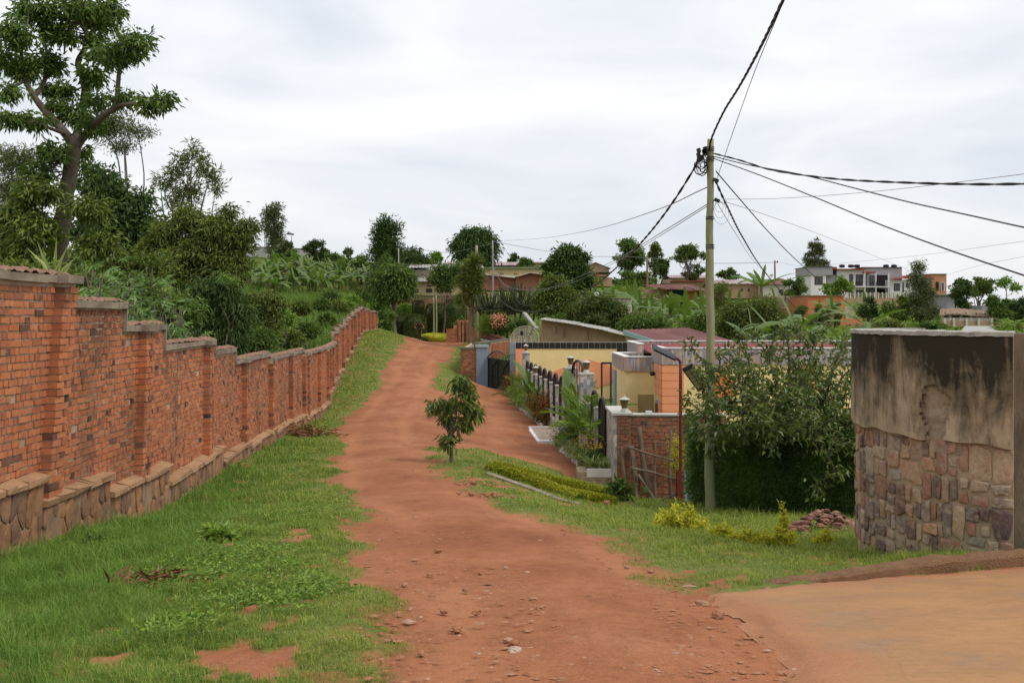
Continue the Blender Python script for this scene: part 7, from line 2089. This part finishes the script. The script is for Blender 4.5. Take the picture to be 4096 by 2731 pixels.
k = 0
for y_ in np.arange(55, 27.0, -.62):
    if 33.4 < y_ < 39.0: continue
    for off in (.08, .26):
        c = bpt(y_ + rng.uniform(-.2, .2)); c = np.array((c[0] + off + rng.uniform(-.1, .1), c[1], 0)); c[2] = gz(c[0], c[1]) + .08
        tuft('spider_plant', 'variegated grassy tuft in the garden bed edging', c, 44, rng.uniform(.5, .8), .032, 'leaf_varieg', (.6, 1.15), 'variegated tufts along the garden bed')
for (u, v, D, lb) in ((592, 462, 27, 'variegated tuft in the white planter at its left end'), (603, 464, 26.8, 'variegated tuft in the middle of the white planter'), (612, 463, 26.7, 'variegated tuft in the white planter at its right end')):
    c = at(u, 468, D); c[2] = Zr(-4.15); tuft('spider_plant', lb, c, 44, .55, .03, 'leaf_varieg', (.5, 1.1), 'variegated tufts in the planter')
for (y_, off, lb) in ((30.2, .3, 'tuft of yellow lilies in the garden bed before the palm'), (28.6, .2, 'yellow lilies in the garden bed near the planter'), (29.2, .5, 'yellow lilies behind the planter tufts'), (28.0, .4, 'yellow lilies beside the tiled end wall')):
    c = bpt(y_); c = np.array((c[0] + off, c[1], gz(c[0] + off, c[1]) + .1)); tuft('lily', lb, c, 40, .7, .03, 'leaf_mid', (.3, .8), None, 'plant', 'flower_yellow')


def palm(c, n, L_, label, mat='leaf_lite', h=.4, up=(.3, 1.3)):
    t = thing('palm', c, label, 'palm'); g = Geo(); c = np.asarray(c, float); g.tube([c - (0, 0, .1), c + (0, 0, h)], [.09, .05], 7); g.build('trunk', M['barkred'], t)
    for k in range(n):
        a = k * 2.4 + rng.uniform(-.3, .3); e_ = rng.uniform(*up); d = np.array((math.cos(a) * math.cos(e_), math.sin(a) * math.cos(e_), math.sin(e_))); l = L_ * rng.uniform(.75, 1.1)
        S = np.linspace(0, 1, 26); Pr = c + np.array((0, 0, h)) + d * (S * l)[:, None] - np.array((0, 0, 1)) * (.38 * l * S ** 2.2)[:, None]
        g = Geo(); g.tube(Pr[::3], np.linspace(.014, .004, len(Pr[::3])), 4); side = unit(np.cross(d, (0, 0, 1.0))); Tn = np.gradient(Pr, axis=0)
        for sg in (-1, 1):
            idx = np.arange(5, 26); A = side * sg * .8 + unit(Tn[idx]) * .75 + np.array((0, 0, .25)); leaf_geo(g, Pr[idx], A, .30 * l * (1.05 - S[idx] * .75), .028, .1)
        g.build('frond', M[mat], t)


def bigleaf(c, n, L_, label, lean=.25):
    """upright paddle-leaved plant"""
    t = thing('paddle_leaf_plant', c, label, 'plant'); c = np.asarray(c, float); g = Geo(); g.tube([c - (0, 0, .1), c + (0, 0, .5)], [.1, .06], 7); g.build('stem', M['stem_banana'], t)
    for k in range(n):
        o = bpy.data.objects.new('leaf', BLM[3 if k % 3 else 2]); COL.objects.link(o); o.parent = t; s_ = L_ / 1.9 * rng.uniform(.8, 1.1); o.scale = (s_, s_ * 1.3, s_); o.location = (0, 0, .3 + .08 * k)
        o.rotation_euler = (rng.normal(0, .12), rng.uniform(-.75, .1), k * 2.3 + rng.normal(0, .3))


def gb(y_, off): c = bpt(y_); return np.array((c[0] + off, c[1], gz(c[0] + off, c[1]) + .05))


palm(gb(29.3, .38), 18, 2.4, 'feathery palm with long arching fronds in front of the end wall', 'leaf_lite', .75, (.1, 1.25))
bigleaf(gb(31.6, .25), 12, 2.0, 'tall glossy paddle leaved plant before the right gate pillar')
bigleaf(gb(45.5, .2), 11, 1.7, 'paddle leaved plant among the fence arches near the far end')
palm(gb(53, .3), 12, 1.7, 'small palm beside the green gate', 'leaf_olive', .3)
palm(gb(48.5, .2), 12, 1.7, 'low palm in the far part of the garden bed', 'leaf_olive', .3)
palm(gb(42.5, .2), 13, 1.8, 'bushy palm in the middle of the garden bed', 'leaf_mid', .4)
palm(gb(40.9, .05), 11, 1.3, 'short palm at the left of the red leaved bush', 'leaf_mid', .25)
for (y_, off, r, mt, lb, lf) in ((39.6, .3, .85, 'leaf_red', 'bush with bright red new leaves in the garden bed', .12), (53.8, .35, .8, 'leaf_red', 'reddish bush at the far end of the garden bed', .1), (50.5, .3, .75, 'leaf_lite', 'light green bush in the far garden bed', .1), (47, .2, .7, 'leaf_lite', 'green bush in the garden bed beside the paddle leaved plant', .1), (44, .3, .75, 'leaf_lite', 'fresh green bush in the middle garden bed', .1), (33.2, .3, .5, 'leaf_mid', 'small leafy shrub at the left garden gate pillar', .08), (28.2, .55, .45, 'leaf_mid', 'dark leafy shrub under the arching palm', .1)):
    c = gb(y_, off); bl_ = [(c[0] + dx * r, c[1] + dy * r, c[2] + r * (.8 + dz), r * .6, r * .6, r * .5) for dx, dy, dz in ((0, 0, .3), (-.5, -.4, 0), (.5, .3, 0), (0, -.5, -.2), (-.3, .5, .1))]
    tree('garden_bush', lb, 'shrub', c, bl_, M[mt], .03, 70, .2, 30, (lf, lf * .45), .0, fork=.3, twigs=5)

# low clipped golden-green hedge rows on the bank
def row(pts_, label, w=.26, h=.2):
    P = spline([G(u, v) for u, v in pts_], 12); n = 9000; s_ = rng.random(n) * (len(P) - 1); i_ = np.minimum(s_.astype(int), len(P) - 2); f_ = (s_ - i_)[:, None]; C = P[i_] * (1 - f_) + P[i_ + 1] * f_
    Tn = unit(P[i_ + 1] - P[i_]); Nn = np.stack([Tn[:, 1], -Tn[:, 0], 0 * Tn[:, 0]], 1); th = rng.uniform(-.15, np.pi + .15, n); lump = 1 + .16 * fbm(C[:, :2] * 3, 3, 7)
    q = C + Nn * (np.cos(th) * w / 2 * lump)[:, None] * 1.0; q[:, 2] += np.clip(np.sin(th), 0, 1) ** .5 * h * lump + rng.normal(0, .015, n)
    A = Nn * np.cos(th)[:, None] + np.array((0, 0, 1)) * np.sin(th)[:, None] + rng.normal(size=(n, 3)) * .6
    t = thing('clipped_hedge', P[len(P) // 2], label, 'hedge'); g = Geo(); leaf_geo(g, q, A, rng.uniform(.04, .075, n), .028); g.build('foliage', M['leaf_row'], t)
    g = Geo(); g.tube(P[1:-1] + np.array((0, 0, h * .36)), w * .3, 6); g.build('filler_core', M['leaf_mid'], t)
    return P


M['leaf_row'] = m_leaf('foliage_golden_privet', (.08, .11, .014), (.25, .27, .03), (.48, .46, .065))
row([(489, 474), (514, 481), (538, 489), (560, 497), (582, 504.5)], 'front row of the low clipped golden green hedge on the bank')
row([(494, 471.5), (515, 476), (538, 482.5), (575, 491), (612, 501)], 'back row of the low clipped golden green hedge on the bank')
row([(582, 503), (596, 506), (612, 508)], 'short end piece of the low clipped hedge near the young tree', .3, .2)
ke = thing('concrete_edging', G(520, 490), 'thin grey concrete edging strip below the low clipped hedge', 'edging')
P = spline([G(487, 476), G(512, 485), G(540, 495), G(556, 502), G(580, 508)], 3)
for a, b in zip(P[:-1], P[1:]):
    g = Geo(); g.bar(a + (0, 0, .03), b + (0, 0, .03) - (b - a) * .03, .13, .12); g.build('slab', M['coping'], ke)

# young trees on the verges
sp = G(449, 464)
T('sapling', 'young tree with big drooping leaves on the grass bank beside the road', sp[1], [(461, 383, 11, 7, -.2), (451, 402, 11, 6, .2), (438, 405, 9, 5, 0), (474, 412, 7, 9, .1), (458, 423, 9, 6, .2), (447, 440, 6, 6, 0), (468, 397, 6, 6, -.2), (449, 418, 6, 5, .2)], 'leaf_under', 449, .045, 74, .13, 12, (.2, .075), .85, .5, twigs=60, jit=.4)
q = G(620, 503)
T('sapling', 'small leafy sapling in front of the stone footing of the planter', q[1], [(620, 482, 8, 6), (614, 488, 7, 5), (628, 486, 7, 5), (620, 494, 8, 5)], 'leaf_mid', 620, .015, 30, .12, 8, (.15, .07), .5, .5, twigs=24)

# ------------------------------------------------------------------ grass of the verges
M['grass'] = m_leaf('verge_grass', (.055, .115, .025), (.11, .21, .048), (.22, .33, .10), .35, .6, .2, .8, tint=(.5, .42, .18))
M['grass_r'] = m_leaf('lawn_grass', (.085, .13, .03), (.18, .24, .06), (.37, .40, .15), .35, .6, .2, .8, tint=(.52, .43, .19))
AP2 = np.array(APRON)


def verge(name, n, u0, u1, y0, y1, label, mat, lens):
    Y_ = np.exp(rng.uniform(np.log(y0), np.log(y1), n)); X_ = (rng.uniform(u0, u1, n) - CU) / F * Y_
    P = np.stack([X_, Y_], 1); ok = X_ > wxf(np.minimum(Y_, 87)) + np.where(Y_ < 87, .16, -60)
    ok &= (sd_poly(P, AP2) > .12) & ~((np.hypot(X_ - CX, Y_ - CY) < R_ + .04)) & (X_ < 14)
    P = P[ok]; d = dirt_at(P); ok = rng.random(len(P)) > d * 1.25 - .02; P = P[ok]; d = d[ok]
    s = np.minimum(sd_poly(P, ROAD), sd_poly(P, YARD)); Yp = P[:, 1]
    L_ = lens(P, s) * rng.uniform(.5, 1.3, len(P)) * (1 - .5 * d); cl = fbm(P * 2.3, 3, 71); L_ = L_ * np.clip(1 + 1.1 * cl, .35, 2.2)
    Z = surf(P, s) - .008
    W_ = np.maximum(.0035, Yp * .00062)
    blades(np.column_stack([P, Z]), L_ * (1 + Yp * .012), W_, rng.uniform(.25, 1.0, len(P)), 2).build(name, M[mat], kind='stuff', label=label)


verge('grass', 150000, -40, 400, 3.6, 30, 'long green grass of the verge along the brick wall', 'grass', lambda P, s: np.where(s > .5, .045 + .13 * smooth(s, .5, 2.6), .02))
verge('grass', 170000, 60, 440, 3.6, 34, 'short yellowish turf along the left edge of the road', 'grass_r', lambda P, s: np.where(s < 1.9, .05 + .03 * smooth(s, 0, 1.6), .035))
verge('grass', 60000, 300, 420, 20, 92, 'grass bank along the far part of the brick wall', 'grass_r', lambda P, s: .05 + .05 * smooth(s, .2, 2))
verge('grass', 150000, 420, 1010, 7, 28, 'short grass of the right verge below the pole and hedge', 'grass_r', lambda P, s: .045 + .04 * smooth(s, .1, 2.0) + .07 * smooth(P[:, 0], 2.6, 4.4))
verge('grass', 9000, 425, 470, 44, 84, 'grass slope left of the blue grey gate post', 'grass_r', lambda P, s: .06 + 0 * s)
# broad-leaved weeds among the left grass
n = 3200; uu = rng.uniform(30, 370, n); vv = rng.uniform(500, 672, n); W = np.array([0, 0, 0.])
cent = [(225, 575, 90, 22), (290, 520, 50, 14), (310, 600, 40, 20), (80, 560, 60, 20), (250, 610, 60, 14), (180, 640, 40, 10)]
C = []
for (u, v, a, b) in cent:
    g0 = G(u, v); ga_ = G(u + a, v); gb2 = G(u, v - b); gc = G(u, v + b); k = int(a * b * .2)
    C.append(np.column_stack([g0[0] + rng.normal(0, .5, k) * abs(ga_[0] - g0[0]), g0[1] + rng.normal(0, .5, k) * abs(gb2[1] - gc[1]) / 2]))
C = np.vstack(C); C = C[(dirt_at(C) < .5) & (C[:, 0] > wxf(C[:, 1]) + .3)]
idx = np.repeat(np.arange(len(C)), 6); P = np.column_stack([C[idx], surf(C[idx], np.minimum(sd_poly(C[idx], ROAD), 5.0)) + .02 + rng.uniform(0, .06, len(idx))]); P[:, :2] += rng.normal(0, .025, (len(idx), 2))
A = rng.normal(size=P.shape); A[:, 2] = np.abs(A[:, 2]) * .5; g = Geo(); leaf_geo(g, P, A, rng.uniform(.025, .055, len(P)), rng.uniform(.012, .022, len(P))); g.build('weeds', M['leaf_lite'], kind='stuff', label='low broad leaved weeds spread through the left verge grass')
c = G(219, 546)
T('weed_plant', 'leafy weed seedling standing in the left verge grass', c[1], [(219, 533, 9, 6), (212, 538, 7, 5), (226, 537, 7, 5)], 'leaf_lite', 219, .008, 18, .07, 12, (.11, .05), .1, .4, cat='plant', twigs=8)
c = G(95, 548); T('weed_plant', 'low broad leaved weed at the foot of the brick wall', c[1], [(95, 543, 10, 4), (103, 544, 6, 4)], 'leaf_mid', 95, .006, 14, .08, 10, (.1, .07), .1, .4, cat='plant', twigs=4)
# dry leaf litter heap and brush
M['dryleaf'] = m_leaf('dry_litter', (.07, .03, .018), (.15, .065, .035), (.28, .15, .08), .1)
c = G(162, 596); t = thing('leaf_heap', c, 'small heap of dry brown leaves and stalks on the left verge', 'leaf heap'); n = 240
P = np.repeat(c[None], n, 0) + rng.normal(0, 1, (n, 3)) * (.15, .10, .0); P[:, 2] += np.abs(rng.normal(.09, .04, n)); A = rng.normal(size=(n, 3)) * (1, 1, .3); g = Geo(); leaf_geo(g, P, A, rng.uniform(.05, .2, n), .025); g.build('litter', M['dryleaf'], t, kind='stuff')
c = G(298, 436); t = thing('brush_heap', c, 'dark heap of cut brush at the foot of the wall', 'brush'); n = 500
P = np.repeat(c[None], n, 0) + rng.normal(0, 1, (n, 3)) * (.45, .4, 0); P[:, 2] += np.abs(rng.normal(.1, .1, n)); A = rng.normal(size=(n, 3)) * (1, 1, .6); g = Geo(); leaf_geo(g, P, A, rng.uniform(.1, .45, n), .03); g.build('litter', M['dryleaf'], t, kind='stuff')

# ------------------------------------------------------------------ loose stones
M['pebble'] = m_brick('road_stone', [(.28, .11, .05), (.34, .16, .085), (.22, .09, .045), (.36, .2, .12), (.30, .13, .065)], 20, (.44, .34, .26), .94, (.36, .15, .07))
rock(G(175.5, 558) + (0, 0, .01), .075, M['limestone'], 'stone', 'pale orange stone lying in the left verge grass', 'stone', seed=1, flat=.6)
BIG = [(438, 552, .055), (506, 568, .03), (540, 541, .03), (627, 567, .03), (650, 571, .035), (541, 609, .05), (514, 645, .05), (516, 651, .04), (421, 654, .035), (508, 641, .035), (480, 573, .03), (590, 600, .05), (618, 597, .04), (560, 575, .03), (702, 604, .05), (718, 616, .05), (430, 575, .03), (405, 585, .035), (457, 630, .04), (476, 613, .045), (533, 600, .035), (445, 612, .03), (575, 640, .035), (620, 650, .04), (466, 590, .03), (395, 640, .035), (690, 640, .035), (585, 575, .03), (768, 590, .05), (759, 592.5, .035), (712, 586, .05), (830, 558, .05), (822, 562, .05), (838, 563, .04), (815, 565, .04)]
for k, (u, v, r) in enumerate(BIG):
    c = G(u, v); rock(c + (0, 0, r * .2), r * rng.uniform(.8, 1.1), M['pebble'], 'road_stone', 'loose stone lying on the dirt road or its edge', 'stone', 'loose stones on the dirt road', seed=40 + k, flat=.5)
# fine gravel: joined
n = 7000; Y_ = np.exp(rng.uniform(np.log(3.8), np.log(34), n)); X_ = (rng.uniform(330, 860, n) - CU) / F * Y_; P = np.stack([X_, Y_], 1)
ok = (np.minimum(sd_poly(P, ROAD), sd_poly(P, YARD)) < .1) & (sd_poly(P, AP2) > -.05) & (fbm(P * .8, 4, 15) + .25 * (rng.random(n) - .5) + .30 * np.exp(-((P[:, 0] - .3) / 1.2) ** 2 - ((P[:, 1] - 6.3) / 1.8) ** 2) > -.06); P = P[ok]
r = rng.gamma(1.6, .0034, len(P)) * (1 + P[:, 1] * .03) + .0025; d8 = np.array([(1, 0, 0), (0, 1, 0), (-1, 0, 0), (0, -1, 0), (0, 0, .7), (0, 0, -.5)])
V = (d8[None] * r[:, None, None] * rng.uniform(.6, 1.3, (len(P), 6, 1)) * np.array((1.3, 1, .5))); V += np.column_stack([P, H(P[:, 0], P[:, 1]) + .008])[:, None, :]
f8 = np.array([(0, 1, 4), (1, 2, 4), (2, 3, 4), (3, 0, 4), (1, 0, 5), (2, 1, 5), (3, 2, 5), (0, 3, 5)]); g = Geo(); g.add(V.reshape(-1, 3), (f8[None] + (np.arange(len(P)) * 6)[:, None, None]).reshape(-1, 3)); g.build('gravel', M['pebble'], kind='stuff', label='fine gravel and chips scattered over the dirt road')
for (u, v, lb) in ((480, 497, 'small mound of reddish rubble on the edge of the right verge'), (468, 486, 'row of earthy stones below the low clipped hedge'), (569, 504, 'scatter of red rubble on the right verge'), (648, 518, 'little pile of rubble left of the large golden bush')):
    c = G(u, v - 1); t = thing('rubble_pile', c, lb, 'rubble')
    for k in range(16): rock(c + rng.normal(0, 1, 3) * (.24, .12, 0) + (0, 0, .02), rng.uniform(.03, .07), M['pebble'], 'stone', parent=t, seed=k + int(u), flat=.6)
g = Geo(); c = G(484.5, 526); g.box(c[0] - .035, c[0] + .035, c[1] - .03, c[1] + .03, c[2], c[2] + .012, j=.008); g.build('yellow_wrapper', paint('yellow_plastic', (.75, .6, .05)), label='tiny yellow wrapper lying on the road', cat='litter')

# ------------------------------------------------------------------ the walking man
pb = gp(419.3, 89.0); pb = np.array((pb[0], 89.0, gz(pb[0], 89.0)))
pe_ = thing('person', pb, 'man in black tracksuit with yellow sleeve stripes, hands on hips, walking down the road', 'person')
SK = {'pelvis': (0, 0, .95), 'waist': (0, 0, 1.1), 'chest': (0, .0, 1.32), 'neck': (0, -.01, 1.50), 'hd0': (0, -.02, 1.58), 'hd1': (0, -.03, 1.68), 'hd2': (0, -.02, 1.755),
      'shL': (.19, 0, 1.44), 'elL': (.37, .04, 1.20), 'wrL': (.24, -.10, 1.04), 'haL': (.17, -.12, 1.01), 'shR': (-.19, 0, 1.44), 'elR': (-.37, .04, 1.20), 'wrR': (-.24, -.10, 1.04), 'haR': (-.17, -.12, 1.01),
      'hpL': (.09, 0, .90), 'knL': (.11, -.06, .50), 'anL': (.10, .04, .10), 'toL': (.12, -.14, .04), 'hpR': (-.09, 0, .90), 'knR': (-.09, -.14, .50), 'anR': (-.08, -.13, .10), 'toR': (-.09, -.32, .05)}
RA = dict(pelvis=.15, waist=.145, chest=.17, neck=.06, hd0=.075, hd1=.098, hd2=.065, sh=.085, el=.062, wr=.042, ha=.045, hp=.105, kn=.075, an=.055, to=.05)
ED = [('pelvis', 'waist'), ('waist', 'chest'), ('chest', 'neck'), ('neck', 'hd0'), ('hd0', 'hd1'), ('hd1', 'hd2')] + [(a + s_, b + s_) for s_ in 'LR' for a, b in (('sh', 'el'), ('el', 'wr'), ('wr', 'ha'), ('hp', 'kn'), ('kn', 'an'), ('an', 'to'))] + [('chest', 'shL'), ('chest', 'shR'), ('pelvis', 'hpL'), ('pelvis', 'hpR')]
names_ = list(SK); me = bpy.data.meshes.new('body'); me.from_pydata([SK[k] for k in names_], [(names_.index(a), names_.index(b)) for a, b in ED], [])
ob = bpy.data.objects.new('body', me); COL.objects.link(ob)
md_ = ob.modifiers.new('skin', 'SKIN'); bpy.context.view_layer.objects.active = ob
if not me.skin_vertices: me.attributes  # layer is made with the modifier
for i, k in enumerate(names_):
    rr3 = RA.get(k, RA.get(k[:-1])); me.skin_vertices[0].data[i].radius = (rr3, rr3 * (.8 if k in ('chest', 'waist', 'pelvis') else 1)); me.skin_vertices[0].data[i].use_root = (k == 'pelvis')
ob.modifiers.new('sub', 'SUBSURF').levels = 2; ob.modifiers['sub'].render_levels = 2
dg_ = bpy.context.evaluated_depsgraph_get(); ev = ob.evaluated_get(dg_).to_mesh(); Vb = np.array([v.co for v in ev.vertices]); Fb = [tuple(p.vertices) for p in ev.polygons]
mb = bpy.data.meshes.new('body'); mb.from_pydata(Vb.tolist(), [], Fb); bpy.data.objects.remove(ob)
M['tracksuit'] = paint('black_tracksuit', (.012, .012, .015), .2, .8); M['skin'] = paint('dark_skin', (.055, .03, .02), .1, .6); M['stripe'] = paint('yellow_stripe', (.62, .30, .04), .05, .7); M['redtrim'] = paint('red_trim', (.4, .02, .02), .05, .7); M['shoe'] = paint('pale_shoes', (.42, .42, .45), .1, .6)
for m_ in ('tracksuit', 'skin', 'shoe'): mb.materials.append(M[m_])
for p in mb.polygons:
    c = p.center; p.use_smooth = True
    p.material_index = 1 if c.z > 1.53 or (c.y < -.075 and .95 < c.z < 1.06 and abs(c.x) < .23 and c.y < -.09) else 2 if c.z < .09 else 0
bo = bpy.data.objects.new('body', mb); COL.objects.link(bo); bo.parent = pe_
for s_ in (1, -1):
    g = Geo(); P = np.array([(s_ * .235, -.085, 1.47), (s_ * .32, -.05, 1.34), (s_ * .425, .0, 1.20), (s_ * .35, -.06, 1.12), (s_ * .285, -.125, 1.07)]) + pb; g.tube(spline(P, 3), .022, 5); g.build('sleeve_stripe', M['stripe'], pe_)
    g = Geo(); g.tube([pb + (s_ * .19, -.02, .88), pb + (s_ * .17, -.08, .5), pb + (s_ * .13, -.0, .16)], .012, 4); g.build('leg_stripe', M['stripe'], pe_)
    g = Geo(); g.lathe(pb + (s_ * .095, -.02, 1.62), [(.0, 0), (.022, .02), (.022, .07), (0, .09)], 6); g.build('ear', M['skin'], pe_)
    g = Geo(); g.lathe(pb + (s_ * .036, -.115, 1.655), [(0, 0), (.014, .008), (0, .018)], 6); g.build('eye', M['white'], pe_)
g = Geo(); g.prism([pb + (-.016, -.115, 1.61), pb + (.016, -.115, 1.61), pb + (0, -.145, 1.615), pb + (0, -.12, 1.66)], (0, .012, 0)); g.build('nose', M['skin'], pe_)
g = Geo(); g.box(pb[0] - .03, pb[0] + .03, pb[1] - .117, pb[1] - .10, pb[2] + 1.575, pb[2] + 1.59); g.build('mouth', M['redtrim'], pe_)
g = Geo(); g.lathe(pb + (0, -.02, 1.70), [(.1, 0), (.095, .05), (.05, .085), (0, .09)], 10); g.build('hair', M['black'], pe_)
g = Geo(); g.box(pb[0] - .055, pb[0] + .055, pb[1] - .165, pb[1] - .13, pb[2] + 1.40, pb[2] + 1.49); g.build('collar', M['redtrim'], pe_)
for k, s_ in enumerate((1, -1)):
    for q in range(4):
        g = Geo(); b = pb + np.array((s_ * (.175 - q * .0), -.155 + 0 * q, 1.03 - q * .022)); g.tube([b, b + (-s_ * .04, -.012, -.004), b + (-s_ * .075, .0, -.012)], [.011, .01, .008], 5); g.build('finger', M['skin'], pe_)
    g = Geo(); b = pb + np.array((s_ * .2, -.13, 1.06)); g.tube([b, b + (s_ * .01, .05, .01), b + (s_ * .0, .08, 0)], [.012, .011, .009], 5); g.build('thumb', M['skin'], pe_)

# ------------------------------------------------------------------ cables
def cable(P3, r, label, mat='cable', twist=0, name='cable', group=None):
    P = spline([at(*p) for p in P3], 14); g = Geo()
    if twist:
        s = np.concatenate([[0], np.cumsum(np.linalg.norm(np.diff(P, axis=0), axis=1))]); S = np.linspace(0, s[-1], int(s[-1] / .07) + 2); Q_ = np.stack([np.interp(S, s, P[:, i]) for i in range(3)], 1)
        Tn = unit(np.gradient(Q_, axis=0)); a = unit(np.cross(Tn, (0, .2, 1))); b = np.cross(Tn, a)
        for k in range(twist):
            ph = 2 * np.pi * (S / 1.1 + k / twist); g.tube(Q_ + (np.cos(ph)[:, None] * a + np.sin(ph)[:, None] * b) * r * .75, r * .85, 5)
    else: g.tube(P, r, 5)
    g.build(name, M[mat], smooth=True, label=label, cat='cable', group=group)


cable([(709, 150, 19.75), (712, 137, 19.2), (724, 111, 17.5), (740, 85, 15.5), (760, 48, 13), (783, 0, 10.5), (805, -50, 9)], .0135, 'thick twisted cable rising from the pole top towards the viewer', twist=3)
cable([(716, 181, 19.7), (735, 126, 17), (756, 68, 14.5), (784, 0, 12), (800, -45, 10.5)], .006, 'thin straight wire rising beside the thick twisted cable')
cable([(697, 163, 19.7), (690, 175, 20.2), (672, 203, 21.5), (650, 232, 24), (626, 258, 28), (600, 281, 34), (575, 297, 40), (550, 308, 46), (529, 311.5, 52), (512, 308, 60), (497, 296, 68), (486, 280, 76), (477.5, 258, 85)], .017, 'thick sagging cable from the pole to the timber pole by the lopped trunk', twist=2)
cable([(707, 187, 19.8), (650, 212, 28), (590, 230, 50), (540, 238, 75), (493, 241, 108)], .012, 'upper thin wire from the pole to the concrete pole on the hill', 'wire')
cable([(707, 204, 19.8), (660, 233, 25), (620, 257, 35), (580, 276, 50), (540, 289, 62), (505, 285, 90), (494, 268, 107)], .010, 'pair of thin grey wires sagging left from the lower clamp', 'wire')
cable([(707, 206, 19.9), (660, 235.5, 25), (615, 262, 36), (570, 283, 52), (531, 291, 66), (505, 284, 92), (495, 272, 107)], .008, 'lower of the thin grey wires sagging left from the lower clamp', 'wire')
cable([(713, 153, 19.7), (740, 160, 18.5), (765, 168, 17.5), (790, 173, 16.5), (840, 179, 15), (910, 182.5, 13), (980, 184, 11.5), (1060, 183, 10)], .011, 'twisted pair of cables running level to the right from the pole top', twist=2)
cable([(713, 156, 19.7), (750, 165, 18.5), (800, 174, 17), (855, 188, 15.5), (910, 202, 14), (965, 214, 12.5), (1024, 227, 11), (1070, 236, 10)], .0095, 'cable with a splice running right and down from the pole top')
cable([(713, 158, 19.7), (760, 175, 18), (820, 199, 16), (880, 224, 14), (950, 250, 12), (1024, 275, 10), (1070, 290, 9)], .0095, 'lowest black cable running right and down from the pole top')
cable([(716, 171, 19.8), (740, 199, 22), (770, 233, 26), (800, 263, 32), (840, 297, 42), (880, 326, 60), (895, 335, 70)], .013, 'black cable dropping right from the pole behind the stone wall')
cable([(716, 182, 19.8), (728, 208, 22), (742, 236, 27), (762, 268, 38), (785, 296, 55), (800, 312, 75)], .016, 'twisted service cable dropping right to the orange house', twist=2)
cable([(722, 199, 19.8), (780, 198, 18), (860, 192.5, 15.5), (940, 184, 13), (1030, 173, 10.5), (1070, 168, 9.5)], .004, 'fine wire running level to the right edge', 'wire')
cable([(724, 201, 19.8), (770, 216, 24), (830, 238, 34), (890, 262, 50), (950, 287, 70)], .006, 'fine grey wire sloping down across the sky to the right', 'wire')
cable([(718, 204, 19.8), (735, 232, 26), (755, 262, 45), (770, 276, 90)], .007, 'fine grey wire dropping to the skyline pole', 'wire')
cable([(775, 262, 125), (720, 263, 128), (700, 262, 130), (640, 257, 140), (588, 256, 150)], .03, 'distant wire strung along the ridge between skyline poles', 'wire')
cable([(775, 261, 125), (806, 266, 130), (850, 262, 120), (920, 255, 90), (1030, 240, 60)], .012, 'distant wire rising from the skyline pole to the right edge', 'wire')
cable([(945, 275, 178), (980, 265, 140), (1030, 255, 100)], .02, 'distant wire from the villa roof to the right edge', 'wire')
cable([(493, 241, 108), (520, 246, 112), (550, 251, 125), (587, 253.5, 150)], .025, 'distant wire between the concrete pole and the skyline pole', 'wire')
cable([(493, 243, 108), (450, 252, 112), (420, 249, 118), (399, 247, 120)], .022, 'distant wire between the concrete pole and the white street lamp', 'wire')
cable([(477, 250, 85), (465, 285, 88), (452, 299, 90), (436.5, 297, 92.3)], .02, 'sagging wire between the lopped trunk pole and the two thin poles', 'cable')
